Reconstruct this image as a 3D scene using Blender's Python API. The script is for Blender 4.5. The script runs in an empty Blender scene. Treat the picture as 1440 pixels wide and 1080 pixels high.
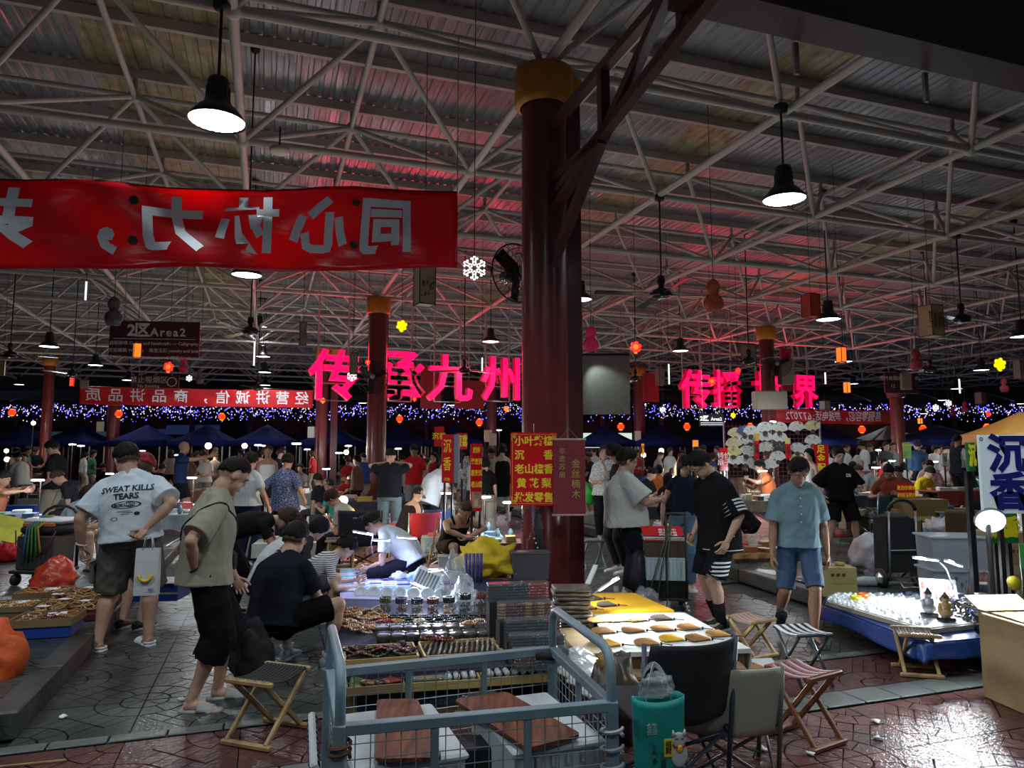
import bpy,bmesh,math,random
import numpy as np
from math import pi,sin,cos,radians as R,sqrt,atan2
from mathutils import Vector,Matrix,Euler,noise
random.seed(7)
SC=bpy.context.scene
COL=SC.collection
# ------------------------------------------------------------ camera, world, exposure
F=1000.0;CH=1.65;PT=math.atan(0.1)
cd=bpy.data.cameras.new('camera');cam=bpy.data.objects.new('camera',cd);COL.objects.link(cam)
cd.sensor_width=36;cd.lens=36*F/1440;cd.clip_end=400;cd.clip_start=.05
cam.location=(0,0,CH);cam.rotation_euler=(pi/2+PT,0,0);SC.camera=cam
w=bpy.data.worlds.new('night');SC.world=w;w.use_nodes=True
w.node_tree.nodes['Background'].inputs[0].default_value=(.55,.68,.9,1)
w.node_tree.nodes['Background'].inputs[1].default_value=.06
SC.view_settings.view_transform='Standard';SC.view_settings.look='None'
SC.view_settings.gamma=1;SC.view_settings.use_curve_mapping=False
SC.view_settings.exposure=-0.12
try:
 SC.cycles.max_bounces=6;SC.cycles.diffuse_bounces=3;SC.cycles.glossy_bounces=3
 SC.cycles.transparent_max_bounces=12;SC.cycles.transmission_bounces=4
 SC.cycles.use_denoising=True;SC.cycles.sample_clamp_indirect=4
 SC.cycles.caustics_reflective=False;SC.cycles.caustics_refractive=False
except Exception:pass
def light(kind,loc,power,color=(1,1,1),size=.1,to=None,spot=120,blend=.4,name=None):
 l=bpy.data.lights.new(name or kind.lower()+'_light',kind);l.energy=power;l.color=color
 if kind=='AREA':l.size=size
 else:l.shadow_soft_size=size
 if kind=='SPOT':l.spot_size=R(spot);l.spot_blend=blend
 o=bpy.data.objects.new(l.name,l);COL.objects.link(o);o.location=loc
 d=Vector(to)-Vector(loc)if to is not None else Vector((0,0,-1))
 o.rotation_euler=d.to_track_quat('-Z','Y').to_euler()
 return o
 # ------------------------------------------------------------ placing by sight line
def ray(px,py):
 a=(px-720)/F;b=(540-py)/F;c,s=cos(PT),sin(PT)
 return Vector((a,c-b*s,s+b*c))
def at(px,py,Y):
 r=ray(px,py);return Vector((0,0,CH))+r*(Y/r.y)
def onz(px,py,z=0.0):
 r=ray(px,py);return Vector((0,0,CH))+r*((z-CH)/r.z)
 # hall grid: column at GC, steps along VV (to the right and away) and UU (away)
GC=Vector((.41,8.7,0));VV=Vector((.9455,.3256,0));UU=Vector((-.3256,.9455,0));GA=atan2(.3256,.9455)
def g(v,u,z=0.0):return GC+VV*v+UU*u+Vector((0,0,z))
def vu(p):d=Vector((p[0],p[1],0))-GC;return d.dot(VV),d.dot(UU)
# ------------------------------------------------------------ materials
MATS={}
def M(name,col=(.5,.5,.5),rough=.6,metal=0.,em=None,es=1.,bump=0.,bs=20.,var=0.,vs=6.,alpha=1.,trans=0.,spec=.5,tex=None,sheen=0,bstretch=(1,1,1),col2=None,coat=0.,sss=0.):
 if name in MATS:return MATS[name]
 m=bpy.data.materials.new(name);m.use_nodes=True;MATS[name]=m
 nt=m.node_tree;N=nt.nodes;L=nt.links;b=N['Principled BSDF']
 b.inputs['Base Color'].default_value=(*col,1);b.inputs['Roughness'].default_value=rough
 b.inputs['Metallic'].default_value=metal;b.inputs['Specular IOR Level'].default_value=spec
 if coat:b.inputs['Coat Weight'].default_value=coat;b.inputs['Coat Roughness'].default_value=.15
 if em:b.inputs['Emission Color'].default_value=(*em,1);b.inputs['Emission Strength'].default_value=es
 if alpha<1:b.inputs['Alpha'].default_value=alpha
 if trans:b.inputs['Transmission Weight'].default_value=trans
 if sheen:b.inputs['Sheen Weight'].default_value=sheen
 tc=N.new('ShaderNodeTexCoord')
 if var or col2:
  n=N.new('ShaderNodeTexNoise');n.inputs['Scale'].default_value=vs;n.inputs['Detail'].default_value=5
  L.new(tc.outputs['Object'],n.inputs['Vector'])
  mx=N.new('ShaderNodeMix');mx.data_type='RGBA'
  c2=col2 or tuple(min(1,c*(1+var))for c in col);c1=col if col2 else tuple(c*(1-var)for c in col)
  mx.inputs[6].default_value=(*c1,1);mx.inputs[7].default_value=(*c2,1)
  cr=N.new('ShaderNodeMapRange');cr.inputs[1].default_value=.35;cr.inputs[2].default_value=.65
  L.new(n.outputs[0],cr.inputs[0]);L.new(cr.outputs[0],mx.inputs[0]);L.new(mx.outputs[2],b.inputs['Base Color'])
 if bump:
  n2=N.new('ShaderNodeTexNoise');n2.inputs['Scale'].default_value=bs;n2.inputs['Detail'].default_value=4
  mp=N.new('ShaderNodeMapping');mp.inputs['Scale'].default_value=bstretch
  L.new(tc.outputs['Object'],mp.inputs[0]);L.new(mp.outputs[0],n2.inputs['Vector'])
  bp=N.new('ShaderNodeBump');bp.inputs['Strength'].default_value=min(1,bump);bp.inputs['Distance'].default_value=.02
  L.new(n2.outputs[0],bp.inputs['Height']);L.new(bp.outputs[0],b.inputs['Normal'])
 if tex:tex(nt,b,tc)
 return m
def emit(name,col,s):return M(name,col,.5,em=col,es=s)
# ------------------------------------------------------------ mesh collector
def frame_to(d):
 d=Vector(d).normalized();a=Vector((0,0,1))if abs(d.z)<.9 else Vector((1,0,0))
 x=a.cross(d).normalized();y=d.cross(x);return x,y,d
class MB:
 def __init__(s):s.v=[];s.f=[];s.mi=[];s.k=0
 def add(s,vs,fs,T=None):
  o=len(s.v)
  s.v+=[tuple(T@Vector(p))for p in vs]if T else[tuple(p)for p in vs]
  s.f+=[tuple(i+o for i in f)for f in fs];s.mi+=[s.k]*len(fs);return s
 def mat(s,k):s.k=k;return s
 def box(s,c,d,rot=None,T=None,taper=1.):
  x,y,z=d[0]/2,d[1]/2,d[2]/2;t=taper
  vs=[(-x,-y,-z),(x,-y,-z),(x,y,-z),(-x,y,-z),(-x*t,-y*t,z),(x*t,-y*t,z),(x*t,y*t,z),(-x*t,y*t,z)]
  A=Matrix.Translation(c)
  if rot is not None:A=A@(Euler(rot).to_matrix().to_4x4()if not isinstance(rot,Matrix)else rot.to_4x4())
  if T:A=T@A
  return s.add(vs,[(3,2,1,0),(4,5,6,7),(0,1,5,4),(1,2,6,5),(2,3,7,6),(3,0,4,7)],A)
 def bbox(s,c,d,b=.01,rot=None,T=None):
  x,y,z=d[0]/2,d[1]/2,d[2]/2;b=min(b,x*.9,y*.9,z*.9);vs=[];fs=[]
  for zz,i in((-z,b),(-z+b,0),(z-b,0),(z,b)):
   X,Y=x-i,y-i;q=b
   vs+=[(-X+q,-Y,zz),(X-q,-Y,zz),(X,-Y+q,zz),(X,Y-q,zz),(X-q,Y,zz),(-X+q,Y,zz),(-X,Y-q,zz),(-X,-Y+q,zz)]
  for k in range(3):
   for i in range(8):j=(i+1)%8;fs.append((k*8+i,k*8+j,k*8+8+j,k*8+8+i))
  fs.append(tuple(range(7,-1,-1)));fs.append(tuple(range(24,32)))
  A=Matrix.Translation(c)
  if rot is not None:A=A@Euler(rot).to_matrix().to_4x4()
  if T:A=T@A
  return s.add(vs,fs,A)
 def cyl(s,a,b,r,r2=None,n=10,cap=True):
  a,b=Vector(a),Vector(b);r2=r if r2 is None else r2;x,y,_=frame_to(b-a);vs=[]
  for p,q in((a,r),(b,r2)):
   for i in range(n):t=2*pi*i/n;vs.append(p+x*(q*cos(t))+y*(q*sin(t)))
  fs=[(i,(i+1)%n,n+(i+1)%n,n+i)for i in range(n)]
  if cap:fs+=[tuple(range(n-1,-1,-1)),tuple(range(n,2*n))]
  return s.add(vs,fs)
 def tube(s,pts,r,n=6,closed=False,cap=True):
  pts=[Vector(p)for p in pts];m=len(pts);vs=[];fs=[]
  rr=r if isinstance(r,(list,tuple))else[r]*m;px=None
  for k,p in enumerate(pts):
   if closed:d=pts[(k+1)%m]-pts[k-1]
   else:d=pts[min(k+1,m-1)]-pts[max(k-1,0)]
   if d.length<1e-9:d=Vector((0,0,1))
   d.normalize()
   if px is None:x,y,_=frame_to(d)
   else:
    x=px-d*px.dot(d)
    if x.length<1e-6:x,y,_=frame_to(d)
    x.normalize();y=d.cross(x)
   px=x
   for i in range(n):t=2*pi*i/n;vs.append(p+(x*cos(t)+y*sin(t))*rr[k])
  for k in range(m if closed else m-1):
   a,b=k*n,((k+1)%m)*n
   for i in range(n):j=(i+1)%n;fs.append((a+i,a+j,b+j,b+i))
  if not closed and cap:fs+=[tuple(range(n-1,-1,-1)),tuple(range((m-1)*n,m*n))]
  return s.add(vs,fs)
 def sph(s,c,r,n=8,m=6,T=None):
  r=(r,r,r)if not isinstance(r,(tuple,list,Vector))else r;vs=[(0,0,r[2])];fs=[]
  for j in range(1,m):
   a=pi*j/m
   for i in range(n):t=2*pi*i/n;vs.append((r[0]*sin(a)*cos(t),r[1]*sin(a)*sin(t),r[2]*cos(a)))
  vs.append((0,0,-r[2]));e=len(vs)-1
  for i in range(n):fs.append((0,1+i,1+(i+1)%n));fs.append((e,1+(m-2)*n+(i+1)%n,1+(m-2)*n+i))
  for j in range(m-2):
   for i in range(n):a=1+j*n;k=(i+1)%n;fs.append((a+i,a+n+i,a+n+k,a+k))
  A=Matrix.Translation(c);A=A@T if T else A
  return s.add(vs,fs,A)
 def lathe(s,prof,c=(0,0,0),n=16,T=None,cap=False):
  vs=[];fs=[];m=len(prof)
  for r,z in prof:
   for i in range(n):t=2*pi*i/n;vs.append((r*cos(t),r*sin(t),z))
  for k in range(m-1):
   for i in range(n):j=(i+1)%n;fs.append((k*n+i,k*n+j,k*n+n+j,k*n+n+i))
  if cap:fs+=[tuple(range(n-1,-1,-1)),tuple(range((m-1)*n,m*n))]
  A=Matrix.Translation(c);A=A@T if T else A
  return s.add(vs,fs,A)
 def prism(s,poly,z0,z1,T=None):
  n=len(poly);vs=[(x,y,z0)for x,y in poly]+[(x,y,z1)for x,y in poly]
  fs=[(i,(i+1)%n,n+(i+1)%n,n+i)for i in range(n)]+[tuple(range(n-1,-1,-1)),tuple(range(n,2*n))]
  return s.add(vs,fs,T)
 def grid(s,fn,nu,nv,T=None):
  vs=[fn(i/nu,j/nv)for j in range(nv+1)for i in range(nu+1)]
  fs=[(j*(nu+1)+i,j*(nu+1)+i+1,(j+1)*(nu+1)+i+1,(j+1)*(nu+1)+i)for j in range(nv)for i in range(nu)]
  return s.add(vs,fs,T)
 def sheet(s,fn,nu,nv,th=.004):
  P=np.array([fn(i/nu,j/nv)for j in range(nv+1)for i in range(nu+1)],float).reshape(nv+1,nu+1,3)
  du=np.gradient(P,axis=1);dv=np.gradient(P,axis=0);nn=np.cross(du,dv);nn/=np.linalg.norm(nn,axis=2,keepdims=True)+1e-9
  a=(P+nn*th/2).reshape(-1,3);b=(P-nn*th/2).reshape(-1,3);W=nu+1;o=len(a)
  fs=[]
  for j in range(nv):
   for i in range(nu):
    q=(j*W+i,j*W+i+1,(j+1)*W+i+1,(j+1)*W+i);fs.append(q);fs.append(tuple(k+o for k in reversed(q)))
  rim=[j*W for j in range(nv)]+[nv*W+i for i in range(nu)]+[j*W+nu for j in range(nv,0,-1)]+[i for i in range(nu,0,-1)]
  for k in range(len(rim)):p,q=rim[k],rim[(k+1)%len(rim)];fs.append((p,q,q+o,p+o))
  return s.add(np.vstack([a,b]).tolist(),fs)
 def mesh(s,name,mats,smooth=False):
  me=bpy.data.meshes.new(name);me.from_pydata(s.v,[],s.f)
  for m in(mats if isinstance(mats,(list,tuple))else[mats]):me.materials.append(m)
  if any(s.mi):me.polygons.foreach_set('material_index',s.mi)
  if smooth:me.polygons.foreach_set('use_smooth',[True]*len(me.polygons))
  me.update();return me
 def obj(s,name,mats,parent=None,smooth=False,**k):
  return link(name,s.mesh(name,mats,smooth),parent,**k)
def link(name,me,parent=None,**k):
 o=bpy.data.objects.new(name,me);COL.objects.link(o)
 if parent is not None:o.parent=parent
 for a,b in k.items():
  if a in('location','rotation_euler','scale'):setattr(o,a,b)
  else:o[a]=b
 return o
def E(name,loc=(0,0,0),rz=0,label=None,cat=None,group=None,kind=None,rot=None):
 o=bpy.data.objects.new(name,None);COL.objects.link(o);o.location=loc;o.rotation_euler=rot or(0,0,rz)
 o.empty_display_size=.1;return tag(o,label,cat,group,kind)
def tag(o,label=None,cat=None,group=None,kind=None):
 if label:o['label']=label
 if cat:o['category']=cat
 if group:o['group']=group
 if kind:o['kind']=kind
 return o
def kids(o):return[c for c in o.children]
def dup(o,loc,rz=None,label=None,parent=None,scale=None,group=None,rot=None):
 r=o.copy();COL.objects.link(r)
 if loc is not None:r.location=loc
 if rz is not None:r.rotation_euler=(0,0,rz)
 if rot is not None:r.rotation_euler=rot
 if scale is not None:r.scale=scale if not isinstance(scale,(int,float))else(scale,)*3
 if label:r['label']=label
 if group:r['group']=group
 if parent is not None:r.parent=parent
 for c in list(o.children):
  d=c.copy();COL.objects.link(d);d.parent=r
  for e in list(c.children):f_=e.copy();COL.objects.link(f_);f_.parent=d
 return r
TS_=bpy.data.scenes.new('workbench')
def tmp_dg():
 vl=TS_.view_layers[0];vl.update();return vl.depsgraph
 # ------------------------------------------------------------ lettering (bundled font)
def text_mesh(body,size,ext=.002,off=0.,align='CENTER',sp=1.,line=1.):
 cu=bpy.data.curves.new('lettering','FONT');cu.body=body;cu.size=size;cu.extrude=ext;cu.offset=off
 cu.align_x=align;cu.align_y='CENTER';cu.space_character=sp;cu.space_line=line;cu.resolution_u=2
 o=bpy.data.objects.new('t',cu);TS_.collection.objects.link(o)
 me=bpy.data.meshes.new_from_object(o.evaluated_get(tmp_dg()))
 bpy.data.objects.remove(o);bpy.data.curves.remove(cu);return me
def lettering(body,size,m,parent,loc,rot=(pi/2,0,0),ext=.002,off=0.,mirror=False,align='CENTER',sx=1.,sp=1.,line=1.,name='lettering',label=None):
 me=text_mesh(body,size,ext,off,align,sp,line);me.materials.clear();me.materials.append(m)
 o=link(name,me,parent);o.location=loc;o.rotation_euler=rot;o.scale=((-sx if mirror else sx),1,1)
 if mirror:
  me.transform(Matrix.Scale(-sx,4,(1,0,0)));me.flip_normals();o.scale=(1,1,1)
 if label:o['label']=label
 return o
 # ------------------------------------------------------------ common materials
def corr(nt,b,tc):
 N,L=nt.nodes,nt.links
 n=N.new('ShaderNodeTexNoise');n.inputs['Scale'].default_value=1;n.inputs['Detail'].default_value=6
 mp=N.new('ShaderNodeMapping');mp.inputs['Scale'].default_value=(14,.6,1);mp.inputs['Rotation'].default_value=(0,0,0)
 L.new(tc.outputs['Object'],mp.inputs[0]);L.new(mp.outputs[0],n.inputs['Vector'])
 r=N.new('ShaderNodeMapRange');r.inputs[1].default_value=.3;r.inputs[2].default_value=.7;r.inputs[3].default_value=.2;r.inputs[4].default_value=.5
 L.new(n.outputs[0],r.inputs[0]);L.new(r.outputs[0],b.inputs['Roughness'])
 bp=N.new('ShaderNodeBump');bp.inputs['Strength'].default_value=.25;bp.inputs['Distance'].default_value=.03
 L.new(n.outputs[0],bp.inputs['Height']);L.new(bp.outputs[0],b.inputs['Normal'])
m_roof=M('roof sheet grey',(.30,.33,.36),.4,.35,tex=corr)
m_roofy=M('roof sheet yellowed',(.50,.46,.30),.4,.1,col2=(.27,.24,.14),vs=3,bump=.3,bs=12)
m_tube=M('white painted steel',(.56,.55,.51),.5,var=.12,vs=2)
m_tubed=M('dusty steel',(.36,.33,.28),.6,var=.2,vs=3)
m_maroon=M('maroon paint',(.085,.012,.016),.35,var=.25,vs=1.5,coat=.2)
m_col=M('red column paint',(.15,.018,.018),.32,var=.2,vs=2,coat=.25)
m_gold=M('yellow paint',(.62,.24,.015),.5,var=.12)
m_black=M('black',(.012,.012,.013),.5)
m_blackg=M('black gloss',(.01,.01,.011),.25)
m_blackc=M('black cloth',(.012,.012,.014),.85,bump=.3,bs=60)
m_lamp=emit('lamp glow',(.82,.93,1.),9)
m_tile=M('grey paving',(.080,.092,.082),.28,col2=(.036,.043,.039),vs=1.7,bump=.35,bs=45)
m_tiler=M('red paving',(.125,.048,.042),.26,col2=(.06,.03,.028),vs=1.9,bump=.35,bs=45)
m_tiles=M('pale edging stone',(.15,.16,.15),.4,col2=(.08,.09,.085),vs=2,bump=.3,bs=40)
m_joint=M('paving joint',(.03,.03,.03),.7,bump=.3)
m_kerb=M('kerb stone',(.07,.075,.072),.5,col2=(.03,.033,.03),vs=3,bump=.4,bs=30)
m_wall=M('dark facade',(.03,.022,.025),.8,var=.4,vs=.5)
m_red=M('red cloth',(.62,.015,.02),.38,var=.1,vs=1)
m_white=M('white',(.75,.77,.78),.5)
m_yel=M('yellow print',(.85,.62,.04),.5)
m_bluet=M('blue canopy',(.006,.010,.065),.9,var=.3,vs=1,spec=.1)
# ------------------------------------------------------------ roof: a double layer grid of tubes
HB,HT,SV,SU=6.6,7.9,3.73,3.53
ceiling=E('ceiling',kind='structure');ceiling['label']='white tubular space frame under a corrugated metal roof'
def screen(p):
 y,z=p[1],p[2]-CH;d=y*cos(PT)+z*sin(PT);v=z*cos(PT)-y*sin(PT)
 if d<.3:return None
 return 720+F*p[0]/d,540-F*v/d,d
def near_view(a,b):
 best=None
 for t in(0,.25,.5,.75,1):
  q=screen(a.lerp(b,t))
  if q and-380<q[0]<1820 and-300<q[1]<1100:best=min(best or 1e9,q[2])
 return best
ucyl=MB().cyl((0,0,0),(0,0,1),1,n=8).mesh('frame_tube',m_tube,True)
ucyl2=MB().cyl((0,0,0),(0,0,1),1,n=8).mesh('frame_brace',m_tubed,True)
tubes=[]
I0,I1,J0,J1=-12,13,-1,13
def bn(i,j):return g(i*SV,j*SU,HB)
def tn(i,j):return g((i+.5)*SV,(j+.5)*SU,HT)
rnd=random.Random(3)
for i in range(I0,I1):
 for j in range(J0,J1):
  b=bn(i,j);t=tn(i,j)
  tubes.append((b,bn(i+1,j),.062));tubes.append((b,bn(i,j+1),.062))
  tubes.append((t,tn(i+1,j),.05));tubes.append((t,tn(i,j+1),.05))
  tubes.append((b,t,.045));tubes.append((bn(i+1,j),t,.045));tubes.append((bn(i,j+1),t,.045));tubes.append((bn(i+1,j+1),t,.045))
  tubes.append((t,t+Vector((0,0,.32)),.04))
lst=[]
for a,b,r in tubes:
 d=near_view(a,b)
 if d is not None:lst.append((d,a,b,r))
lst.sort(key=lambda q:q[0])
far=MB()
for k,(d,a,b,r)in enumerate(lst):
 if k<290:
  v=b-a;o=link('frame_tube',ucyl if r!=.04 else ucyl2,ceiling);o.location=a;o.rotation_euler=v.to_track_quat('Z','Y').to_euler();o.scale=(r,r,v.length)
 else:far.cyl(a,b,r,n=5,cap=False)
far.obj('frame_tubes',m_tube,ceiling,True,kind='stuff')
nb=MB().sph((0,0,0),.11,10,8).mesh('node_ball',m_tube,True);fb=MB();cnt=0
nn=[]
for i in range(I0,I1+1):
 for j in range(J0,J1+1):
  for p in(bn(i,j),tn(i,j)):
   q=screen(p)
   if q and-300<q[0]<1740 and-250<q[1]<900:nn.append((q[2],p))
nn.sort(key=lambda q:q[0])
for k,(d,p)in enumerate(nn):
 if k<110:link('node_ball',nb,ceiling,location=p)
 else:fb.sph(p,.1,5,4)
fb.obj('node_balls',m_tube,ceiling,True,kind='stuff')
# purlins across, roof sheets along
vlen=(I1-I0+1)*SV
for k in range(-3,2*(J1)+3):
 u=k*SU/2
 o=MB().box((0,0,0),(vlen,.09,.17)).obj('purlin',m_tube,ceiling);o.location=g((I0+I1)/2*SV,u,HT+.4);o.rotation_euler=(0,0,GA)
SW=1.24;u0,u1=-5.5,J1*SU+4
prof=[]
for k in range(6):
 x=k*SW/6
 prof+=[(x,0),(x+.07,0),(x+.09,.022),(x+.15,.022),(x+.17,0)]
prof.append((SW,0))
sm=MB();vs=[];
for x,z in prof:vs+=[(x,u0,z),(x,u1,z)]
for x,z in prof:vs+=[(x,u0,z+.01),(x,u1,z+.01)]
np_=len(prof);fs=[(2*k,2*k+1,2*k+3,2*k+2)for k in range(np_-1)];fs+=[tuple(2*np_+a for a in reversed(f))for f in fs]
sm.add(vs,fs);msg=sm.mesh('roof_sheet',m_roof);sm2=MB();sm2.add(vs,fs);msy=sm2.mesh('roof_sheet',m_roofy)
k=0;x=I0*SV
while x<I1*SV+SV:
 yel=(x+6.9)%10.6<2.2
 link('roof_sheet',msy if yel else msg,ceiling,location=g(x,0,HT+.5),rotation_euler=(0,0,GA));x+=SW
 # small round smoke detector and a thin cable
dtr=E('ceiling_detector',at(393,212,9.6),0,'white round disc fitted under the roof tube left of the red roof glow','detector')
MB().lathe([(0,.03),(.13,.03),(.14,0),(.12,-.03),(0,-.035)],n=20).obj('disc',m_tube,dtr,True)
MB().cyl((0,0,.03),(0,0,.35),.012,n=6).obj('bracket',m_black,dtr)
# ------------------------------------------------------------ paving
ground=E('floor',kind='structure');ground['label']='stamped grey and red paving of the market aisles'
MB().box((0,24,-.06),(110,78,.1)).obj('ground_slab',m_tile,ground)
TS=.62
def arc_tile(seed,m):
 mb=MB();gap=.0055;rn=random.Random(seed)
 rad=[0,.18,.34,.5*TS/TS*.5+0.0,.60];rad=[0,.17,.31,.46,TS]
 corner=[(0,0),(TS,TS)]
 def piece(poly):
  cx=sum(p[0]for p in poly)/len(poly);cy=sum(p[1]for p in poly)/len(poly);q=[]
  for x,y in poly:
   d=sqrt((x-cx)**2+(y-cy)**2)+1e-6;s=max(.2,1-gap/d*1.2);q.append((cx+(x-cx)*s-TS/2,cy+(y-cy)*s-TS/2))
  mb.prism(q,0,.012+rn.uniform(-.0008,.0008))
 for(cx,cy),sgn in zip(corner,(1,-1)):
  for k,(r0,r1)in enumerate(((0,.15),(.15,.30))):
   n=(2,3)[k];offs=rn.uniform(0,.0)
   for a in range(n):
    t0,t1=pi/2*a/n,pi/2*(a+1)/n;ps=[]
    for q in range(4):t=t0+(t1-t0)*q/3;ps.append((cx+sgn*r1*cos(t),cy+sgn*r1*sin(t)))
    for q in range(3,-1,-1):
     t=t0+(t1-t0)*q/3
     if r0>0:ps.append((cx+sgn*r0*cos(t),cy+sgn*r0*sin(t)))
    if r0==0:ps.append((cx,cy))
    piece(ps)
    # band between the two quarter discs, split in cells
 def arc(c,s,r,t):return(c[0]+s*r*cos(t),c[1]+s*r*sin(t))
 n=5
 A=[arc((0,0),1,.30,pi/2*k/n)for k in range(n+1)];B=[arc((TS,TS),-1,.30,pi/2-pi/2*k/n)for k in range(n+1)]
 A=[(TS,0)]+A[0:]+[(0,TS)];B2=[(TS,0)]+B+[(0,TS)]
 for k in range(len(A)-1):
  q=[A[k],A[k+1],B2[k+1],B2[k]]
  qq=[]
  for p in q:
   if not qq or(abs(p[0]-qq[-1][0])+abs(p[1]-qq[-1][1]))>1e-4:qq.append(p)
  if len(qq)>2 and(abs(qq[0][0]-qq[-1][0])+abs(qq[0][1]-qq[-1][1]))<1e-4:qq.pop()
  if len(qq)>2:
   if len(qq)==4:
    mid=lambda a,b:((a[0]+b[0])/2,(a[1]+b[1])/2)
    a,b=mid(qq[0],qq[3]),mid(qq[1],qq[2]);piece([qq[0],qq[1],b,a]);piece([a,b,qq[2],qq[3]])
   else:piece(qq)
 return mb.mesh('paving_tile',m)
tmesh=[[arc_tile(s,m)for s in range(2)]for m in(m_tile,m_tiler)]
edge=MB()
for dx in(-.155,.155):edge.bbox((dx,0,.006),(.3,.235,.013),.004)
edge=edge.mesh('edging_tile',m_tiles)
edge2=MB()
for dx in(-.155,.155):edge2.bbox((dx,0,.006),(.3,.1,.013),.004)
edge2=edge2.mesh('edging_tile',m_tiles)
def l1(u):return 3.1+(u-3)*.115 if u<3 else 3.1+(u-3)*.03
VL=-4.62
tl=[]
# rows of tiles, going away from the edging lines
rows=[(-3.28+.06+TS*(k+.5),0)for k in range(0,26)]+[(-3.34-TS/2,1)]+[(-4.24-TS*(k+.5),1)for k in range(0,4)]
for(u,red)in rows:
 k=-22
 while k<26:
  v=k*TS+.1;k+=1
  if v<VL+TS/2 and u>-3.3:continue
  if v>l1(u)-TS/2+.15 and u>-3.3:continue
  p=g(v,u);q=screen(p)
  if not q or q[0]<-160 or q[0]>1600 or q[1]>1230:continue
  tl.append((q[2],p,red,v,u))
tl.sort(key=lambda q:q[0]);rest=MB()
for k,(d,p,red,v,u)in enumerate(tl):
 i=int(round(v/TS))*7+int(round(u/TS))*13;rz=GA+(0,pi/2)[(i//3+i)%2]
 if k<280:link('paving_tile',tmesh[red][i%2],ground,location=p,rotation_euler=(0,0,rz))
 else:rest.bbox(p+Vector((0,0,.006)),(TS-.012,TS-.012,.012),.003,rot=(0,0,GA))
rest.obj('paving_tiles',m_tile,ground,kind='stuff')
for u,me in((-3.25,edge2),(-4.08,edge)):
 for k in range(-16,14):
  p=g(k*TS,u);q=screen(p)
  if q and-200<q[0]<1640:link('edging_tile',me,ground,location=p,rotation_euler=(0,0,GA))
  # platforms
def platform(name,poly,h,label):
 root=E(name,kind='structure');root['label']=label
 MB().prism([tuple(g(v,u))[:2]for v,u in poly],0,h-.02).obj('platform_body',m_kerb,root)
 t=MB();n=0
 vs=[p[0]for p in poly];us=[p[1]for p in poly]
 def inside(v,u):
  c=False
  for k in range(len(poly)):
   (x1,y1),(x2,y2)=poly[k],poly[k-1]
   if(y1>u)!=(y2>u)and v<(x2-x1)*(u-y1)/(y2-y1)+x1:c=not c
  return c
 T=.62;far=MB();lst=[]
 for a in range(int(min(vs)/T)-1,int(max(vs)/T)+2):
  for b in range(int(min(us)/T)-1,int(max(us)/T)+2):
   v,u=a*T,b*T
   if not inside(v,u):continue
   p=g(v,u,h-.012);q=screen(p)
   if not q or q[0]<-150 or q[0]>1590 or q[1]>1150 or q[2]>26:continue
   lst.append((q[2],p,a*5+b*3))
 lst.sort(key=lambda q:q[0])
 for k,(d,p,i)in enumerate(lst):
  if k<150:link('paving_tile',tmesh[0][i%2],root,location=p,rotation_euler=(0,0,GA+(i%2)*pi/2))
  else:far.bbox(p+Vector((0,0,.006)),(T-.012,T-.012,.012),.003,rot=(0,0,GA))
 if far.v:far.obj('paving_tiles',m_tile,root,kind='stuff')
 # kerb stones around the border
 k=0
 for(a,b)in zip(poly,poly[1:]+poly[:1]):
  pa,pb=g(*a),g(*b);L_=(pb-pa).length;n=max(1,int(L_/.95));ang=atan2(pb.y-pa.y,pb.x-pa.x)
  for i in range(n):
   c=pa.lerp(pb,(i+.5)/n);q=screen(c)
   if not q or q[0]<-150 or q[0]>1600 or q[2]>28:continue
   MB().bbox((0,0,0),(L_/n-.012,.17,h-.004),.012).obj('kerb_stone',m_kerb,root,location=c+Vector((0,0,h/2+.004)),rotation_euler=(0,0,ang))
 return root
ZP=.17
platform('platform_left',[(VL,-3.1),(VL,40),(-40,40),(-40,-3.1)],ZP,'raised grey paved platform with kerb on the left')
platform('platform_right',[(l1(-3.2),-3.2),(20,-3.2),(40,40),(l1(40),40),(l1(8),8),(l1(3),3)],ZP,'raised grey paved platform with kerb on the right')
pr=[vu((7.0,10.6)),vu((26,8.5)),vu((40,46)),vu((5.0,46)),vu((6.3,20)),vu((6.9,15))]
platform('platform_back',[tuple(p)for p in pr],.34,'higher paved platform further back on the right')
# ------------------------------------------------------------ columns
def column(x,y,r,h,post,label,cap=None):
 t=E('hall_column',(x,y,0),GA,label,'column')
 MB().lathe([(r,0),(r,h-.34)],n=28).obj('shaft',m_col,t,True)
 MB().lathe([(r+.02,h-.36),(r+.07,h-.33),(r+.09,h-.30),(r+.09,h+.12),(0,h+.12)],n=28).obj('capital',cap or m_gold,t,True)
 if post:
  MB().box((post[0],post[1],(h-.2)/2),(.3,.3,h-.2)).obj('steel_post',m_maroon,t)
  MB().box((post[0],post[1],h-.05),(.34,.34,.3)).obj('post_cap',m_gold,t)
 return t
column(.41,8.7,.29,6.4,(.33,.1),'thick dark red round column with the yellow sandalwood sign hung on it')
column(-4.19,22.0,.29,6.4,(.2,.35),'red round column standing in front of the second glowing red character')
column(9.76,27.0,.27,6.4,(.3,.3),'red column standing in front of the red character group on the right')
column(-22.9,35.0,.24,6.4,None,'red round column beside the leftmost blue canopies')
column(-21.0,37.5,.3,4.6,None,'short red column behind the man in the white printed tee')
column(-8.7,32.5,.27,6.4,(.55,.1),'red column under the first glowing red character')
column(6.8,38.0,.3,6.2,None,'red round column below the grey projection screen corner')
column(-1.1,38.0,.26,6.2,None,'slim red column just left of the thick front column')
column(14.9,27.5,.24,4.2,None,'red column beside the green photo poster on the right',m_col)
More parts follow.
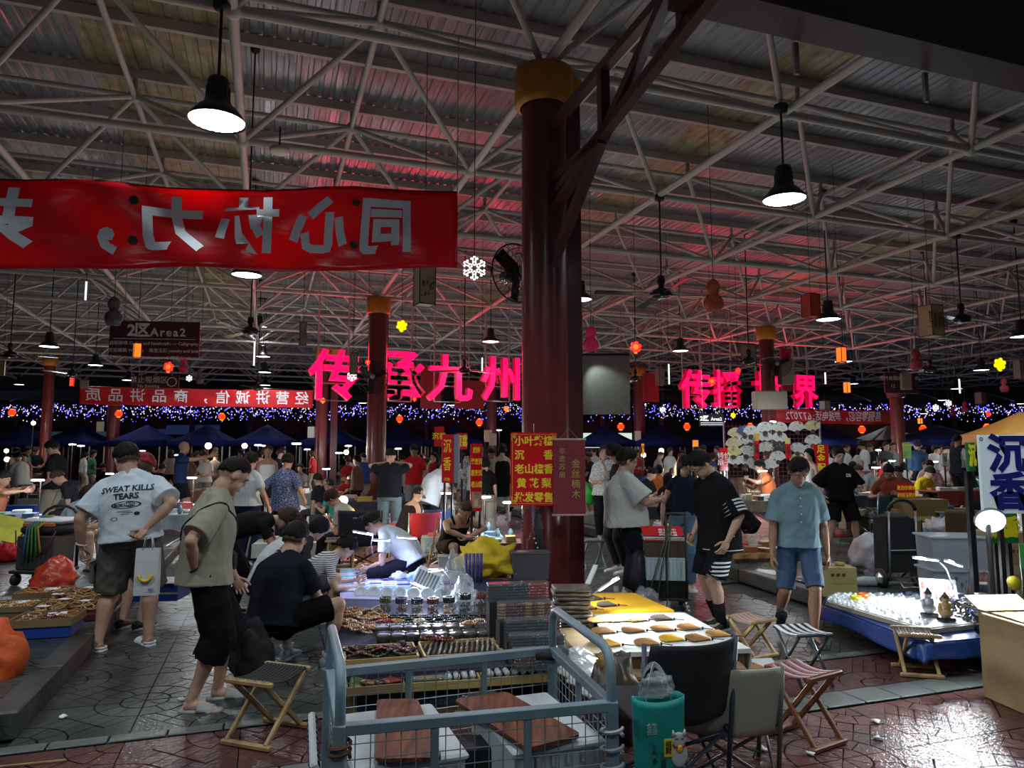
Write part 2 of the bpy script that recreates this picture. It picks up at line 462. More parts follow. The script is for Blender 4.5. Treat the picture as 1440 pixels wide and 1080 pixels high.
# gate beam and its truss bracket on the front column
br=E('gate_beam',(0,0,0),0,'deep maroon steel beam with truss bracket at the upper right','beam')
def gs(s,z,dv=0.):return GC-UU*s+VV*dv+Vector((0,0,z))
ang=GA
c0=g(7.3,-3.45)
MB().box((c0.x,c0.y,5.86),(15.0,.34,1.0),rot=(0,0,GA)).obj('beam_web',M('dark maroon',(.028,.004,.006),.5),br)
MB().box((c0.x,c0.y,5.33),(15.0,.36,.05),rot=(0,0,GA)).obj('beam_flange',M('dark maroon',(.028,.004,.006),.5),br)
def bar(mb,a,b,w_=.1):
 a,b=Vector(a),Vector(b);d=b-a;x=VV;y=d.normalized().cross(x);T=Matrix((x,y,d.normalized())).transposed().to_4x4()
 mb.box((0,0,0),(w_,w_,d.length),T=Matrix.Translation((a+b)/2)@T)
for a,b in((gs(.2,5.7),gs(3.3,5.7)),(gs(.2,4.78),gs(3.75,5.3)),(gs(1.68,5.7),gs(1.68,4.95)),(gs(1.66,4.95),gs(3.0,5.7)),
(gs(.2,5.0),gs(1.62,4.95)),(gs(1.62,4.93),gs(.22,3.92)),(gs(3.2,5.2),gs(3.2,5.7)),(gs(.2,4.6),gs(1.62,4.95))):
 m_=MB();bar(m_,a,b);m_.obj('bracket_bar',m_maroon,br)
for k in range(5):
 c=g(1.2+k*1.55,-3.15,5.22);MB().box((0,0,0),(.05,.03,.3)).obj('hanger_plate',m_tubed,br,location=c,rotation_euler=(0,0,GA))
 # ------------------------------------------------------------ far end of the hall
fac=E('wall_back',kind='structure');fac['label']='dark shop facade at the far end of the hall'
YB=54
MB().box((0,YB,5.0),(120,.5,10.0)).obj('facade_wall',m_wall,fac)
m_shopw=M('shop wall ochre',(.30,.16,.07),.8,var=.2,vs=1);m_sign=M('dull shop sign',(.12,.03,.03),.7,var=.5,vs=2)
m_win=emit('shop window light',(.75,.95,.88),.9);m_winw=emit('warm shop light',(1.,.72,.4),1.0)
for x0,x1,z0,z1,mm,nm in((22,31.5,2.2,4.3,m_shopw,'shop_wall'),(27,33,2.6,3.3,m_shopw,'awning_board'),(-36,-26,3.6,4.6,m_sign,'shop_sign'),(-20,-12,3.3,4.4,m_sign,'shop_sign'),(-9,-2,3.5,4.5,m_sign,'shop_sign'),(3,9,3.3,4.2,m_sign,'shop_sign'),(15,21,3.3,4.2,m_sign,'shop_sign')):
 MB().box(((x0+x1)/2,YB-.4,(z0+z1)/2),(x1-x0,.2,z1-z0)).obj(nm,mm,fac)
for x0,x1,z0,z1,mm in((3.2,9.0,2.2,3.5,m_win),(26.2,28.6,2.4,3.5,m_win),(23,25.4,2.3,3.3,m_winw),(-37,-30.5,2.3,3.4,M('green frosted window',(.05,.16,.13),.5,em=(.1,.3,.25),es=.12)),(-28,-22,3.2,3.9,M('blue mural',(.05,.09,.25),.5,em=(.08,.13,.4),es=.12))):
 o=MB().box(((x0+x1)/2,YB-.42,(z0+z1)/2),(x1-x0,.1,z1-z0)).obj('lit_window',mm,fac)
for k in range(22):
 x=-46+k*4.4;MB().box((x,YB-.45,2.6),(.35,.4,5.2)).obj('pilaster',m_maroon,fac)
 # low arched awning roof before the facade
m_awn=M('grey awning sheet',(.16,.18,.18),.5,var=.15,vs=1)
aw=E('awning_roof',kind='structure');aw['label']='grey arched awning roof along the far facade'
for k in range(21):
 x=-46+k*4.6
 MB().grid(lambda a,b,x=x:(x+a*4.5,45.6+5.5*b,5.15+1.15*sin(b*pi/2*.9)+.0*a),2,6).obj('awning_sheet',m_awn,aw,True)
 MB().tube([(x,45.5+5.5*b/6,5.1+1.15*sin(b/6*pi/2*.9))for b in range(7)],.05,5).obj('awning_rib',m_tube,aw,True)
 # icicle light curtain
ic=[]
rn=random.Random(5)
cols_=[((.10,.10,1.),7),((.35,.22,1.),6),((.8,.8,1.),3.5),((1.,.62,.25),2.2)]
icl=E('icicle_lights',(0,44.8,0),0,'curtain of blue and white icicle fairy lights strung across the far end','lights')
for ci,(c,s)in enumerate(cols_):
 mb=MB()
 for k in range((1500,500,500,360)[ci]):
  x=rn.uniform(-38,38);q=4.9-abs(rn.gauss(0,.5))-.12*(int(x*2.2)%3)
  if q<3.75:q=4.4
  h=rn.uniform(.012,.03);mb.box((x,rn.uniform(-.1,.1),q),(h*1.2,h,h*2.2))
 mb.obj(('blue_bulbs','violet_bulbs','white_bulbs','amber_bulbs')[ci],emit('bulb %d'%ci,c,s),icl,kind='stuff')
wr=MB()
for k in range(150):
 x=-38+k*.507;wr.box((x,0,4.5),(.012,.012,rn.uniform(.5,1.1)))
wr.cyl((-38,0,4.95),(38,0,4.95),.02,n=5);wr.obj('light_wires',m_black,icl,kind='stuff')
# ------------------------------------------------------------ pendant lamps
lamp_m={}
def lamp_meshes():
 s=MB().lathe([(.045,.50),(.10,.49),(.115,.44),(.10,.40),(.12,.37),(.12,.26),(.135,.24),(.145,.19),(.20,.15),(.27,.06),(.305,0),(.297,0),(.255,.06),(.19,.13),(.1,.16),(0,.16)],n=28).mesh('lamp_shade',M('lamp shade black',(.012,.012,.013),.42),True)
 d=MB().lathe([(.285,.018),(.25,.05),(.15,.06),(0,.06)],n=24).mesh('diffuser',m_lamp,True)
 h=MB();
 for k in range(14):t=2*pi*k/14;h.box((.1*cos(t),.1*sin(t),.31),(.05,.012,.16),rot=(0,0,t))
 f=h.mesh('heat_sink_fin',m_black)
 r=MB().cyl((0,0,0),(0,0,1),.017,n=8).mesh('rod',m_black,True)
 c=MB().lathe([(.018,-.12),(.09,-.1),(.1,0),(.06,.02),(0,.02)],n=14).mesh('ceiling_cup',m_black,True)
 return s,d,f,r,c
LS,LD,LF,LR,LC=lamp_meshes()
LAMPS=[(305,172,82,'large black pendant lamp hanging in front of the roof above the near banner'),
(347,388,42,'pendant lamp peeking out below the near red banner'),
(1103,282,62,'large black pendant lamp hanging below the right roof tubes'),
(816,422,34,'pendant lamp half hidden behind the thick front column'),
(1165,450,34,'pendant lamp beside the small hanging red paper lantern box'),
(690,481,24,'pendant lamp above the fourth glowing red character'),
(957,494,23,'pendant lamp above the glowing red characters right of the grey screen'),
(69,488,26,'pendant lamp over the far left column with the yellow cap'),
(134,514,20,'pendant lamp left of the maroon area sign'),
(1437,474,30,'pendant lamp cut off by the right edge'),
(365,460,20,'nearest small pendant lamp in the line left of the first red column'),
(370,502,20,'second small pendant lamp in the line left of the first red column'),
(372,524,18,'third small pendant lamp in the line left of the first red column'),
(373,542,15,'farthest small pendant lamp in the line left of the first red column'),
(1186,509,24,'pendant lamp just behind the glowing orange lantern box'),
(1200,540,14,'small pendant lamp over the lower glowing orange lantern'),
(1380,521,21,'pendant lamp just left of the yellow flower light'),
(1345,547,16,'small pendant lamp above the white snowflake pair'),
(1325,563,12,'tiny pendant lamp between the two white snowflakes'),
(1299,582,11,'tiny low pendant lamp right of the maroon right hand sign'),
(180,535,16,'small pendant lamp below the maroon area sign'),
(27,541,14,'small pendant lamp at the far left over the fairy lights'),
(835,527,18,'pendant lamp in front of the grey projection screen'),
(510,567,10,'tiny pendant lamp under the first glowing red character'),
(635,570,10,'tiny pendant lamp under the third glowing red character'),
(1436,568,9,'tiny pendant lamp at the far right over the fairy lights')]
for px,py,wd,lab in LAMPS:
 Y=11.2 if wd==42 else min(.6*1000/wd,43);p=at(px,py,Y);t=E('pendant_lamp',p,0,lab,'lamp','pendant lamps hung from the roof frame')
 link('lamp_shade',LS,t);link('diffuser',LD,t);link('heat_sink_fin',LF,t)
 if wd==42:t.scale=(.8,.8,1)
 top=(HB if Y<14 and wd!=42 else 8.41)-p.z
 link('rod',LR,t,location=(0,0,.49),scale=(1,1,top-.49));link('ceiling_cup',LC,t,location=(0,0,top))
 light('SPOT',p+Vector((0,0,-.02)),260 if wd>30 else 330,(.86,.94,1.),.25,spot=150,blend=.6)
 # lamps of the same row above and behind the camera, out of the frame
for p in((-4.5,2.2,5.4),(.4,3.2,5.6),(4.6,4.2,5.4),(-1.5,-1.5,5.4),(3.2,-.8,5.4),(-8.5,6.2,5.4),(8.2,8.2,5.4)):
 t=E('pendant_lamp',p,0,'large black pendant lamp of the row above the camera, outside the picture','lamp','pendant lamps above the camera');link('lamp_shade',LS,t);link('diffuser',LD,t);link('rod',LR,t,location=(0,0,.49),scale=(1,1,8.41-p[2]-.49))
 light('SPOT',Vector(p)+Vector((0,0,-.02)),400 if p[1]in(2.2,3.2)else 210,(.88,.95,1.),.25,spot=150,blend=.6)
 # ------------------------------------------------------------ ceiling fans
bl=MB()
bl.sheet(lambda a,b:(.14+a*1.15,(b-.5)*(.11+.03*a),.03*(b-.5)),6,2,.012);blm=bl.mesh('fan_blade',m_blackg)
arm=MB().box((.13,0,0),(.2,.04,.02)).mesh('blade_arm',m_black)
mot=MB().lathe([(.02,.36),(.06,.35),(.08,.24),(.05,.17),(.06,.12),(.17,.07),(.20,0),(.17,-.06),(.08,-.09),(0,-.09)],n=22).mesh('motor',m_blackg,True)
for px,py,Y,nb_,rz,lab in((930,414,13.2,4,.15,'large black ceiling fan right of the thick front column'),
(1352,449,15.6,4,.5,'large black ceiling fan at the far right'),(1053,508,21,3,.9,'ceiling fan in front of the right red column'),
(352,466,17,3,.3,'ceiling fan left of the first red column'),(14,499,21,3,.6,'ceiling fan at the left edge'),(102,526,26,3,.3,'ceiling fan over the left fairy lights'),
(1308,520,23,4,.2,'ceiling fan above the maroon right hand sign'),(653,521,23,3,.8,'ceiling fan between the red characters for nine and state'),(894,533,26,4,.1,'ceiling fan just right of the grey screen'),
(1202,588,40,3,.1,'tiny distant ceiling fan over the mirrored hotline banner'),(362,546,27,3,.4,'small ceiling fan at the end of the lamp line')):
 p=at(px,py,Y);t=E('ceiling_fan',p,rz,lab,'fan','ceiling fans')
 link('motor',mot,t)
 for k in range(nb_):
  a=2*pi*k/nb_;link('fan_blade',blm,t,rotation_euler=(0,0,a));link('blade_arm',arm,t,rotation_euler=(0,0,a))
 top=8.41-p.z if Y>16 else max(1.5,HB-p.z);link('rod',LR,t,location=(0,0,.3),scale=(1,1,top-.3));link('ceiling_cup',LC,t,location=(0,0,top))
 # caged wall fan beside the thick column
def cage_fan(p,r,rz,lab,mb_m=m_black):
 t=E('cage_fan',p,rz,lab,'fan')
 cg=MB()
 for k in range(26):
  a=2*pi*k/26;cg.tube([(r*q*cos(a),-.16*sqrt(max(0,1-q*q)),r*q*sin(a))for q in(.15,.5,.8,.95,1)],.004,4)
  cg.tube([(r*q*cos(a),.1*sqrt(max(0,1-q*q)),r*q*sin(a))for q in(.15,.6,1)],.004,4)
 for q in(.35,.6,.8,1.):cg.tube([(r*q*cos(a),-.16*sqrt(max(0,1-q*q)),r*q*sin(a))for a in[2*pi*k/28 for k in range(28)]],.005 if q<1 else .012,4,closed=True)
 cg.obj('cage',mb_m,t,kind='stuff')
 MB().cyl((0,.02,0),(0,.3,0),.11,.09,n=16).obj('motor',m_blackg,t,True)
 MB().cyl((0,-.17,0),(0,-.15,0),.075,n=16).obj('badge',M('fan badge',(.25,.3,.36),.3),t,True)
 for k in range(3):
  a=2*pi*k/3+.4;MB().sheet(lambda s,q:((.06+s*r*.8)*cos(a)-(q-.5)*.16*sin(a),(q-.5)*.07,(.06+s*r*.8)*sin(a)+(q-.5)*.16*cos(a)),5,2,.006).obj('fan_blade',m_blackg,t)
 MB().tube([(0,.3,0),(.1,.4,.1),(.3,.42,.1)],.03,8).obj('bracket',m_black,t,True)
 return t
cage_fan(at(727,384,9.4),.40,.6,'black caged fan mounted left of the thick front column')
cage_fan(at(523,530,21.6),.5,.3,'black caged fan on the red column before the second glowing character')
cage_fan(at(1093,512,26.4),.5,-.3,'black caged fan on the right red column')
# ------------------------------------------------------------ glowing characters
m_neon=emit('neon character',(1.,.0015,.055),3.2);m_neonside=M('red sign side',(.35,.0,.04),.5,em=(1.,.0,.06),es=.45)
m_frame=M('grey sign frame',(.42,.42,.42),.5)
sa=radians_=atan2(.3256,.9455)
def glow_char(ch,px,py,hpx,lab):
# the row runs along the hall grid; find the depth where the sight line meets the row
 r=ray(px,py);P0=at(467,527,23.8);n=Vector((sin(SA),-cos(SA),0));k=(P0-Vector((0,0,CH))).dot(n)/r.dot(n);p=Vector((0,0,CH))+r*k
 t=E('glowing_character',p,SA,lab,'sign','glowing red characters of the hall slogan')
 me=text_mesh(ch,1.,.07,.018);xs=[v.co.x for v in me.vertices];ys=[v.co.y for v in me.vertices];H=hpx*p.y/1000;s=H/(max(ys)-min(ys))
 me.transform(Matrix.Scale(s,4)@Matrix.Translation((-(max(xs)+min(xs))/2,-(max(ys)+min(ys))/2,0)))
 me.materials.clear();me.materials.append(m_neon);me.materials.append(m_neonside)
 for f in me.polygons:
  if abs(f.normal.z)<.5:f.material_index=1
 o=link('letter',me,t);o.rotation_euler=(pi/2,0,0)
 fr=MB();z1=8.41-p.z
 for x in(-H*.3,H*.3):fr.box((x,.2,(z1-H*.5)/2),(.05,.05,z1+H*.5))
 for k in range(4):fr.box((0,.2,-H*.5+k*H*.34),(H*.6,.04,.04))
 fr.obj('support_frame',m_frame,t)
 return p
SA=GA+radians_*0+.13
NP=[]
for ch,px,py,h,lab in(('传',470,527,72,'glowing red character reading chuan, first from the left in the left group'),('承',561,529,70,'glowing red character reading cheng, half behind a red column'),
('九',632,532,66,'glowing red character reading jiu'),('州',703,533,62,'glowing red character reading zhou beside the thick column'),
('传',977,547,54,'glowing red character reading chuan in the right group'),('播',1021,547,52,'glowing red character reading bo'),
('世',1079,548,50,'glowing red character reading shi, mostly hidden behind the right red column'),('界',1131,551,46,'glowing red character reading jie, last on the right')):
 NP.append(glow_char(ch,px,py,h,lab))
for k,(a,b)in enumerate(((0,3),(4,7))):
 for q in(.05,.5,.95):
  p=NP[a].lerp(NP[b],q);light('AREA',p+Vector((0,-.6,.5)),60,(1,.02,.06),1.2,to=p+Vector((0.5,-9,5.5)),name='red_sign_glow')
  # dark red back panels behind the left characters
m_back=M('dark red sign board',(.16,.008,.015),.6,em=(1,0,.03),es=.03)
for px,py,wpx,hpx,lab in((606,545,30,60,'dark red panel behind the character jiu'),(660,555,44,40,'dark red panel behind the character zhou'),(915,545,26,40,'dark red board between the grey screen and the right characters'),(1105,520,18,60,'red hanging banner strip right of the right column')):
 Y=31;t=tag(MB().box((0,0,0),(wpx*Y/1000,.1,hpx*Y/1000)).obj('back_panel',m_back,location=at(px,py,Y),rotation_euler=(0,0,SA)),lab,'panel');MB().cyl((0,.06,0),(0,.06,8.41-t.location.z),.02,n=5).obj('hanging_rod',m_tubed,t)
 # ------------------------------------------------------------ banners and signs
def banner_char(me,size,mirror,Lx,H,shape,tcol,t):
 bm=bmesh.new();bm.from_mesh(me);bmesh.ops.triangulate(bm,faces=bm.faces)
 for _ in range(3):bmesh.ops.subdivide_edges(bm,edges=[e for e in bm.edges if e.calc_length()>size*.18],cuts=1);bmesh.ops.triangulate(bm,faces=bm.faces)
 for v in bm.verts:
  x=-v.co.x if mirror else v.co.x;a=x/Lx+.5;b=v.co.y/H+.5;q=shape(a,b);v.co=(q[0],q[1]-.008,q[2])
 if mirror:bmesh.ops.reverse_faces(bm,faces=bm.faces)
 bm.to_mesh(me);bm.free();me.materials.clear();me.materials.append(tcol or M('banner lettering'));link('letter',me,t)
def banner(x0,x1,yt0,yb0,yt1,yb1,Y0,Y1,body,size,lab,name='banner',cx=0,ripple=.04,mirror=True,sag=.04,holes=False,sp=1.,m=m_red,off=.006,tcol=None,seed=1):
 TL,BL,TR,BR=at(x0,yt0,Y0),at(x0,yb0,Y0),at(x1,yt1,Y1),at(x1,yb1,Y1)
 t=E(name,(TL+BL+TR+BR)/4,atan2(Y1-Y0,TR.x-TL.x),lab,'banner');Lx=(TR-TL).xy.length;H0,H1=TL.z-BL.z,TR.z-BR.z;zc=t.location.z
 rn=random.Random(seed);ph=rn.uniform(0,6)
 def shape(a,b):
  z=(BL.z*(1-a)+BR.z*a)*(1-b)+(TL.z*(1-a)+TR.z*a)*b-zc-sag*sin(pi*a)*.5
  y=ripple*(sin(a*9+b*2.2+ph)+.8*sin(a*17-b*4+ph*2)+.45*sin(a*31+b*5.5))*(.35+.65*sin(pi*a))
  return((a-.5)*Lx,y,z)
 c=MB().sheet(shape,90,14,.004).obj('cloth',m,t,True)
 ws=[1.if ord(c)>255 else .55 for c in body];tot=sum(ws);adv=1.057*size*sp;run=0;H=(H0+H1)/2
 for c,w_ in zip(body,ws):
  xo=(run+w_/2-tot/2)*adv+cx;run+=w_;me=text_mesh(c,size,.0,off);me.transform(Matrix.Translation((xo,0,0)));banner_char(me,size,mirror,Lx,H,shape,tcol,t)
 hm=MB()
 if holes:
  for px,py in holes:
   p=at(px,py,Y0+(Y1-Y0)*(px-x0)/(x1-x0));a=(px-x0)/(x1-x0)
   q=t.matrix_basis.inverted()@p;yy=shape(q.x/Lx+.5,.5)[1]if 0<=q.x/Lx+.5<=1 else 0;b=(q.z-shape(a,0)[2])/H;s=shape(q.x/Lx+.5,b);hm.cyl((q.x,s[1]-.012,q.z),(q.x,s[1]-.006,q.z),.045,n=14)
  hm.obj('wind_hole',M('dark hole',(.06,.05,.045),.8),t)
 r=MB().tube([Vector(shape(k/20,1))+Vector((0,0,.0))for k in range(21)],.008,5).obj('top_cord',m_black,t)
 up=MB()
 for a in(0,1):s=shape(a,1);up.cyl(s,(s[0],s[1],HB-zc),.006,n=4)
 up.obj('hanging_cord',m_tubed,t)
 return t
def transl(nt,b,tc):
 N,L=nt.nodes,nt.links;t_=N.new('ShaderNodeBsdfTranslucent');t_.inputs[0].default_value=b.inputs['Base Color'].default_value;a=N.new('ShaderNodeMixShader');a.inputs[0].default_value=.5
 L.new(b.outputs[0],a.inputs[1]);L.new(t_.outputs[0],a.inputs[2]);L.new(a.outputs[0],N['Material Output'].inputs[0])
m_redb=M('red banner satin',(.72,.010,.02),.24,spec=.8,bump=.4,bs=2.2,bstretch=(.6,1,5),tex=transl)
M('banner lettering',(.92,.95,1.),.4)
banner(-330,640,238,374,270,377,5.73,8.0,'同心协力，共创',.61,'large red banner with mirrored white characters hung across the upper left',cx=-.04,ripple=.075,sag=.05,sp=1.11,m=m_redb,off=.022,
holes=((192,292),(190,346),(497,292),(497,345)))
banner(112,440,543,568,549,574,29,32,'经营讲诚信，商品讲品质',.60,'smaller red banner with mirrored white characters far left above the fairy lights',sp=1.30,ripple=.05,off=.006)
banner(1089,1252,575,594,577,597,33,37,'售假零容忍，举报电话:677072',.52,'small red mirrored banner with a phone number right of the right red column',sp=.92,ripple=.05,off=.004)
def board(name,x0,x1,y0,y1,Y,rz,m,lab,cat='sign',th=.06,hang=True,top=HB):
 a,b=at(x0,y0,Y),at(x1,y1,Y);W,H=(b.x-a.x),a.z-b.z
 t=E(name,((a.x+b.x)/2,Y,(a.z+b.z)/2),rz,lab,cat)
 MB().bbox((0,0,0),(W/max(.5,cos(rz)),th,H),.01).obj('board',m,t)
 if hang:
  h=MB()
  for x in(-W*.35,W*.35):h.cyl((x,0,H/2),(x,0,top-t.location.z),.012,n=5)
  h.obj('hanging_rod',m_tubed,t)
 return t,W,H
m_ms=M('maroon sign',(.075,.012,.02),.5);m_txt=M('sign lettering',(.5,.47,.45),.5,em=(.5,.47,.45),es=.05)
t,W,H=board('area_sign',159,277,452,502,18.5,.10,m_ms,'hanging maroon sign reading 2区 Area2 with small lines of text')
lettering('2',.42,m_txt,t,(-W*.26,-.04,H*.22),off=.012);lettering('区',.40,m_txt,t,(-W*.14,-.04,H*.22),off=.012)
lettering('Area2',.30,m_txt,t,(W*.15,-.04,H*.18),off=.006,sp=1.25)
MB().box((0,-.035,0),(W*.92,.01,.012)).obj('divider_line',m_txt,t)
for k,s in enumerate(('古玩杂项 Curios and handicrafts — Calligraphy','文玩核桃 Walnuts    珠宝玉石 Jewelry and jade','收藏钱币 Coins — Collection    小商品 Small goods')):
 lettering(s,.115,m_txt,t,(0,-.04,-H*.13-k*.19),off=.001)
t,W,H=board('no_smoking_sign',187,250,528,546,24,.1,m_ms,'small maroon no smoking sign hung behind the area sign')
lettering('禁止吸烟区',.24,m_txt,t,(-.2,-.04,.05),sp=1.05);lettering('No Smoking',.14,m_txt,t,(-.2,-.04,-.15))
MB().tube([(.55+.15*cos(a),-.04,.15*sin(a))for a in[k*.4 for k in range(16)]],.012,4,closed=True).obj('symbol',m_txt,t)
t,W,H=board('area_sign',983,1018,582,600,27,0,m_black,'small black sign with white 区 and Area2 behind the fan stall')
lettering('2区',.22,emit('white text',(.8,.85,.85),.9),t,(-.28,-.04,.06),off=.01);lettering('Area2',.17,MATS['white text'],t,(.18,-.04,.04),off=.006)
for k in range(2):MB().box((0,-.035,-.1-k*.07),(W*.9,.01,.02)).obj('text_line',MATS['white text'],t)
t,W,H=board('direction_sign',1241,1294,524,553,26,.12,m_ms,'hanging maroon sign half covered by a paper lantern on the right')
lettering('茶叶及周边市场    南门',.17,m_txt,t,(0,-.04,.16));lettering('12    南区',.17,m_txt,t,(-.1,-.04,-.12))
MB().bbox((.1,-.12,.05),(.4,.12,.62),.02).obj('paper_panel',M('tan paper',(.30,.25,.17),.7),t)
t,W,H=board('projection_screen',808,886,499,583,24,-.05,M('grey screen',(.20,.21,.20),.7,var=.08),'large grey projection screen to the right of the thick column','screen')
MB().box((0,-.05,H/2),(W,.08,.08)).obj('frame_bar',m_black,t)
light('SPOT',Vector((t.location.x-.55,23.4,4.9)),60,(.85,1,.9),.05,to=(t.location.x+.4,24.3,3.3),spot=75,blend=.7)
# air handling boxes
for px,py,wp,hp,Y,lab in((1082,563,44,26,25,'beige duct box mounted behind the right red column'),(1105,523,18,36,27,'grey metal box right of the right red column'),(352,500,0,0,0,'')):
 if wp:tag(MB().bbox((0,0,0),(wp*Y/1000,.5,hp*Y/1000),.03).obj('duct_box',M('duct beige',(.28,.26,.2),.6),location=at(px,py,Y)),lab,'box')
 # ------------------------------------------------------------ hanging festive decorations
def cord(t,z0,m=m_black):MB().cyl((0,0,z0),(0,0,8.41-t.location.z),.006,n=4).obj('cord',m,t)
def snowflake(px,py,wp,Y,lab):
 r=wp*Y/2000;t=E('snowflake_light',at(px,py,Y),0,lab,'light','snowflake lights');mb=MB();q=r*.055
 for k in range(6):
  a=pi/3*k+pi/6;c,s=cos(a),sin(a)
  def P(x,y):return(x*c-y*s,0,x*s+y*c)
  mb.tube([P(r*.22,0),P(r*.38,r*.14),P(r*.52,r*.13),P(r*.52,-r*.13),P(r*.38,-r*.14),P(r*.22,0)],q,5)
  mb.tube([P(r*.52,r*.12),P(r*.72,r*.1),P(r*.8,r*.32),P(r*.88,r*.28),P(r*.84,r*.1),P(r,r*.06),P(r,-r*.06),P(r*.84,-r*.1),P(r*.88,-r*.28),P(r*.8,-r*.32),P(r*.72,-r*.1),P(r*.52,-r*.12)],q,5)
 mb.obj('light_tube',emit('white neon',(.8,.85,.8),2.2),t,True)
 cord(t,r)
for a in((667,377,34,9.5,'large white snowflake light right of the near banner'),(495,529,14,20,'small white snowflake light before the first glowing character'),(266,532,9,22,'small white snowflake light under the area sign'),
(932,576,8,26,'small white snowflake light right of the grey screen'),(1316,573,9,25,'lower white snowflake light of the pair on the right'),(1334,567,9,25,'upper white snowflake light of the pair on the right')):snowflake(*a)
for px,y0,y1,Y,lab in((120,396,422,16,'short white light tube hanging above the grey gourd'),(357,480,514,19,'white light tube hanging in the lamp line'),(678,503,522,20,'white light tube above the character zhou'),
(941,512,540,20,'white light tube left of the right characters'),(1161,524,540,20,'white light tube left of the lower orange lantern'),(1350,533,553,20,'white light tube above the snowflake pair')):
 a,b=at(px,y0,Y),at(px,y1,Y);t=E('light_tube',b,.3,lab,'light','white meteor light tubes');MB().cyl((0,0,0),(0,0,a.z-b.z),.02,n=8).obj('tube',emit('tube white',(.9,.9,.85),1.6),t,True);cord(t,a.z-b.z)
def gourd(px,py,hp,Y,col,glow,lab,group='gourd shaped decorations'):
 h=hp*Y/1000;t=E('gourd_decoration',at(px,py,Y),0,lab,'decoration',group);r=h*.29
 m=M('gourd %s'%(col,),col,.6,em=col if glow else None,es=glow,bump=1.,bs=14,col2=tuple(c*.35 for c in col),vs=9)
 MB().lathe([(0,-h/2),(r*.7,-h*.48),(r,-h*.3),(r*.96,-h*.14),(r*.45,0),(r*.62,h*.12),(r*.72,h*.24),(r*.55,h*.38),(r*.2,h*.46),(0,h/2)],n=18,T=Matrix.Scale(.55,4,(0,1,0))).obj('gourd_body',m,t,True)
 MB().tube([(r*.95*cos(a),-.02,-h*.24+r*.9*sin(a))for a in[k*.35 for k in range(18)]],h*.014,4,closed=True).obj('rim_wire',m_black,t);cord(t,h/2)
for a in((160,437,44,14,(.16,.15,.17),0,'grey wire gourd hanging above the area sign'),(258,513,23,19,(.45,.02,.06),.12,'red gourd hanging at the right end of the area sign'),(281,530,20,21,(.2,.17,.2),0,'grey gourd right of the area sign'),
(1003,415,50,13,(.40,.09,.03),.06,'orange gourd behind the blades of the large ceiling fan'),(831,476,38,16,(.6,.02,.10),.16,'pink red gourd above the grey screen'),(1288,505,32,18,(.32,.03,.03),.06,'red gourd above the maroon right hand sign'),
(1412,541,22,22,(.3,.02,.03),.05,'dark red gourd near the right edge'),(1357,572,16,24,(.4,.01,.04),.06,'small crimson gourd right of the snowflake pair'),(1340,578,14,25,(.3,.01,.04),.05,'smallest crimson gourd under the snowflake pair')):gourd(*a)
def box_lantern(px,py,wp,hp,Y,rz,col,glow,lab,txt=None,tc=(.6,.5,.1),shape='box'):
 w_,h=wp*Y/1000,hp*Y/1000;t=E('box_lantern',at(px,py,Y),rz,lab,'lantern');m=M('lantern %s %.2f'%(col,glow),col,.7,em=col if glow else None,es=glow,col2=tuple(c*.75 for c in col),vs=4)
 s=w_*.72
 MB().box((0,0,0),(s,s,h)).obj('paper_body',m,t)
 fr=MB()
 for x in(-s/2,s/2):
  for y in(-s/2,s/2):fr.box((x,y,0),(.012,.012,h))
 for z in(-h/2,h/2):
  for q in(-s/2,s/2):fr.box((q,0,z),(.014,s,.014));fr.box((0,q,z),(s,.014,.014))
 fr.obj('frame',m_black,t);cord(t,h/2)
 if txt:lettering(txt,h/len(txt.split('\n'))*.62,M('lantern ink %s'%(tc,),tc,.6),t,(0,-s/2-.008,0),line=.8)
 return t,s,h
t,s,h=box_lantern(597,403,33,54,10.5,.5,(.40,.36,.24),0,'cream paper box lantern with ink landscape below the near banner end')
ink=MB();rn=random.Random(2)
for k in range(14):
 x=rn.uniform(-.4,.4)*s;z=rn.uniform(-.3,.1)*h;ink.box((x,-s/2-.004,z),(rn.uniform(.01,.05),.003,rn.uniform(.01,.06)),rot=(0,rn.uniform(-1,1),0))
ink.obj('ink_painting',M('ink',(.06,.06,.05),.7),t)
box_lantern(1309,452,31,44,15,.35,(.42,.28,.15),.03,'tan paper box lantern with columns of brush writing left of the right fan','静水流深\n沧笙踏歌\n三生阴晴',(.12,.07,.03))
box_lantern(1140,430,24,32,13.5,.4,(.40,.025,.02),.08,'red paper box lantern with yellow writing left of a pendant lamp','中\n国\n味',(.55,.35,.1))
box_lantern(193,493,13,20,15,.6,(1.,.20,.02),1.4,'glowing orange box lantern in front of the area sign')
box_lantern(1183,499,13,21,16,.4,(1.,.17,.02),1.4,'glowing orange box lantern right of the right column')
box_lantern(1191,545,9,15,21,.4,(1.,.22,.03),1.4,'lower glowing orange box lantern on the right')
box_lantern(1294,592,6,8,26,.4,(1.,.22,.03),1.4,'tiny glowing orange box lantern near the fairy lights')
box_lantern(101,537,7,12,22,.4,(1.,.06,.03),1.4,'small glowing red box lantern left of the small mirrored banner')
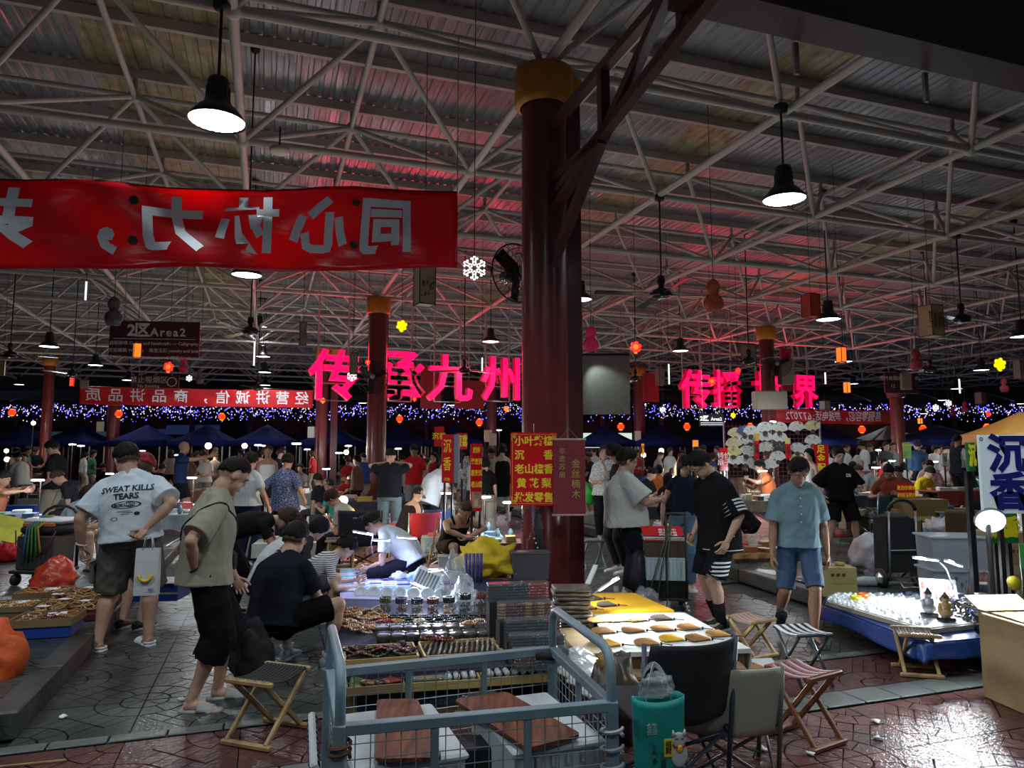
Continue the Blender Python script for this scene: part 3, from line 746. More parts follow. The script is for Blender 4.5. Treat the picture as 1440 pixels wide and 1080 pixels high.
for a in((1160,570,14,12,24,'pale box lantern over the mirrored hotline banner'),(1243-15,578,0,0,0,''),(1379,560,14,16,26,'pale box lantern near the right fairy lights'),(1433,520,14,26,22,'pinkish pale paper lantern at the right edge'),(119,540,12,12,26,'pale box lantern left of the small mirrored banner'),
(426,470,12,34,19,'brown paper lantern panel left of the first red column'),(497,512,14,30,20,'grey paper lantern above the first glowing character'),(3,518,9,20,22,'pale paper lantern at the left edge'),(928,530,14,24,22,'striped paper lantern left of the right characters'),(1053,500,20,30,22,'dark reddish paper lantern beside the right column cap')):
 if a[2]:box_lantern(a[0],a[1],a[2],a[3],a[4],.4,(.26,.20,.16),0,a[5])
def flower(px,py,wp,Y,c1,c2,lab):
 r=wp*Y/2000;t=E('flower_light',at(px,py,Y),0,lab,'light','glowing flower lights');a_,b_=MB(),MB()
 for k in range(6):
  a=pi/3*k+.3;a_.sph((r*.62*cos(a),0,r*.62*sin(a)),(r*.34,r*.2,r*.34),8,6)
 b_.sph((0,-r*.15,0),(r*.42,r*.2,r*.42),8,6);b_.sph((0,0,-r*.9),(r*.3,r*.2,r*.2),6,5)
 a_.obj('petal',emit('glow %s'%(c1,),c1,1.6),t,True);b_.obj('centre',emit('glow %s'%(c2,),c2,1.6),t,True)
 cord(t,r)
RD,OR,YE=(1.,.03,.02),(1.,.17,.02),(1.,.66,.0)
for a in((237,516,16,18,RD,OR,'red and orange flower light below the area sign'),(894,488,18,18,RD,OR,'red and orange flower light right of the thick column'),(517,509,8,20,RD,OR,'orange flower light by the first red column'),(1001,536,12,20,RD,OR,'orange flower light before the character bo'),
(1038,521,9,22,RD,RD,'small red flower light above the character bo'),(583,561,7,26,RD,OR,'small red flower light under the character cheng'),(712,575,8,26,OR,OR,'tiny orange flower light by the thick column'),(454,563,8,26,OR,OR,'tiny orange flower light under the first character'),
(565,458,17,17,YE,YE,'yellow flower light above the character cheng'),(1406,512,19,19,YE,YE,'yellow flower light at the right edge'),(1031,584,8,24,YE,YE,'tiny yellow flower light right of the black area sign'),(1390,582,8,26,RD,RD,'tiny red flower light at the far right')):flower(*a)
def round_lantern(px,py,wp,Y,lab):
 r=wp*Y/2000;t=E('round_lantern',at(px,py,Y),0,lab,'lantern','round red lanterns along the far end')
 MB().sph((0,0,0),(r,r,r*.95),12,8).obj('lantern_body',M('red lantern glow',(.8,.03,.01),.6,em=(1,.055,.01),es=1.3),t,True)
 MB().cyl((0,0,-r),(0,0,-r*.85),r*.5,n=10).cyl((0,0,r*.85),(0,0,r),r*.5,n=10).obj('lantern_cap',emit('lantern amber',(1,.4,.03),1.5),t)
 MB().cyl((0,0,-r*1.6),(0,0,-r),r*.12,n=5).obj('tassel',m_red,t)
for k,(px,py)in enumerate(((17,580),(167,582),(312,586),(562,589),(674,594),(873,600),(966,600),(1055,600),(1212,604),(1298,603),(1388,601))):
 round_lantern(px,py,10,36,('first','second','third','fourth','fifth','sixth','seventh','eighth','ninth','tenth','eleventh')[k]+' round red lantern from the left along the far end')
 # ------------------------------------------------------------ blue canopies
ORD=('first','second','third','fourth','fifth','sixth','seventh','eighth','ninth','tenth','eleventh','twelfth','thirteenth','fourteenth')
def canopy(px,wp,Y,m,lab,zp=3.25,ze=2.35,name='market_canopy',rz=0.):
 W=wp*Y/1000/2;c=at(px,640,Y);t=E(name,(c.x,Y,0),rz,lab,'canopy')
 mb=MB();n=6
 def sl(q):return ze+(zp-ze)*(1-q)**1.25
 for k in range(4):
  c0,s0=cos(k*pi/2),sin(k*pi/2)
  def fn(a,b,c0=c0,s0=s0):q=.02+b*.98;x=(a*2-1)*W*q;y=-W*q;return(x*c0-y*s0,x*s0+y*c0,sl(q))
  mb.sheet(fn,4,6,.01)
  mb.box((-s0*-W*1*1 if 0 else W*s0,-W*c0,ze-.13),(2*W if k%2==0 else .02,.02 if k%2==0 else 2*W,.28))
 mb.obj('canopy_cloth',m,t,True)
 for x in(-W,W):
  for y in(-W,W):MB().box((x*.98,y*.98,ze/2),(.05,.05,ze)).obj('leg',m_tubed,t)
 return t
for k,px in enumerate((28,110,205,290,375,470,560,640,850,928,1010,1090)):
 canopy(px,76+(px-28)*.00,37+(k%3)*.3,m_bluet,ORD[k]+' blue market canopy from the left')
canopy(1150,80,34,m_bluet,'blue canopy with a sagging edge beside the fan stall',rz=.3)
canopy(1320,110,34,m_bluet,'wide blue canopy behind the green photo poster',zp=3.1)
canopy(1440,120,22,M('orange canopy',(.55,.27,.05),.6),'orange canopy behind the blue 沉香 sign',zp=3.0,ze=2.25)
canopy(1250,90,38,M('brown canopy',(.12,.045,.02),.6),'brown canopy left of the right brick red column',zp=3.2)
# scattered stall lamps over the far field (each lamp is a small bright head on a thin pole)
pole=MB().cyl((0,0,0),(0,0,1),.012,n=5).mesh('pole',m_black)
head=MB().bbox((0,0,0),(.26,.07,.04),.015).mesh('lamp_head',emit('stall lamp',(.9,.97,1.),9))
headw=MB().sph((0,0,0),.1,8,6).mesh('lamp_head',emit('warm lamp',(1.,.72,.42),7),True)
fl=[(102,625,30,0),(114,627,30,0),(47,615-20,33,1),(9,634,33,2),(293,627,22,1),(344,627,26,1),(363,626,27,0),(373,627,27,0),(417,624,20,0),(490,627,28,0),(477,637,26,0),(487,636,28,2),(560,631,28,0),(702,605,34,0),
(1087,598-5,24,0),(930,634,26,1),(1235,633,26,0),(865,628,33,0),(1310,640,30,0),(1335,640,30,0),(1410,650,22,0),(432,632,30,0),(640,634,30,2),(1055,632,32,2),(200,634,32,0),(1160,628,32,0),(780,640,28,0),(10,646,28,2),(1275,634,33,0),(905,640,30,2),(530,640,30,0),(250,640,30,0)]
for k,(px,py,Y,c)in enumerate(fl):
 p=at(px,py,Y);t=E('stall_lamp',(p.x,p.y,0),rn.uniform(0,.6),'far stall lamp, a small bright head on a thin pole among the distant stalls','lamp','far stall lamps')
 link('pole',pole,t,scale=(1,1,p.z));link('lamp_head',headw if c else head,t,location=(0,0,p.z))
 light('POINT',p+Vector((0,-.3,.0)),45,(.88,.94,1.)if c==0 else(1.,.75,.5),.12)
 # ------------------------------------------------------------ people
SKIN={}
def skin(k):
 t={0:(.50,.30,.21),1:(.42,.235,.155),2:(.58,.37,.27),3:(.33,.18,.115)}[k]
 return M('skin %d'%k,t,.5,var=.07,vs=25,bump=.15,bs=90,spec=.35)
def clothm(col,key='',rough=.85,**k):
 return M('fabric %.3f %.3f %.3f %s'%(*col,key),col,rough,bump=.25,bs=14,spec=.25 if max(col)>.05 else .06,**k)
def voxel(mb,vox,smooth=4,fac=.5,folds=0.,seed=0,flim=None):
 me=bpy.data.meshes.new('v');me.from_pydata(mb.v,[],mb.f)
 o=bpy.data.objects.new('v',me);TS_.collection.objects.link(o)
 m=o.modifiers.new('r','REMESH');m.mode='VOXEL';m.voxel_size=vox
 if smooth:q=o.modifiers.new('s','SMOOTH');q.iterations=smooth;q.factor=fac
 n=bpy.data.meshes.new_from_object(o.evaluated_get(tmp_dg()))
 bpy.data.objects.remove(o);bpy.data.meshes.remove(me)
 N=len(n.vertices);co=np.empty(N*3,np.float32);n.vertices.foreach_get('co',co);co=co.reshape(-1,3)
 if folds and N:
  no=np.empty(N*3,np.float32);n.vertex_normals.foreach_get('vector',no);no=no.reshape(-1,3)
  rs=np.random.RandomState(seed);d=np.zeros(N);wp=np.zeros((N,3))
  for k in range(3):wp+=np.sin(co@rs.normal(0,7,(3,3))+rs.uniform(0,6,3))*.03
  c2=co+wp
  for k in range(7):
   wv=rs.normal(0,1,3);wv[2]*=.7;wv=wv/np.linalg.norm(wv)*rs.uniform(9,30);q=np.sin(c2@wv+rs.uniform(0,6));d+=(1-np.abs(q))**2*rs.uniform(.5,1)*14/np.linalg.norm(wv)-.2
  co=co+no*(d*folds)[:,None];n.vertices.foreach_set('co',co.astype(np.float32).ravel());n.update()
 n.polygons.foreach_set('use_smooth',[True]*len(n.polygons));return n
def limb(mb,pts,rad,n=10,ends=True,flat=False):
 mb.tube(pts,list(rad),n)
 if ends:
  mb.sph(pts[0],rad[0],n,6)
  if not flat:mb.sph(pts[-1],rad[-1],n,6)
def ik(a,t,l1,l2,pole):
 a,t=Vector(a),Vector(t);d=t-a;L_=d.length;mx=(l1+l2)*.995
 if L_>mx:d=d*(mx/L_);L_=mx;t=a+d
 if L_<abs(l1-l2)+.02:L_=abs(l1-l2)+.02;d=d.normalized()*L_;t=a+d
 x=(l1*l1-l2*l2+L_*L_)/(2*L_);h=sqrt(max(0,l1*l1-x*x));u=d.normalized();p=Vector(pole);p=p-u*p.dot(u)
 p=p.normalized()if p.length>1e-4 else Vector((0,1,0));return a+u*x+p*h,t
def mixr(pts,rad,ts):
 out=[];rr=[]
 for t in ts:
  k=min(int(t),len(pts)-2);f=t-k;out.append(pts[k].lerp(pts[k+1],f));rr.append(rad[k]*(1-f)+rad[k+1]*f)
 return out,rr
def hand(mb,w,d,nrm,s,curl=.5,side=1,n=6,spread=.12,point=False):
 d=Vector(d).normalized();nrm=Vector(nrm);nrm=(nrm-d*nrm.dot(d)).normalized();x=d.cross(nrm)*side
 T=Matrix((x,d,nrm)).transposed().to_4x4()
 mb.sph(w+d*.045*s,(.042*s,.055*s,.017*s),10,8,T=T);mb.sph(w+d*.07*s,(.041*s,.03*s,.014*s),10,6,T=T);mb.sph(w,(.028*s,.03*s,.02*s),8,6,T=T)
 for k,(off,ln,r)in enumerate(((.030,.072,.0085),(.010,.080,.009),(-.010,.074,.0085),(-.030,.058,.0075))):
  p=w+d*.085*s+x*off*s;a=-.1;dd=d;pts=[p-d*.02*s];c=curl*(.9+.12*k)
  if point and k==0:c=.05
  yaw=off/.03*spread
  for q,fr in enumerate((.45,.32,.23)):
   a+=c*(1.0,1.1,.7)[q];v=(d*cos(a)+x*(yaw*(1 if q==0 else .6))+nrm*sin(a)).normalized();pts.append(p);p=p+v*ln*fr*s
  pts.append(p);mb.tube(pts,[r*s,r*s,r*.95*s,r*.85*s,r*.6*s],n);mb.sph(p,r*.62*s,n,4)
 b=w+d*.025*s+x*.028*s;v=(d*.65+x*.75+nrm*.35).normalized();p1=b+v*.035*s;v2=(d*.9+x*.3+nrm*(.3+curl*.4)).normalized();p2=p1+v2*.03*s;p3=p2+v2*.022*s
 mb.tube([b,p1,p2,p3],[.0125*s,.0115*s,.01*s,.007*s],n);mb.sph(p3,.0072*s,n,4)
def hair_mesh(style,Th,s,seed,far):
 mb=MB();rn=random.Random(seed);rx,ry,rz=.083,.102,.118
 lim={'short':(1.0,1.36,1.88),'buzz':(.86,1.2,1.85),'bob':(1.15,2.1,2.35),'long':(1.0,1.9,2.3),'bun':(1.0,1.5,2.05),'pony':(1.0,1.55,2.1),'fringe':(1.32,1.6,2.1),'bald':(.0,1.2,1.6)}[style]
 th=.012 if style=='buzz' else .022;up=1.0 if style=='buzz' else 1.055
 nu,nv=(14,7)if far else(40,16);ph=rn.uniform(0,6)
 def fn(a,b):
  az=a*2*pi;c=cos(az)
  l=lim[0]*max(0,c)**.7+lim[1]*(1-abs(c))+lim[2]*max(0,-c)**.8
  l+=.05*sin(az*9+ph)+.03*sin(az*17);p=max(.001,l*b)
  tuft=1+(0 if style=='buzz' else .025*sin(az*11+b*9+ph)+.02*sin(az*23+ph*3)*b)
  k=up*tuft-(.05 if style=='short' else .02)*b**3-(.12 if style in('short','fringe')else .06)*b**8
  return Th@Vector((rx*k*sin(p)*sin(az)*1.0*s,(ry*k*sin(p)*cos(az)-.006)*s,(rz*k*cos(p)+.004)*s))
 mb.sheet(fn,nu,nv,th*s*.8)
 if style=='bun':
  mb.sph(Th@Vector((.01,-.10*s,.055*s)),.042*s,10,8)
  if not far:
   for k in range(5):mb.tube([Th@(Vector((.03*cos(k*1.3)+.01,-.10+.03*sin(k*1.3),.06+.02*sin(k*2.)))*s+Vector((.012*cos(q),.012*sin(q),.01*q))*s)for q in range(6)],.006*s,4)
 if style in('pony',):
  mb.tube([Th@(Vector(p)*s)for p in((0,-.09,.04),(0,-.13,.03),(0,-.145,-.05),(0,-.125,-.14),(0,-.12,-.24))],[.025*s,.035*s,.036*s,.03*s,.01*s],8)
 return mb,fn
PEOPLE=[]
def person(label,loc,rz=0.,H=1.72,lod=1,skin_=0,lean=0.,curl=0.,side=0.,twist=0.,nod=0.,turn=0.,tilt=0.,pel=None,lh=None,rh=None,lf=None,rf=None,lk=None,rk=None,le=None,re=None,
fat=1.,top=None,bot=None,shoe=('sneaker',(.7,.7,.7)),hair=('short',(.02,.017,.015)),fem=False,group=None,curlh=.45,glasses=False,hyaw=(0,0),arms=True,legs=True,point=False,sock=None,seed=None,headonly=False,extra=None):
 far=lod>=3;vox={0:.0085,1:.011,2:.016,3:.028,4:.04}[lod];s=H/1.72;seed=seed if seed is not None else int(abs(loc[0]*131+loc[1]*17))%9999
 root=E('person',loc,rz,label,'person',group);V=Vector
 def sc(p):return V(p)*s
 P=sc(pel or(0,0,.91));la,lb=R(lean),R(lean+curl);X=V((cos(R(side)),0,-sin(R(side))))
 def dirv(a):return(V((sin(R(side)),sin(a),cos(a)*cos(R(side))))).normalized()
 d1,d2=dirv(la),dirv(lb);dm=(d1+d2).normalized()
 sp=[P-d1*.09*s,P,P+d1*.13*s,P+d1*.13*s+dm*.14*s,P+d1*.13*s+dm*.14*s+d2*.10*s]
 sp.append(sp[-1]+d2*.085*s);sp.append(sp[-1]+d2*.055*s);Nb=sp[-1]
 Xs=(X*cos(R(twist))+V((0,1,0))*sin(R(twist))).normalized()
 Xl=[X.lerp(Xs,t).normalized()for t in(0,0,.2,.5,.8,1,1)]
 wd=[.150,.165,.143,.150,.162,.118,.062];dp=[.10,.115,.100,.108,.112,.078,.060]
 if fem:wd=[.150,.168,.122,.130,.140,.100,.05]
 wd=[a*(1+(fat-1)*.7)for a in wd];dp=[a*(1+(fat-1)*(1.5 if 0<i<5 else .5))for i,a in enumerate(dp)]
 def ringset(mb,idx,infl,n=18,off=0,dz0=0.,wmul=None):
  vs=[];fs=[]
  for q,i in enumerate(idx):
   if isinstance(i,tuple):c,dx,rx,ry,ax=i
   else:c,ax=sp[i],(sp[min(i+1,6)]-sp[max(i-1,0)]).normalized();dx,rx,ry=Xl[i],wd[i]*s,dp[i]*s
   dy=ax.cross(dx).normalized();f_=infl[q]if isinstance(infl,(list,tuple))else infl
   for k in range(n):
    t=2*pi*k/n;e=.8;cx=abs(cos(t))**e*(1 if cos(t)>0 else-1);cy=abs(sin(t))**e*(1 if sin(t)>0 else-1);vs.append(c+dx*(rx+f_*s)*cx+dy*(ry+f_*s)*cy)
  m=len(idx)
  for q in range(m-1):
   for k in range(n):j=(k+1)%n;fs.append((q*n+k,q*n+j,q*n+n+j,q*n+n+k))
  fs+=[tuple(range(n-1,-1,-1)),tuple(range((m-1)*n,m*n))];mb.add(vs,fs)
  # joints
 sh=sp[4]+d2*.034*s;sw=(.148 if fem else .168)*(1+(fat-1)*.4)
 SL,SR=sh-Xs*sw*s,sh+Xs*sw*s;hw=.088*(1+(fat-1)*.4)
 HL,HR=P-X*hw*s-V((0,0,.03*s)),P+X*hw*s-V((0,0,.03*s))
 lh=sc(lh)if lh else SL+V((-.04,.02,-.53))*s;rh=sc(rh)if rh else SR+V((.04,.02,-.53))*s
 bl=-V((0,1,0))*.9
 EL,WL=ik(SL,lh,.285*s,.25*s,V(le)if le else bl+V((-.5,0,-.1)));ER,WR=ik(SR,rh,.285*s,.25*s,V(re)if re else bl+V((.5,0,-.1)))
 lf=lf or(-.10,.0,0,8);rf=rf or(.10,.0,0,-8)
 AL,AR=sc(lf[:3])+V((0,0,.085*s)),sc(rf[:3])+V((0,0,.085*s));fw=V((0,1,0))
 KL,AL=ik(HL,AL,.425*s,.41*s,V(lk)if lk else fw+V((-.12,0,0)));KR,AR=ik(HR,AR,.425*s,.41*s,V(rk)if rk else fw+V((.12,0,0)))
 Rh=Euler((R(-nod),R(tilt),0)).to_matrix();Rh=Matrix.Rotation(R(turn),3,'Z')@Rh
 nk=(d2*.75+V((0,0,.5))+Rh@V((0,.3,.2))).normalized();Hc=Nb+nk*.048*s+Rh@V((0,.014,.105))*s;Th=Matrix.Translation(Hc)@Rh.to_4x4()@Matrix.Scale(1.07*(1+(fat-1)*.3),4);hs=s*1.07*(1+(fat-1)*.3)
 b=MB();n=8 if far else 12
 if not headonly:ringset(b,range(7),0)
 b.tube([Nb-d2*.06*s,Nb+nk*.05*s,Hc-Rh@V((0,.01,.04))*s],[.066*s*(1+(fat-1)*.5),(.050 if fem else .058)*s*(1+(fat-1)*.4),.052*s],n)
 b.sph(Hc+Rh@V((0,-.008,.022))*hs,(.075*hs,.094*hs,.092*hs),14,10,T=Rh.to_4x4())
 b.sph(Hc+Rh@V((0,.02,-.045))*hs,(.060*hs*(1+(fat-1)*.4),.070*hs,.070*hs),12,8,T=Rh.to_4x4())
 if not far:
  b.sph(Hc+Rh@V((0,.068,-.092))*hs,(.026*hs,.022*hs,.02*hs),8,6,T=Rh.to_4x4())
  b.tube([Hc+Rh@(V(p)*hs)for p in((0,.080,.02),(0,.092,-.010),(0,.097,-.024))],[.008*hs,.011*hs,.012*hs],8)
  for q in(-1,1):
   b.sph(Hc+Rh@V((q*.014,.086,-.027))*hs,.009*hs,6,5);b.sph(Hc+Rh@V((q*.077,-.005,-.01))*hs,(.009*hs,.018*hs,.030*hs),8,6,T=Rh.to_4x4())
   b.sph(Hc+Rh@V((q*.032,.082,.022))*hs,(.024*hs,.012*hs,.008*hs),8,6,T=Rh.to_4x4())
  b.sph(Hc+Rh@V((0,.083,-.056))*hs,(.024*hs,.012*hs,.009*hs),8,6,T=Rh.to_4x4())
 else:b.sph(Hc+Rh@V((0,.1,-.02))*hs,.015*hs,6,4)
 if not headonly:
  for S_ in(SL,SR):b.tube([Nb-d2*.005*s,Nb.lerp(S_,.5)+d2*.004*s,S_],[.05*s,.05*s,.052*s],n)
 am=1+(fat-1)*.8;fm=.86 if fem else 1
 arr=[.054*am*fm,.050*am*fm,.038*am*fm,.040*am*fm,.025*fm]
 for S_,E_,W_ in((SL,EL,WL),(SR,ER,WR))if arms and not headonly else():
  limb(b,[S_,S_.lerp(E_,.5),E_,E_.lerp(W_,.3),W_],[r*s for r in arr],n);b.sph(E_,.039*am*fm*s,n,6)
 lm=1+(fat-1)*.6
 for H_,K_,A_ in((HL,KL,AL),(HR,KR,AR))if legs and not headonly else():
  cb=K_.lerp(A_,.32)-(A_-K_).normalized().cross(X).cross((A_-K_).normalized())*0+V((0,-.012*s,0))
  limb(b,[H_,H_.lerp(K_,.45),K_.lerp(H_,.08),K_.lerp(A_,.1),cb,K_.lerp(A_,.7),A_],[q*lm*s for q in(.092,.082,.058,.053,.058,.040,.034)],n)
  b.sph(K_,.056*lm*s,n,6)
 feet=[]
 for(f_,A_,H_)in((lf,AL,HL),(rf,AR,HR)):
  yaw=R(f_[3])if len(f_)>3 else 0;pit=R(f_[4])if len(f_)>4 else 0
  Tf=Matrix.Translation(A_)@Euler((-pit,0,0)).to_matrix().to_4x4()if 0 else Matrix.Translation(A_)@Matrix.Rotation(yaw,4,'Z')@Matrix.Rotation(-pit,4,'X');feet.append(Tf)
  if legs and not headonly:
   b.tube([Tf@V((0,-.04,-.045)),Tf@V((0,.0,-.035)),Tf@V((0,.09*s,-.05*s)),Tf@V((0,.15*s,-.062*s))],[.033*s,.04*s,.034*s,.022*s],n);b.sph(Tf@V((0,.14*s,-.062*s)),(.042*s,.04*s,.02*s),8,6,T=Matrix.Rotation(yaw,4,'Z'))
 bm_=voxel(b,vox,3 if far else 5)
 if arms and not headonly:
  hm=MB()
  for S_,E_,W_,sd,hy in((SL,EL,WL,1,hyaw[0]),(SR,ER,WR,-1,hyaw[1])):
   fd=(W_-E_).normalized();inn=(Matrix.Rotation(R(hy)*sd,3,fd)@(X*sd));hand(hm,W_+fd*.01*s,fd,inn,s,curlh,-1 if sd==1 else 1,5 if far else 7,point=point and sd==1)
  bm2=bmesh.new();bm2.from_mesh(bm_);hme=hm.mesh('h',skin(skin_),True);bm2.from_mesh(hme);bm2.to_mesh(bm_);bm2.free();bpy.data.meshes.remove(hme)
 bm_.materials.clear();bm_.materials.append(skin(skin_));link('body',bm_,root)
 # clothes
 if top:
  col=top.get('col',(.6,.6,.6));loose=top.get('loose',.022);kind=top.get('kind','tee');hem=top.get('hem',.06);c=MB()
  bottom=sp[1]-d1*hem*s if not top.get('drop')else sp[1]+V((0,0,-hem*s));ax=d1
  bw=(wd[1]+.012+loose*.8)*s;bd=(dp[1]+.014+loose*(.9+.0))*s
  lst_=[(bottom,Xl[0],bw,bd,ax),(sp[1]+d1*.03*s,Xl[1],(wd[1]+loose*.6)*s,(dp[1]+loose*.8)*s,ax),2,3,4]
  inf=[0,0,loose*1.1,loose,loose*.5]
  if kind=='tank':lst_+=[(sp[5]-d2*.02*s,Xl[5],.10*s,.075*s,d2)];inf+=[.0]
  else:lst_+=[(sp[5]-d2*.012*s,Xl[5],wd[5]*s*1.0,(.098+.04*(fat-1))*s,d2),(sp[6]-d2*.012*s,Xl[6],.080*s,(.090+.05*(fat-1))*s,d2)];inf+=[.018,0]
  ringset(c,lst_,inf,20)
  for S_ in(SL,SR):
   q0=sp[6]-d2*.022*s if kind!='tank' else Nb.lerp(S_,.45)
   if kind!='tank' or not fem:c.tube([q0,Nb.lerp(S_,.5)+d2*.0*s,Nb.lerp(S_,.62 if kind=='tank' else 1)],[(.072+.02*(fat-1)+loose*.2)*s,(.066+loose*.25)*s,(.056+loose*.3)*s],n)
  if kind!='tank':
   sl=top.get('sleeve',.62);slr=top.get('slr',1.0)
   for S_,E_,W_ in((SL,EL,WL),(SR,ER,WR)):
    pl,pr_=mixr([S_-(E_-S_)*.02,E_,W_],[(.056+loose*.35)*am*fm,(.050+loose*.62*slr)*am*fm,(.036+loose*.35)],[0,.25,min(sl,1)*.6+.15,min(sl,1)]+([1.35,sl]if sl>1.3 else[]))
    c.tube(pl,[r*s for r in pr_],n);c.sph(S_,(.056+loose*.3)*am*fm*s,n,6)
  tm=voxel(c,max(vox,.010),3 if far else 4,folds=top.get('folds',.0045)if not far else 0,seed=seed);m=top.get('mat')or clothm(col);tm.materials.append(m);so_=link('shirt',tm,root)
  if top.get('smat'):
   tm.materials.append(top['smat'])
   for f in tm.polygons:
    q=f.center-sp[4]
    if abs(q.dot(Xs))>(.125 if fem else .14)*s and q.dot(d2)>-.3*s and(q.dot(Xs)>0 or not top.get('right_only')):f.material_index=1
  if not far and top.get('collar'):
   cm=MB().lathe([(.078,-.045),(.070,-.004),(.088,-.022),(.094,-.055)],n=18);me=cm.mesh('collar',m,True);o=link('collar',me,root);o.matrix_local=Matrix.Translation(sp[6])@d2.to_track_quat('Z','Y').to_matrix().to_4x4()@Matrix.Scale(s,4)
 if bot:
  kind=bot.get('kind','shorts');col=bot.get('col',(.05,.05,.05));lo=bot.get('loose',.022);c=MB()
  ringset(c,[0,1,(sp[1]+d1*.09*s,Xl[1],wd[2]*1.02*s,dp[2]*1.02*s,d1)],[.018,.016,.012],20)
  ln=bot.get('len',{'shorts':.82,'long':1.93,'skirt':.8,'wide':1.93}[kind])
  if kind=='skirt':
   a_=P;e_=KL.lerp(KR,.5)*ln+P*(1-ln);dd=(P-e_).normalized();ringset(c,[(e_,X,.20*s,.15*s,dd),(P.lerp(e_,.4),X,.18*s,.14*s,dd),(P,X,.17*s,.125*s,dd)],0,20)
  else:
   for H_,K_,A_ in((HL,KL,AL),(HR,KR,AR)):
    rr={'shorts':(.098+lo*.3,.078+lo*.7,.072+lo*.7),'long':(.095+lo*.3,.062+lo*.8,.042+lo*.7),'wide':(.10,.10,.12)}[kind]
    ts=[0,.35,min(ln,1)*.85]+([ln]if ln<=1 else[1,1.4,ln]);pl,pr_=mixr([H_+V((0,0,.02)),K_,A_],[r*lm for r in rr],ts);c.tube(pl,[r*s for r in pr_],n);c.sph(H_,rr[0]*lm*s,n,6)
    if ln>1:c.sph(K_,(rr[1])*lm*s,n,6)
  tm=voxel(c,max(vox,.010),3 if far else 4,folds=bot.get('folds',.0045)if not far else 0,seed=seed+5);tm.materials.append(bot.get('mat')or clothm(col));link('trousers' if kind in('long','wide')else('skirt' if kind=='skirt' else 'shorts'),tm,root)
  # footwear
 if shoe and legs and not headonly:
  kind,scol=shoe[:2];mm=M('shoe %s %.2f %.2f %.2f'%(kind,*scol),scol,.55);ms=M('sole white',(.6,.6,.58),.6)if kind=='sneaker' else mm
  for Tf in feet:
   sm_=MB();out=[(-.036,-.07),(.036,-.07),(.042,.02),(.052,.12),(.036,.19),(0,.208),(-.036,.19),(-.052,.12),(-.042,.02)]
   T2=Tf@Matrix.Scale(s,4)
   sm_.prism(out,-.085,-.058,T=T2);sh_o=None
   if kind in('sneaker','shoe'):
    u=MB().mat(0);vs=[];fs=[];nn_=12
    for y,hw_,z0,z1 in((-.072,.02,-.07,-.02),(-.062,.035,-.075,.005),(-.02,.039,-.075,.018),(.03,.043,-.075,.0),(.09,.047,-.075,-.022),(.15,.045,-.075,-.035),(.19,.03,-.075,-.048),(.2,.012,-.072,-.06)):
     for k in range(nn_):t=2*pi*k/nn_;vs.append(T2@V((hw_*cos(t),y,(z0+z1)/2+(z1-z0)/2*sin(t))))
    for q in range(7):
     for k in range(nn_):j=(k+1)%nn_;fs.append((q*nn_+k,q*nn_+nn_+k,q*nn_+nn_+j,q*nn_+j))
    fs+=[tuple(range(nn_)),tuple(range(8*nn_-1,7*nn_-1,-1))];u.add(vs,fs);so=u.obj('shoe',mm,root,True);sm_.obj('sole',ms,so)
   else:
    y0,y1=(.03,.2)if kind=='clog' else(.05,.15)
    def up_(a,bq):t=pi*a;y=y0+(y1-y0)*bq;hw_=.05 if bq<.8 else .044-(.0 if kind!='clog' else .02*(bq-.8)*5);hh=.058-.028*bq if kind!='clog' or bq<.95 else .012;return T2@V((hw_*cos(t),y,-.07+hh*sin(t)))
    sm_.sheet(up_,10,6,.006)
    if kind=='clog':sm_.tube([T2@V((.045*cos(t),-.02-.05*sin(t),-.045))for t in[pi*q/8 for q in range(9)]],.009*s,6)
    sm_.obj('shoe',mm,root,True)
   if sock:
    k_=MB();Ki=KL if Tf is feet[0]else KR;A0=Tf.to_translation();k_.tube([A0+V((0,0,-.04)),A0,A0.lerp(Ki,sock[0])],[.046*s,.044*s,.060*s],10);k_.obj('sock',clothm(sock[1]),root,True)
    # hair
 st,hc=hair[:2];hm_=M('hair %.2f %.2f'%hc[:2],hc,.55,bump=.7,bs=30,bstretch=(4,4,.4),spec=.15)
 if st not in('none','cap','bandana'):
  mb,fn=hair_mesh(st,Th,s,seed,far)
  if st=='long':
   bk=Hc+Rh@V((0,-.09,-.02))*s;dn=V((0,0,-1))if lean<40 else V((0,.35,-1)).normalized();bkd=-(Rh@V((0,1,0)));bkd.z=0;bkd=bkd.normalized()if bkd.length>.1 else V((0,-1,0))
   mb.sheet(lambda a,q:Vector(Hc)+Rh@(V(((a-.5)*.165,-.075+.03*abs(a-.5)*2,.0))*s)+dn*q*hair[2]*s+bkd*.03*sin(q*3)*s+V((0,0,0.03*s)),8,8,.035*s)
  mb.obj('hair',hm_,root,True)
  if st=='short' and lod<2:
   MB().sheet(lambda a,q:Th@(V((.0775*sin(q*(1.0*max(0,cos(a*2*pi))**.7+1.72*(1-abs(cos(a*2*pi)))+2.15*max(0,-cos(a*2*pi))**.8)+.001)*sin(a*2*pi),.0975*sin(q*(1.0*max(0,cos(a*2*pi))**.7+1.72*(1-abs(cos(a*2*pi)))+2.15*max(0,-cos(a*2*pi))**.8)+.001)*cos(a*2*pi)-.007,.11*cos(q*(1.0*max(0,cos(a*2*pi))**.7+1.72*(1-abs(cos(a*2*pi)))+2.15*max(0,-cos(a*2*pi))**.8))+.006))*s),32,10,.004).obj('stubble',M('cropped hair',(.085,.055,.042),.8,spec=.1),root,True)
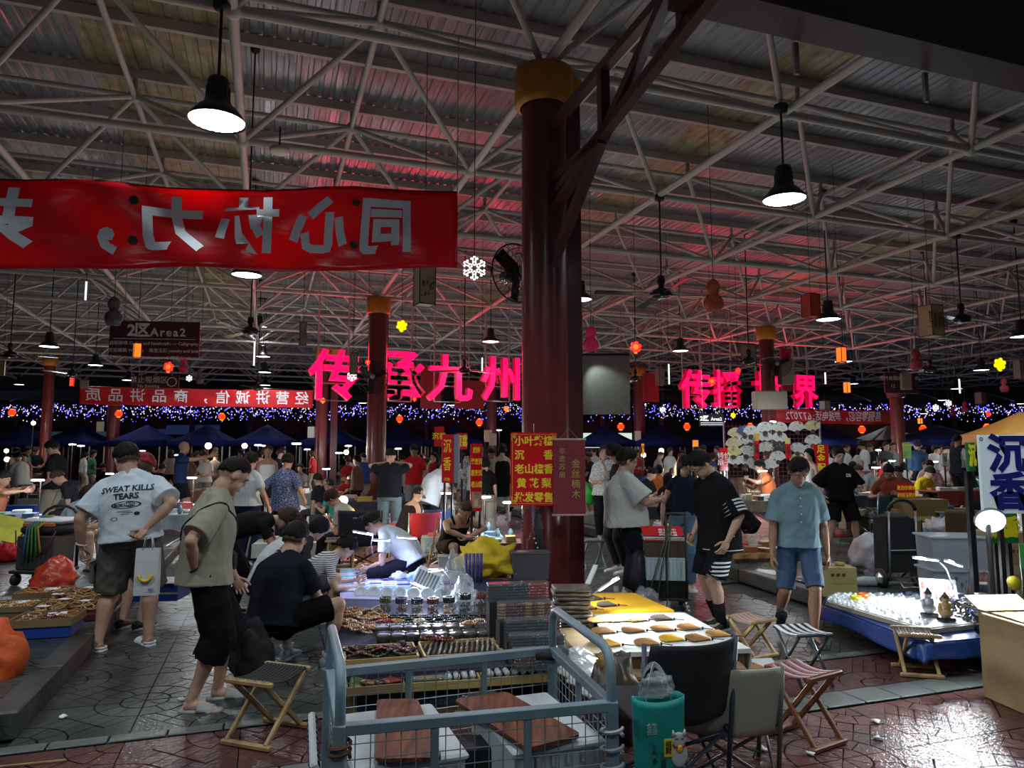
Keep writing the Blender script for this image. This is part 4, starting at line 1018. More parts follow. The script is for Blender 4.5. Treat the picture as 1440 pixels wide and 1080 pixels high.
 if st=='cap':
  mb=MB();mb.sheet(lambda a,q:Th@(V((.088*sin(q*1.5)*sin(a*2*pi),.107*sin(q*1.5)*cos(a*2*pi),.125*cos(q*1.5)+.005))*s),24,8,.006);mb.sheet(lambda a,q:Th@(V(((a-.5)*.15*(1-q*.3),.09+q*.085-.09*(a-.5)**2*4*.4,.03-q*.015))*s),8,4,.004)
  mb.obj('cap',clothm(hc),root,True);mb2,_=hair_mesh('short',Th@Matrix.Scale(.96,4),s,seed,far);mb2.obj('hair',M('hair 0.02 0.02',(.02,.017,.015),.5),root,True)
 if st=='bandana':
  mb,_=hair_mesh('bob',Th@Matrix.Scale(.97,4),s,seed,far);mb.obj('hair',M('hair brown',(.06,.03,.02),.5),root,True)
  MB().sheet(lambda a,q:Th@(V((.094*sin(.15+q*1.35)*sin(a*2*pi),.114*sin(.15+q*1.35)*cos(a*2*pi)-.01,.13*cos(.15+q*1.35)))*s),24,8,.006).obj('bandana',hc if not isinstance(hc,tuple)else clothm(hc,'b',col2=(.02,.01,.01),vs=18),root,True)
 if lod<=2 and hair[0]is not None:
  for q in(-1,1):
   c_=V((q*.031,.083,.006));eo=MB().sph(Th@(c_*s),(.0125*s,.006*s,.006*s),8,6,T=Rh.to_4x4()).obj('eye',M('eye white',(.6,.58,.55),.3),root,True)
   MB().sph(Th@((c_+V((0,.004,-.001)))*s),(.006*s,.0035*s,.0055*s),8,6,T=Rh.to_4x4()).obj('iris',M('iris',(.015,.01,.008),.2),eo,True)
   MB().tube([Th@(V((q*x,y,z))*s)for x,y,z in((.014,.091,.026),(.03,.088,.031),(.048,.075,.025))],.0032*s,5).obj('eyebrow',M('brow',(.02,.015,.012),.8),root)
  MB().sph(Th@(V((0,.0905,-.056))*s),(.023*s,.006*s,.005*s),8,6,T=Rh.to_4x4()).obj('mouth',M('lips',(.30,.11,.09),.5),root,True)
 if glasses:
  gl=MB()
  for q in(-1,1):
   gl.tube([Th@(V((q*.033+.021*cos(t),.104,.004+.016*sin(t)))*s)for t in[k*pi/8 for k in range(16)]],.0016*s,5,closed=True);gl.tube([Th@(V((q*.054,.102,.01))*s),Th@(V((q*.076,.06,.012))*s),Th@(V((q*.08,-.02,.012))*s)],.0018*s,5)
  gl.tube([Th@(V((-.012,.104,.006))*s),Th@(V((.012,.104,.006))*s)],.0016*s,5);gl.obj('glasses',m_blackg,root)
 return dict(root=root,s=s,Hc=Hc,Th=Th,Rh=Rh,sp=sp,Xl=Xl,d1=d1,d2=d2,SL=SL,SR=SR,EL=EL,ER=ER,WL=WL,WR=WR,KL=KL,KR=KR,AL=AL,AR=AR,wd=wd,dp=dp,HL=HL,HR=HR)
from mathutils.bvhtree import BVHTree
def stick(P,target,me,centre,right,up,depth=.3,off=.004,name='print',m=None,label=None):
 """lay a flat mesh on the surface of a garment (local coordinates of the person)"""
 to=[c for c in P['root'].children if c.name.split('.')[0]==target][0]
 bv=BVHTree.FromPolygons([v.co for v in to.data.vertices],[p.vertices for p in to.data.polygons])
 right,up=Vector(right).normalized(),Vector(up).normalized();up=(up-right*up.dot(right)).normalized();nrm=right.cross(up);c=Vector(centre)
 bm=bmesh.new();bm.from_mesh(me);bmesh.ops.triangulate(bm,faces=bm.faces)
 for _ in range(3):bmesh.ops.subdivide_edges(bm,edges=[e for e in bm.edges if e.calc_length()>.03],cuts=1);bmesh.ops.triangulate(bm,faces=bm.faces)
 for v in bm.verts:
  p=c+right*v.co.x+up*v.co.y;h=bv.ray_cast(p+nrm*depth,-nrm)
  v.co=(h[0]+nrm*off)if h[0]is not None else p
 bm.to_mesh(me);bm.free();me.materials.clear();me.materials.append(m);o=link(name,me,P['root'])
 if label:o['label']=label
 return o
def rect(w_,h,slant=0):return MB().grid(lambda a,b:((a-.5)*w_,(b-.5)*h+slant*(a-.5),0),4,1).mesh('r',m_black)
def ell(rx,ry,th=None):
 if th is None:return MB().lathe([(0.0001,0),(1,0)],n=24,T=Matrix.Diagonal((rx,ry,1,1))).mesh('e',m_black)
 return MB().lathe([(1-th/ry,0),(1,0)],n=28,T=Matrix.Diagonal((rx,ry,1,1))).mesh('e',m_black)
def stripes(name,c1,c2,n,axis=2,w=.5):
 def t(nt,b,tc):
  N,L=nt.nodes,nt.links;sx=N.new('ShaderNodeSeparateXYZ');L.new(tc.outputs['Object'],sx.inputs[0]);m1=N.new('ShaderNodeMath');m1.operation='MULTIPLY';m1.inputs[1].default_value=n
  L.new(sx.outputs[axis],m1.inputs[0]);f=N.new('ShaderNodeMath');f.operation='FRACT';L.new(m1.outputs[0],f.inputs[0]);g_=N.new('ShaderNodeMath');g_.operation='GREATER_THAN';g_.inputs[1].default_value=w;L.new(f.outputs[0],g_.inputs[0])
  mx=N.new('ShaderNodeMix');mx.data_type='RGBA';mx.inputs[6].default_value=(*c1,1);mx.inputs[7].default_value=(*c2,1);L.new(g_.outputs[0],mx.inputs[0]);L.new(mx.outputs[2],b.inputs['Base Color'])
 return M(name,c1,.85,tex=t)
def patterned(name,c1,c2,sc,thr=.5):
 def t(nt,b,tc):
  N,L=nt.nodes,nt.links;v=N.new('ShaderNodeTexVoronoi');v.inputs['Scale'].default_value=sc;v.feature='DISTANCE_TO_EDGE';L.new(tc.outputs['Object'],v.inputs['Vector'])
  g_=N.new('ShaderNodeMath');g_.operation='GREATER_THAN';g_.inputs[1].default_value=thr;L.new(v.outputs[0],g_.inputs[0]);mx=N.new('ShaderNodeMix');mx.data_type='RGBA';mx.inputs[6].default_value=(*c1,1);mx.inputs[7].default_value=(*c2,1);L.new(g_.outputs[0],mx.inputs[0]);L.new(mx.outputs[2],b.inputs['Base Color'])
 return M(name,c1,.85,tex=t)
def pp(px,Y,z=0.):p=at(px,640,Y);return Vector((p.x,Y,z))
def D(x):return R(x)
BK=(.018,.017,.016);HB_=(.009,.008,.007);m_blackprint=M('black print',(.015,.016,.02),.7);m_wprint=M('white print',(.68,.72,.75),.7)
WT=(.60,.68,.74);DN=(.10,.16,.25);BR_=(.05,.03,.02)
# 1 man in the white printed tee
q=onz(176,914);P=person('heavy man in white tee with black back print, grey-green cargo shorts and white clogs',q,D(14),1.80,0,0,side=-5,lean=1,curl=6,nod=36,turn=34,fat=1.32,
lh=(-.37,.02,.83),rh=(.17,-.22,1.00),re=(1,-.35,.1),le=(-.6,-.8,0),lf=(-.20,-.02,0,62),rf=(.15,.08,0,35),top=dict(col=WT,loose=.045,hem=.03,sleeve=.80,slr=1.5,folds=.006),bot=dict(kind='shorts',col=(.115,.12,.095),len=1.0,loose=.05,folds=.006),shoe=('clog',(.75,.78,.8)),hair=('short',HB_),hyaw=(0,60),curlh=.8)
P1=P;sp4=P['sp'][4];X1=-P['Xl'][4]
def onback(P,dz,dx=0):return P['sp'][4]+P['d2']*dz*P['s']+P['Xl'][4]*dx
for txt,sz,dz,dx in(('SWEAT KILLS',.070,.005,.02),('TEARS',.068,-.058,.02)):
 stick(P,'shirt',text_mesh(txt,sz,0,.0025),onback(P,dz,dx),P['Xl'][4],P['d2']+P['Xl'][4]*-.05,name='lettering',m=m_blackprint)
stick(P,'shirt',ell(.115,.030,.004),onback(P,-.125,.02),P['Xl'][4],P['d2'],name='emblem_ring',m=m_blackprint)
stick(P,'shirt',ell(.045,.021),onback(P,-.123,.05),P['Xl'][4],P['d2'],name='emblem_oval',m=m_blackprint)
stick(P,'shirt',text_mesh('BOK',.036,0,.0015),onback(P,-.127,-.035),P['Xl'][4],P['d2'],name='lettering',m=m_blackprint)
stick(P,'shirt',text_mesh('NCTO',.028,0,.0008),onback(P,-.123,.055),P['Xl'][4],P['d2'],name='lettering',m=m_wprint,off=.0055)
stick(P,'shirt',ell(.028,.014,.003),onback(P,-.23,-.075),P['Xl'][4],P['d2'],name='emblem_ring',m=m_blackprint)
stick(P,'shirt',ell(.022,.015),onback(P,-.20,.10),P['Xl'][4],P['d2'],name='small_mark',m=m_blackprint)
for k,(a,b)in enumerate(((.0,-.175),(.03,-.187),(.01,-.199))):stick(P,'shirt',rect(.10-k*.015,.0035),onback(P,b,a),P['Xl'][4],P['d2'],name='text_line',m=m_blackprint)
MB().lathe([(.043,-.006),(.047,0),(.043,.006)],n=16).obj('bangle',M('white bangle',(.75,.75,.7),.4),P['root'],True,location=P['WL']+(P['WL']-P['EL']).normalized()*-.03,rotation_euler=(.1,.3,0))
# cargo pockets
for sd in(-1,):
 k_=(P['HL']if sd<0 else P['HR']).lerp(P['KL']if sd<0 else P['KR'],.62);MB().bbox((0,0,0),(.03,.17,.17),.01).bbox((sd*.012,0,.07),(.02,.18,.05),.008).obj('cargo_pocket',clothm((.115,.12,.095)),P['root'],location=k_+Vector((sd*.135,-.03,0)))
 # its bag
def paper_bag(p,rz,w_,d_,h,m,lab,hand=None):
 t=E('paper_bag',p,rz,lab,'bag');b=MB()
 b.sheet(lambda a,q:(w_/2*cos(a*2*pi)*(1 if abs(cos(a*2*pi))<.71 else .71/abs(cos(a*2*pi)))*1.35,d_/2*sin(a*2*pi)*(1 if abs(sin(a*2*pi))<.71 else .71/abs(sin(a*2*pi)))*1.35*(1-.5*q**3),h*q),16,4,.003);b.box((0,0,.004),(w_*.95,d_*.95,.006));b.obj('bag_body',m,t)
 for s_ in(-1,1):MB().tube([(-w_*.2,s_*d_*.3,h*.97),(-w_*.12,s_*.01,h+.10),(w_*.12,s_*.01,h+.10),(w_*.2,s_*d_*.3,h*.97)],.004,5).obj('handle',m_white,t,True)
 return t
hb=q+Matrix.Rotation(D(14),3,'Z')@P['WR']
t=paper_bag(hb+Vector((.03,-.02,-.55)),.15,.19,.08,.38,M('white bag paper',(.62,.66,.68),.4),'white paper bag with yellow smile mark held behind the white tee man')
MB().tube([(-.05+.05*(1+cos(a))/1-.0,-.058,.17+.05*sin(a))for a in[pi+k*pi/10 for k in range(11)]],.013,6).obj('yellow_mark',m_yel,t,True)
lettering('BAG',.025,m_blackprint,t,(.05,-.055,.05))
# 2 man in the beige tee
q=onz(280,994);P=person('man in beige tee with cross strap, black long shorts and grey slides, hand on hip',q,D(-62),1.70,0,0,lean=2,curl=9,nod=40,turn=8,fat=1.08,rh=(.17,-.08,.93),re=(.7,-.5,0),lh=(-.2,.22,.80),
lf=(-.09,.12,0,-10),rf=(.10,-.06,0,-25),top=dict(col=(.285,.27,.20),loose=.05,hem=.10,drop=True,sleeve=.85,slr=1.5,folds=.006),bot=dict(kind='shorts',col=(.008,.008,.009),len=1.04,loose=.05),shoe=('slide',(.32,.33,.31)),hair=('buzz',HB_),hyaw=(0,-70),curlh=.6)
P2=P;s=P['s'];sp_=P['sp'];pts=[]
to=[c for c in P['root'].children if c.name.startswith('shirt')][0];bv=BVHTree.FromPolygons([v.co for v in to.data.vertices],[p.vertices for p in to.data.polygons])
for k in range(40):
 a=2*pi*k/40;c=sp_[3]+P['Xl'][3]*.11*cos(a)*1.0+P['d2']*(.20*cos(a)-.02);d=Vector((cos(a),sin(a),0));h=bv.ray_cast(c+d*.5,-d);pts.append((h[0]if h[0]else c)+d*.004)
MB().tube(pts,.006,5,closed=True).obj('cross_strap',m_blackc,P['root'])
MB().bbox((0,0,0),(.18,.07,.13),.02).obj('waist_bag',m_blackc,P['root'],location=sp_[1]+Vector((-.08,.17,.03)))
MB().lathe([(.032,-.008),(.036,0),(.032,.008)],n=14).obj('wristband',m_blackc,P['root'],True,location=P['WR'],rotation_euler=(.6,.2,0))
# 3 crouching man, black tee, on folding stool
q=onz(388,948);q3=q;P3=person('man in plain black tee sitting on a folding stool with his back to us',q,D(-20),1.72,0,0,side=-6,pel=(0,-.05,.40),lean=16,curl=14,nod=36,fat=1.15,lh=(-.42,.18,.25),rh=(.12,.45,.45),
lf=(-.16,.34,0,10),rf=(.30,.24,0,-35),lk=(-.3,.6,.8),rk=(.55,.6,.5),top=dict(col=(.010,.012,.018),loose=.035,hem=.05,sleeve=.75,slr=1.4),bot=dict(kind='shorts',col=(.006,.006,.007),len=.86),shoe=('sneaker',(.30,.33,.40)),hair=('short',HB_),sock=(.1,(.5,.5,.5)))
# 4 bending person
person('woman in black top with long brown hair bending low over the stall',pp(335,7.5),D(-72),1.66,1,0,fem=True,lean=66,curl=18,nod=78,pel=(0,-.12,.88),lh=(-.08,.62,.62),rh=(.12,.60,.60),top=dict(col=(.012,.012,.013),loose=.03,hem=.02),bot=dict(kind='long',col=(.008,.008,.01)),shoe=('sneaker',(.03,.03,.03)),hair=('long',(.06,.03,.018),.30))
m_str1=stripes('black white stripe sleeve',(.012,.012,.016),(.5,.5,.5),42,2,.8)
person('seated woman in white raglan top with striped black sleeves and a hair clip bun',pp(372,6.9),D(-48),1.62,1,2,fem=True,pel=(0,0,.42),lean=20,curl=18,nod=40,lf=(-.12,.35,0),rf=(.16,.38,0),lh=(-.05,.42,.55),rh=(.2,.42,.50),lk=(-.2,.7,.8),rk=(.3,.7,.8),top=dict(col=(.5,.53,.52),smat=m_str1,loose=.03,sleeve=.85,hem=.05),bot=dict(kind='long',col=(.07,.105,.11)),shoe=('sneaker',(.4,.4,.4)),hair=('bun',HB_))
person('young woman with dark bob leaning in behind the striped sleeve woman',pp(402,7.7),D(-60),1.60,1,2,fem=True,pel=(0,0,.40),lean=24,curl=18,nod=42,lf=(-.12,.3,0),rf=(.16,.3,0),lh=(-.05,.5,.5),rh=(.2,.45,.45),lk=(-.2,.7,.8),rk=(.3,.7,.8),top=dict(col=(.03,.03,.035),loose=.02),bot=dict(kind='long',col=(.02,.02,.03)),shoe=('sneaker',(.4,.4,.4)),hair=('bob',HB_))
m_str2=stripes('fine white black stripe',(.6,.6,.6),(.03,.03,.03),55,2,.6)
person('squatting woman in fine striped white tee reaching across the bright stall',pp(424,7.2),D(-64),1.60,1,2,fem=True,pel=(0,0,.34),lean=35,curl=22,nod=50,lf=(-.12,.25,0),rf=(.16,.28,0),lh=(-.05,.62,.40),rh=(.18,.58,.36),lk=(-.2,.7,.8),rk=(.3,.7,.8),top=dict(col=WT,mat=m_str2,loose=.02),bot=dict(kind='shorts',col=(.05,.05,.06),len=.8),shoe=('sneaker',(.4,.4,.4)),hair=('bun',HB_))
# 8 vendor
person('stall keeper in pale grey tee kneeling and sorting goods under the blue white lamps',pp(583,8.0),D(78),1.66,0,0,pel=(0,0,.50),lean=34,curl=22,nod=55,lf=(-.14,.12,0,0),rf=(.14,.12,0,0),lk=(-.4,.9,.5),rk=(.4,.9,.4),lh=(-.14,.50,.42),rh=(.05,.5,.42),top=dict(col=(.50,.55,.58),loose=.035,hem=.03),bot=dict(kind='long',col=(.010,.010,.016),loose=.03),shoe=('sneaker',(.3,.3,.3)),hair=('short',HB_))
# middle background, left of the column
person('man in black tee and blue jeans standing with raised arms by the red column',pp(549,12.6),D(8),1.80,1,0,fat=1.1,nod=20,lh=(-.10,.30,1.44),le=(-1,-.1,-.1),rh=(.1,.3,1.45),re=(1,-.1,-.1),top=dict(col=(.012,.015,.02),loose=.04,hem=.03),bot=dict(kind='long',col=(.13,.20,.24),loose=.03),hair=('buzz',HB_))
person('man in bright red tee facing the camera behind the stalls',pp(583,15.5,ZP),D(175),1.74,2,1,top=dict(col=(.55,.01,.015),loose=.04),bot=dict(kind='long',col=(.25,.25,.25)),nod=25)
person('woman in loose white shirt leaning right over a stall',pp(604,13.2),D(-50),1.70,2,0,fem=True,fat=1.2,lean=22,curl=10,nod=45,lh=(-.1,.45,1.0),rh=(.15,.45,1.0),top=dict(col=(.60,.66,.70),loose=.06,hem=.16,sleeve=.8),bot=dict(kind='long',col=(.02,.02,.02)),hair=('bun',HB_))
person('seated woman in cream cap and dark vest',pp(570,11.6),D(-40),1.60,2,2,fem=True,pel=(0,0,.5),lean=20,curl=10,nod=30,lf=(-.1,.4,0),rf=(.1,.4,0),lh=(-.1,.4,.6),rh=(.1,.4,.6),top=dict(col=(.02,.02,.02),kind='tank'),bot=dict(kind='long',col=(.3,.1,.12)),hair=('cap',(.42,.36,.26)))
person('man in black tank top seated with forearms on his bare knees',pp(634,9.6),D(-150),1.72,1,0,pel=(0,0,.46),lean=30,curl=16,nod=48,lf=(-.16,.42,0),rf=(.16,.42,0),lh=(-.02,.52,.62),rh=(.04,.52,.62),le=(-.6,-.2,.3),re=(.6,-.2,.3),top=dict(col=(.014,.014,.016),kind='tank'),bot=dict(kind='shorts',col=(.02,.02,.022),len=.85),hair=('buzz',(.05,.04,.035)),shoe=('slide',(.03,.03,.03)))
person('woman in sleeveless black dress with white sneakers seen from behind',pp(706,16.2,ZP),D(15),1.76,1,2,fem=True,nod=15,turn=-20,lf=(-.18,-.08,0),rf=(.16,.05,0),top=dict(col=(.012,.012,.013),kind='tank',loose=.05,hem=.1),bot=dict(kind='skirt',col=(.012,.012,.013),len=.8),hair=('bob',HB_),shoe=('sneaker',(.65,.65,.65)),sock=(.18,(.6,.6,.6)))
person('woman in black crop top and cream wide trousers',pp(684,13.6),D(10),1.64,1,2,fem=True,lh=(-.22,.05,.85),top=dict(col=(.012,.012,.013),loose=.012,hem=-.05),bot=dict(kind='wide',col=(.42,.40,.33)),hair=('bob',HB_),nod=15,turn=30)
person('woman in white patterned blouse behind the narrow red stall signs',pp(654,15.2,ZP),D(-120),1.62,2,2,fem=True,lh=(-.1,.3,1.1),rh=(.1,.3,1.1),nod=30,top=dict(col=WT,mat=patterned('white blouse dark motif',(.12,.12,.14),(.6,.62,.64),22,.08),loose=.03,hem=.1),bot=dict(kind='long',col=(.2,.15,.12)),hair=('bun',HB_))
person('woman in pink top with long hair seen between the two narrow signs',pp(664,16.6,ZP),D(150),1.62,2,2,fem=True,lh=(-.1,.3,1.1),rh=(.1,.3,1.1),nod=30,top=dict(col=(.45,.28,.3),loose=.03),bot=dict(kind='long',col=(.02,.02,.03)),hair=('long',HB_,.3))
person('girl in white tee just behind the taller narrow sign',pp(668,14.6,ZP),D(150),1.55,2,2,fem=True,nod=20,top=dict(col=(.55,.55,.55),loose=.03),bot=dict(kind='long',col=(.05,.03,.03)),hair=('long',HB_,.25))
person('man in yellowish tee partly behind the crop top woman',pp(694,17.5,ZP),D(140),1.68,2,1,nod=25,top=dict(col=(.4,.4,.25),loose=.03),bot=dict(kind='long',col=(.03,.03,.03)))
person('seated man in beige tee looking at his phone in a folding chair',pp(501,10.2),D(80),1.70,1,2,pel=(0,0,.5),lean=16,curl=20,nod=45,lf=(-.12,.5,0),rf=(.12,.48,0),lh=(-.06,.38,.72),rh=(.06,.38,.72),top=dict(col=(.42,.38,.29),loose=.03),bot=dict(kind='long',col=(.012,.012,.014)),hair=('fringe',(.03,.02,.016)))
person('older man in teal green tee seated by the far stall',pp(474,13.6),D(75),1.64,2,1,pel=(0,0,.5),lean=12,nod=20,lf=(-.12,.45,0),rf=(.12,.45,0),lh=(-.1,.35,.7),rh=(.1,.35,.7),top=dict(col=(.02,.24,.20),loose=.03),bot=dict(kind='long',col=(.05,.05,.05)),hair=('cap',(.25,.22,.12)))
person('seated man in black behind the teal green tee man',pp(456,14.6),D(60),1.66,2,0,pel=(0,0,.55),lean=12,nod=20,lf=(-.12,.45,0),rf=(.12,.45,0),top=dict(col=(.02,.02,.025),loose=.03),bot=dict(kind='long',col=(.05,.05,.05)))
person('woman in brown checked shirt standing with folded arms by a blue post',pp(503,17.),D(70),1.66,2,0,fem=True,lh=(.05,.25,1.12),rh=(-.05,.28,1.1),top=dict(col=(.14,.07,.05),loose=.03,sleeve=1.8),bot=dict(kind='long',col=(.02,.02,.03)),hair=('short',HB_))
person('woman in white tee with low ponytail and navy trousers seen from behind',pp(350,10.6),D(-10),1.72,1,0,fem=True,fat=1.15,lh=(-.2,.15,.9),rh=(.28,.12,.88),nod=20,top=dict(col=(.56,.60,.60),loose=.03,hem=.0),bot=dict(kind='long',col=(.015,.02,.05),loose=.03),hair=('pony',HB_))
person('woman in white sleeveless top with a brown shoulder bag facing us',pp(377,15.2,ZP),D(190),1.70,2,3,fem=True,fat=1.15,top=dict(col=(.6,.56,.52),kind='tank',loose=.03,hem=.02),bot=dict(kind='long',col=(.015,.015,.02)),hair=('short',BR_))
person('woman in blue and white patterned shirt seen from behind',pp(402,11.6),D(-8),1.70,1,0,fem=True,fat=1.2,nod=25,lh=(-.32,.05,.95),rh=(.32,.05,.95),top=dict(col=DN,mat=patterned('blue white motif',(.22,.27,.42),(.02,.035,.12),26,.045),loose=.05,hem=.14,sleeve=.9),bot=dict(kind='long',col=(.02,.02,.04)),hair=('bun',HB_))
P=person('bald man in navy tee and dark shorts pointing to the right',pp(256,15.2,ZP),D(-75),1.80,1,1,turn=0,nod=5,lh=(-.12,.55,1.42),rh=(.12,.62,1.40),re=(.3,0,-1),le=(-.3,0,-1),top=dict(col=(.012,.03,.09),loose=.03),bot=dict(kind='shorts',col=(.012,.012,.02)),hair=('none',HB_),point=True,curlh=.2)
person('woman with red patterned headscarf and white blouse behind the white tee man',pp(196,6.95),D(-14),1.70,0,2,fem=True,nod=25,top=dict(col=(.5,.52,.52),loose=.05,hem=.14),bot=dict(kind='skirt',col=(.12,.03,.03),len=.7),hair=('bandana',(.40,.02,.03)),shoe=('sneaker',(.02,.02,.02)))
person('man in black tee standing in profile by the far left red column',pp(80,12.8,ZP),D(95),1.78,1,0,nod=32,fat=1.12,rh=(.1,.12,.86),lh=(-.12,.15,.86),top=dict(col=(.013,.014,.016),loose=.04),bot=dict(kind='long',col=(.33,.30,.22)),hair=('short',HB_))
person('woman with short brown hair in pale blue shirt seated behind the hand truck',pp(99,9.4,ZP),D(-88),1.60,1,2,fem=True,pel=(0,0,.44),lean=14,curl=10,nod=38,lf=(-.1,.42,0),rf=(.12,.42,0),lh=(-.1,.4,.62),rh=(.12,.38,.6),top=dict(col=(.34,.44,.52),loose=.04,collar=True),bot=dict(kind='shorts',col=(.25,.22,.16),len=.8),hair=('bob',(.05,.022,.014)),shoe=('slide',(.03,.03,.03)))
person('person in white blouse bending by the far left stalls',pp(33,16.4,ZP),D(60),1.62,2,2,fem=True,lean=18,nod=35,lh=(-.1,.4,1.),rh=(.1,.4,1.),top=dict(col=(.50,.53,.46),loose=.05,hem=.1),bot=dict(kind='long',col=(.03,.03,.03)),hair=('bun',HB_))
person('person in salmon tee seated at the left edge reaching right',pp(-6,11.4,ZP),D(-88),1.66,2,1,pel=(0,0,.5),lean=10,nod=20,lf=(-.1,.45,0),rf=(.12,.45,0),lh=(-.1,.55,1.0),rh=(.1,.55,.95),top=dict(col=(.5,.17,.10),loose=.03),bot=dict(kind='long',col=(.02,.02,.02)))
person('man with orange lit face leaning down behind the short haired woman',pp(118,12.2,ZP),D(120),1.66,2,1,pel=(0,0,.6),lean=30,nod=45,lf=(-.1,.45,0),rf=(.12,.45,0),top=dict(col=(.02,.02,.025),loose=.03),bot=dict(kind='long',col=(.02,.02,.02)),hair=('short',BR_))
# right of the column
P=person('stout man in white tee and black trousers with white sneakers facing right',pp(879,8.55),D(-84),1.74,0,0,fat=1.5,nod=14,turn=0,lean=-3,rh=(.16,.36,1.12),lh=(-.14,.34,1.10),re=(.6,-.8,-.2),lf=(-.09,.04,0),rf=(.1,-.02,0,-6),top=dict(col=(.48,.50,.47),loose=.06,hem=.10,drop=True,sleeve=.9,slr=1.6,folds=.006),bot=dict(kind='long',col=(.012,.013,.018),loose=.035),hair=('short',HB_),shoe=('sneaker',(.66,.68,.68)))
person('woman in white blouse with dark leaf print holding a phone',pp(850,12.6,ZP),D(170),1.66,1,0,fem=True,fat=1.2,lh=(-.02,.25,1.30),rh=(.1,.25,1.05),top=dict(col=WT,mat=patterned('white blouse leaf print',(.07,.07,.08),(.60,.60,.60),20,.035),loose=.045,hem=.1,sleeve=1.2,collar=True),bot=dict(kind='long',col=(.012,.012,.014)),hair=('short',BR_),shoe=('slide',(.5,.48,.42)))
person('tall young man with glasses in black looking down behind the stout man',pp(873,10.2),D(112),1.87,1,2,nod=38,glasses=True,top=dict(col=(.012,.012,.013),loose=.03,smat=clothm((.6,.6,.6))),bot=dict(kind='long',col=(.02,.02,.02)),hair=('fringe',HB_))
person('young woman in navy sleeveless top and blue jeans with long black hair',pp(960,8.95),D(165),1.68,1,0,fem=True,nod=30,turn=25,lh=(-.22,.10,.86),rh=(.27,.06,.84),lf=(-.06,.08,0,20),rf=(.10,-.06,0,-10),top=dict(col=(.012,.018,.04),kind='tee',sleeve=.25,loose=.012,hem=-.02),bot=dict(kind='long',col=(.11,.19,.30),loose=.03),hair=('long',HB_,.30),shoe=('sneaker',(.5,.5,.48)))
q=onz(1010,887);P=person('young man with glasses in black outfit with white sleeve stripes looking down',pp(1008,6.98),D(112),1.77,0,2,nod=46,lean=3,curl=10,fat=1.08,glasses=True,lh=(-.25,.10,.84),rh=(.20,.14,.86),lf=(-.08,.06,0,5),rf=(.10,-.04,0,-10),top=dict(col=(.010,.011,.013),loose=.05,hem=.20,drop=True,sleeve=.98,slr=1.1),bot=dict(kind='shorts',col=(.010,.011,.013),len=.98,loose=.05),hair=('short',HB_),shoe=('sneaker',(.015,.015,.017)),sock=(.45,(.012,.012,.013)))
for k in range(4):
 a=P['SL'].lerp(P['EL'],.52+k*.115);stick(P,'shirt',rect(.17,.017),a,Vector((.25,-1,0)),P['SL']-P['EL'],name='sleeve_stripe',m=m_wprint)
 h=P['HL'].lerp(P['KL'],.62+k*.09);stick(P,'shorts',rect(.24,.017),h+Vector((0,0,0)),Vector((.15,-1,0)),(0,0,1),name='shorts_stripe',m=m_wprint)
stick(P,'shirt',rect(.06,.06),P['sp'][1]+Vector((-.02,.08,-.02)),Vector((.3,-1,0)),(0,0,1),name='patch',m=m_wprint)
stick(P,'shirt',rect(.42,.007),P['sp'][1]+Vector((0,.0,-.175)),Vector((.1,-1,0)),(0,0,1),name='hem_line',m=m_wprint)
P=person('man in light blue polo and denim shorts walking towards us looking down',pp(1117,6.55),D(172),1.68,0,3,nod=36,lean=2,curl=6,lh=(-.25,.02,.80),rh=(.25,.10,.79),lf=(-.07,.17,0,8),rf=(.13,-.25,.10,-5,-40),top=dict(col=(.15,.255,.30),loose=.045,hem=.06,sleeve=.85,slr=1.4,collar=True,folds=.008),bot=dict(kind='shorts',col=(.035,.085,.19),len=.98,loose=.012,folds=.007,mat=M('worn denim',(.018,.045,.115),.8,col2=(.05,.105,.20),vs=4,bump=.3,bs=60)),hair=('short',HB_),shoe=('slide',(.02,.02,.022)))
for k in range(4):stick(P,'shirt',ell(.007,.007),P['sp'][4]+Vector((0,.1,.02-k*.07)),Vector((-1,0,0)),(0,0,1),name='shirt_button',m=m_wprint)
stick(P,'shirt',rect(.012,.22,0),P['sp'][4]+Vector((.005,.1,-.03)),Vector((-1,0,0)),(0,0,1),name='placket',m=clothm((.12,.24,.29)),off=.003)
P=person('man in black tee, black shorts and slippers standing with legs apart',pp(1178,12.6),D(178),1.80,0,2,fat=1.15,nod=14,lh=(-.24,.24,1.02),rh=(.30,.05,.9),lf=(-.26,.0,0,20),rf=(.22,.0,0,-12),top=dict(col=(.008,.008,.009),loose=.06,hem=.08,sleeve=1.0,slr=1.6),bot=dict(kind='shorts',col=(.008,.008,.009),len=.95,loose=.06),hair=('short',HB_),shoe=('slide',(.03,.03,.03)))
stick(P,'shirt',text_mesh('D5',.075,0,.003),P['sp'][4]+Vector((-.10,.1,-.04)),Vector((-1,0,0)),(0,0,1),name='lettering',m=m_wprint)
person('woman in white top with long dark hair behind the light blue polo man',pp(1139,13.8,ZP),D(110),1.62,2,2,fem=True,top=dict(col=(.55,.55,.55),kind='tank',loose=.03),bot=dict(kind='long',col=(.1,.1,.1)),hair=('long',HB_,.35))
person('man in orange tee seated in profile under the paper fan display',pp(1080,14.6,.34),D(88),1.68,1,0,fat=1.1,pel=(0,0,.46),lean=8,curl=8,nod=18,lf=(-.12,.45,0),rf=(.12,.45,0),lh=(-.08,.45,.85),rh=(.1,.45,.72),top=dict(col=(.60,.16,.06),loose=.04),bot=dict(kind='long',col=(.10,.09,.06),mat=patterned('camouflage',(.16,.14,.08),(.04,.045,.03),14,.08)),hair=('short',HB_))
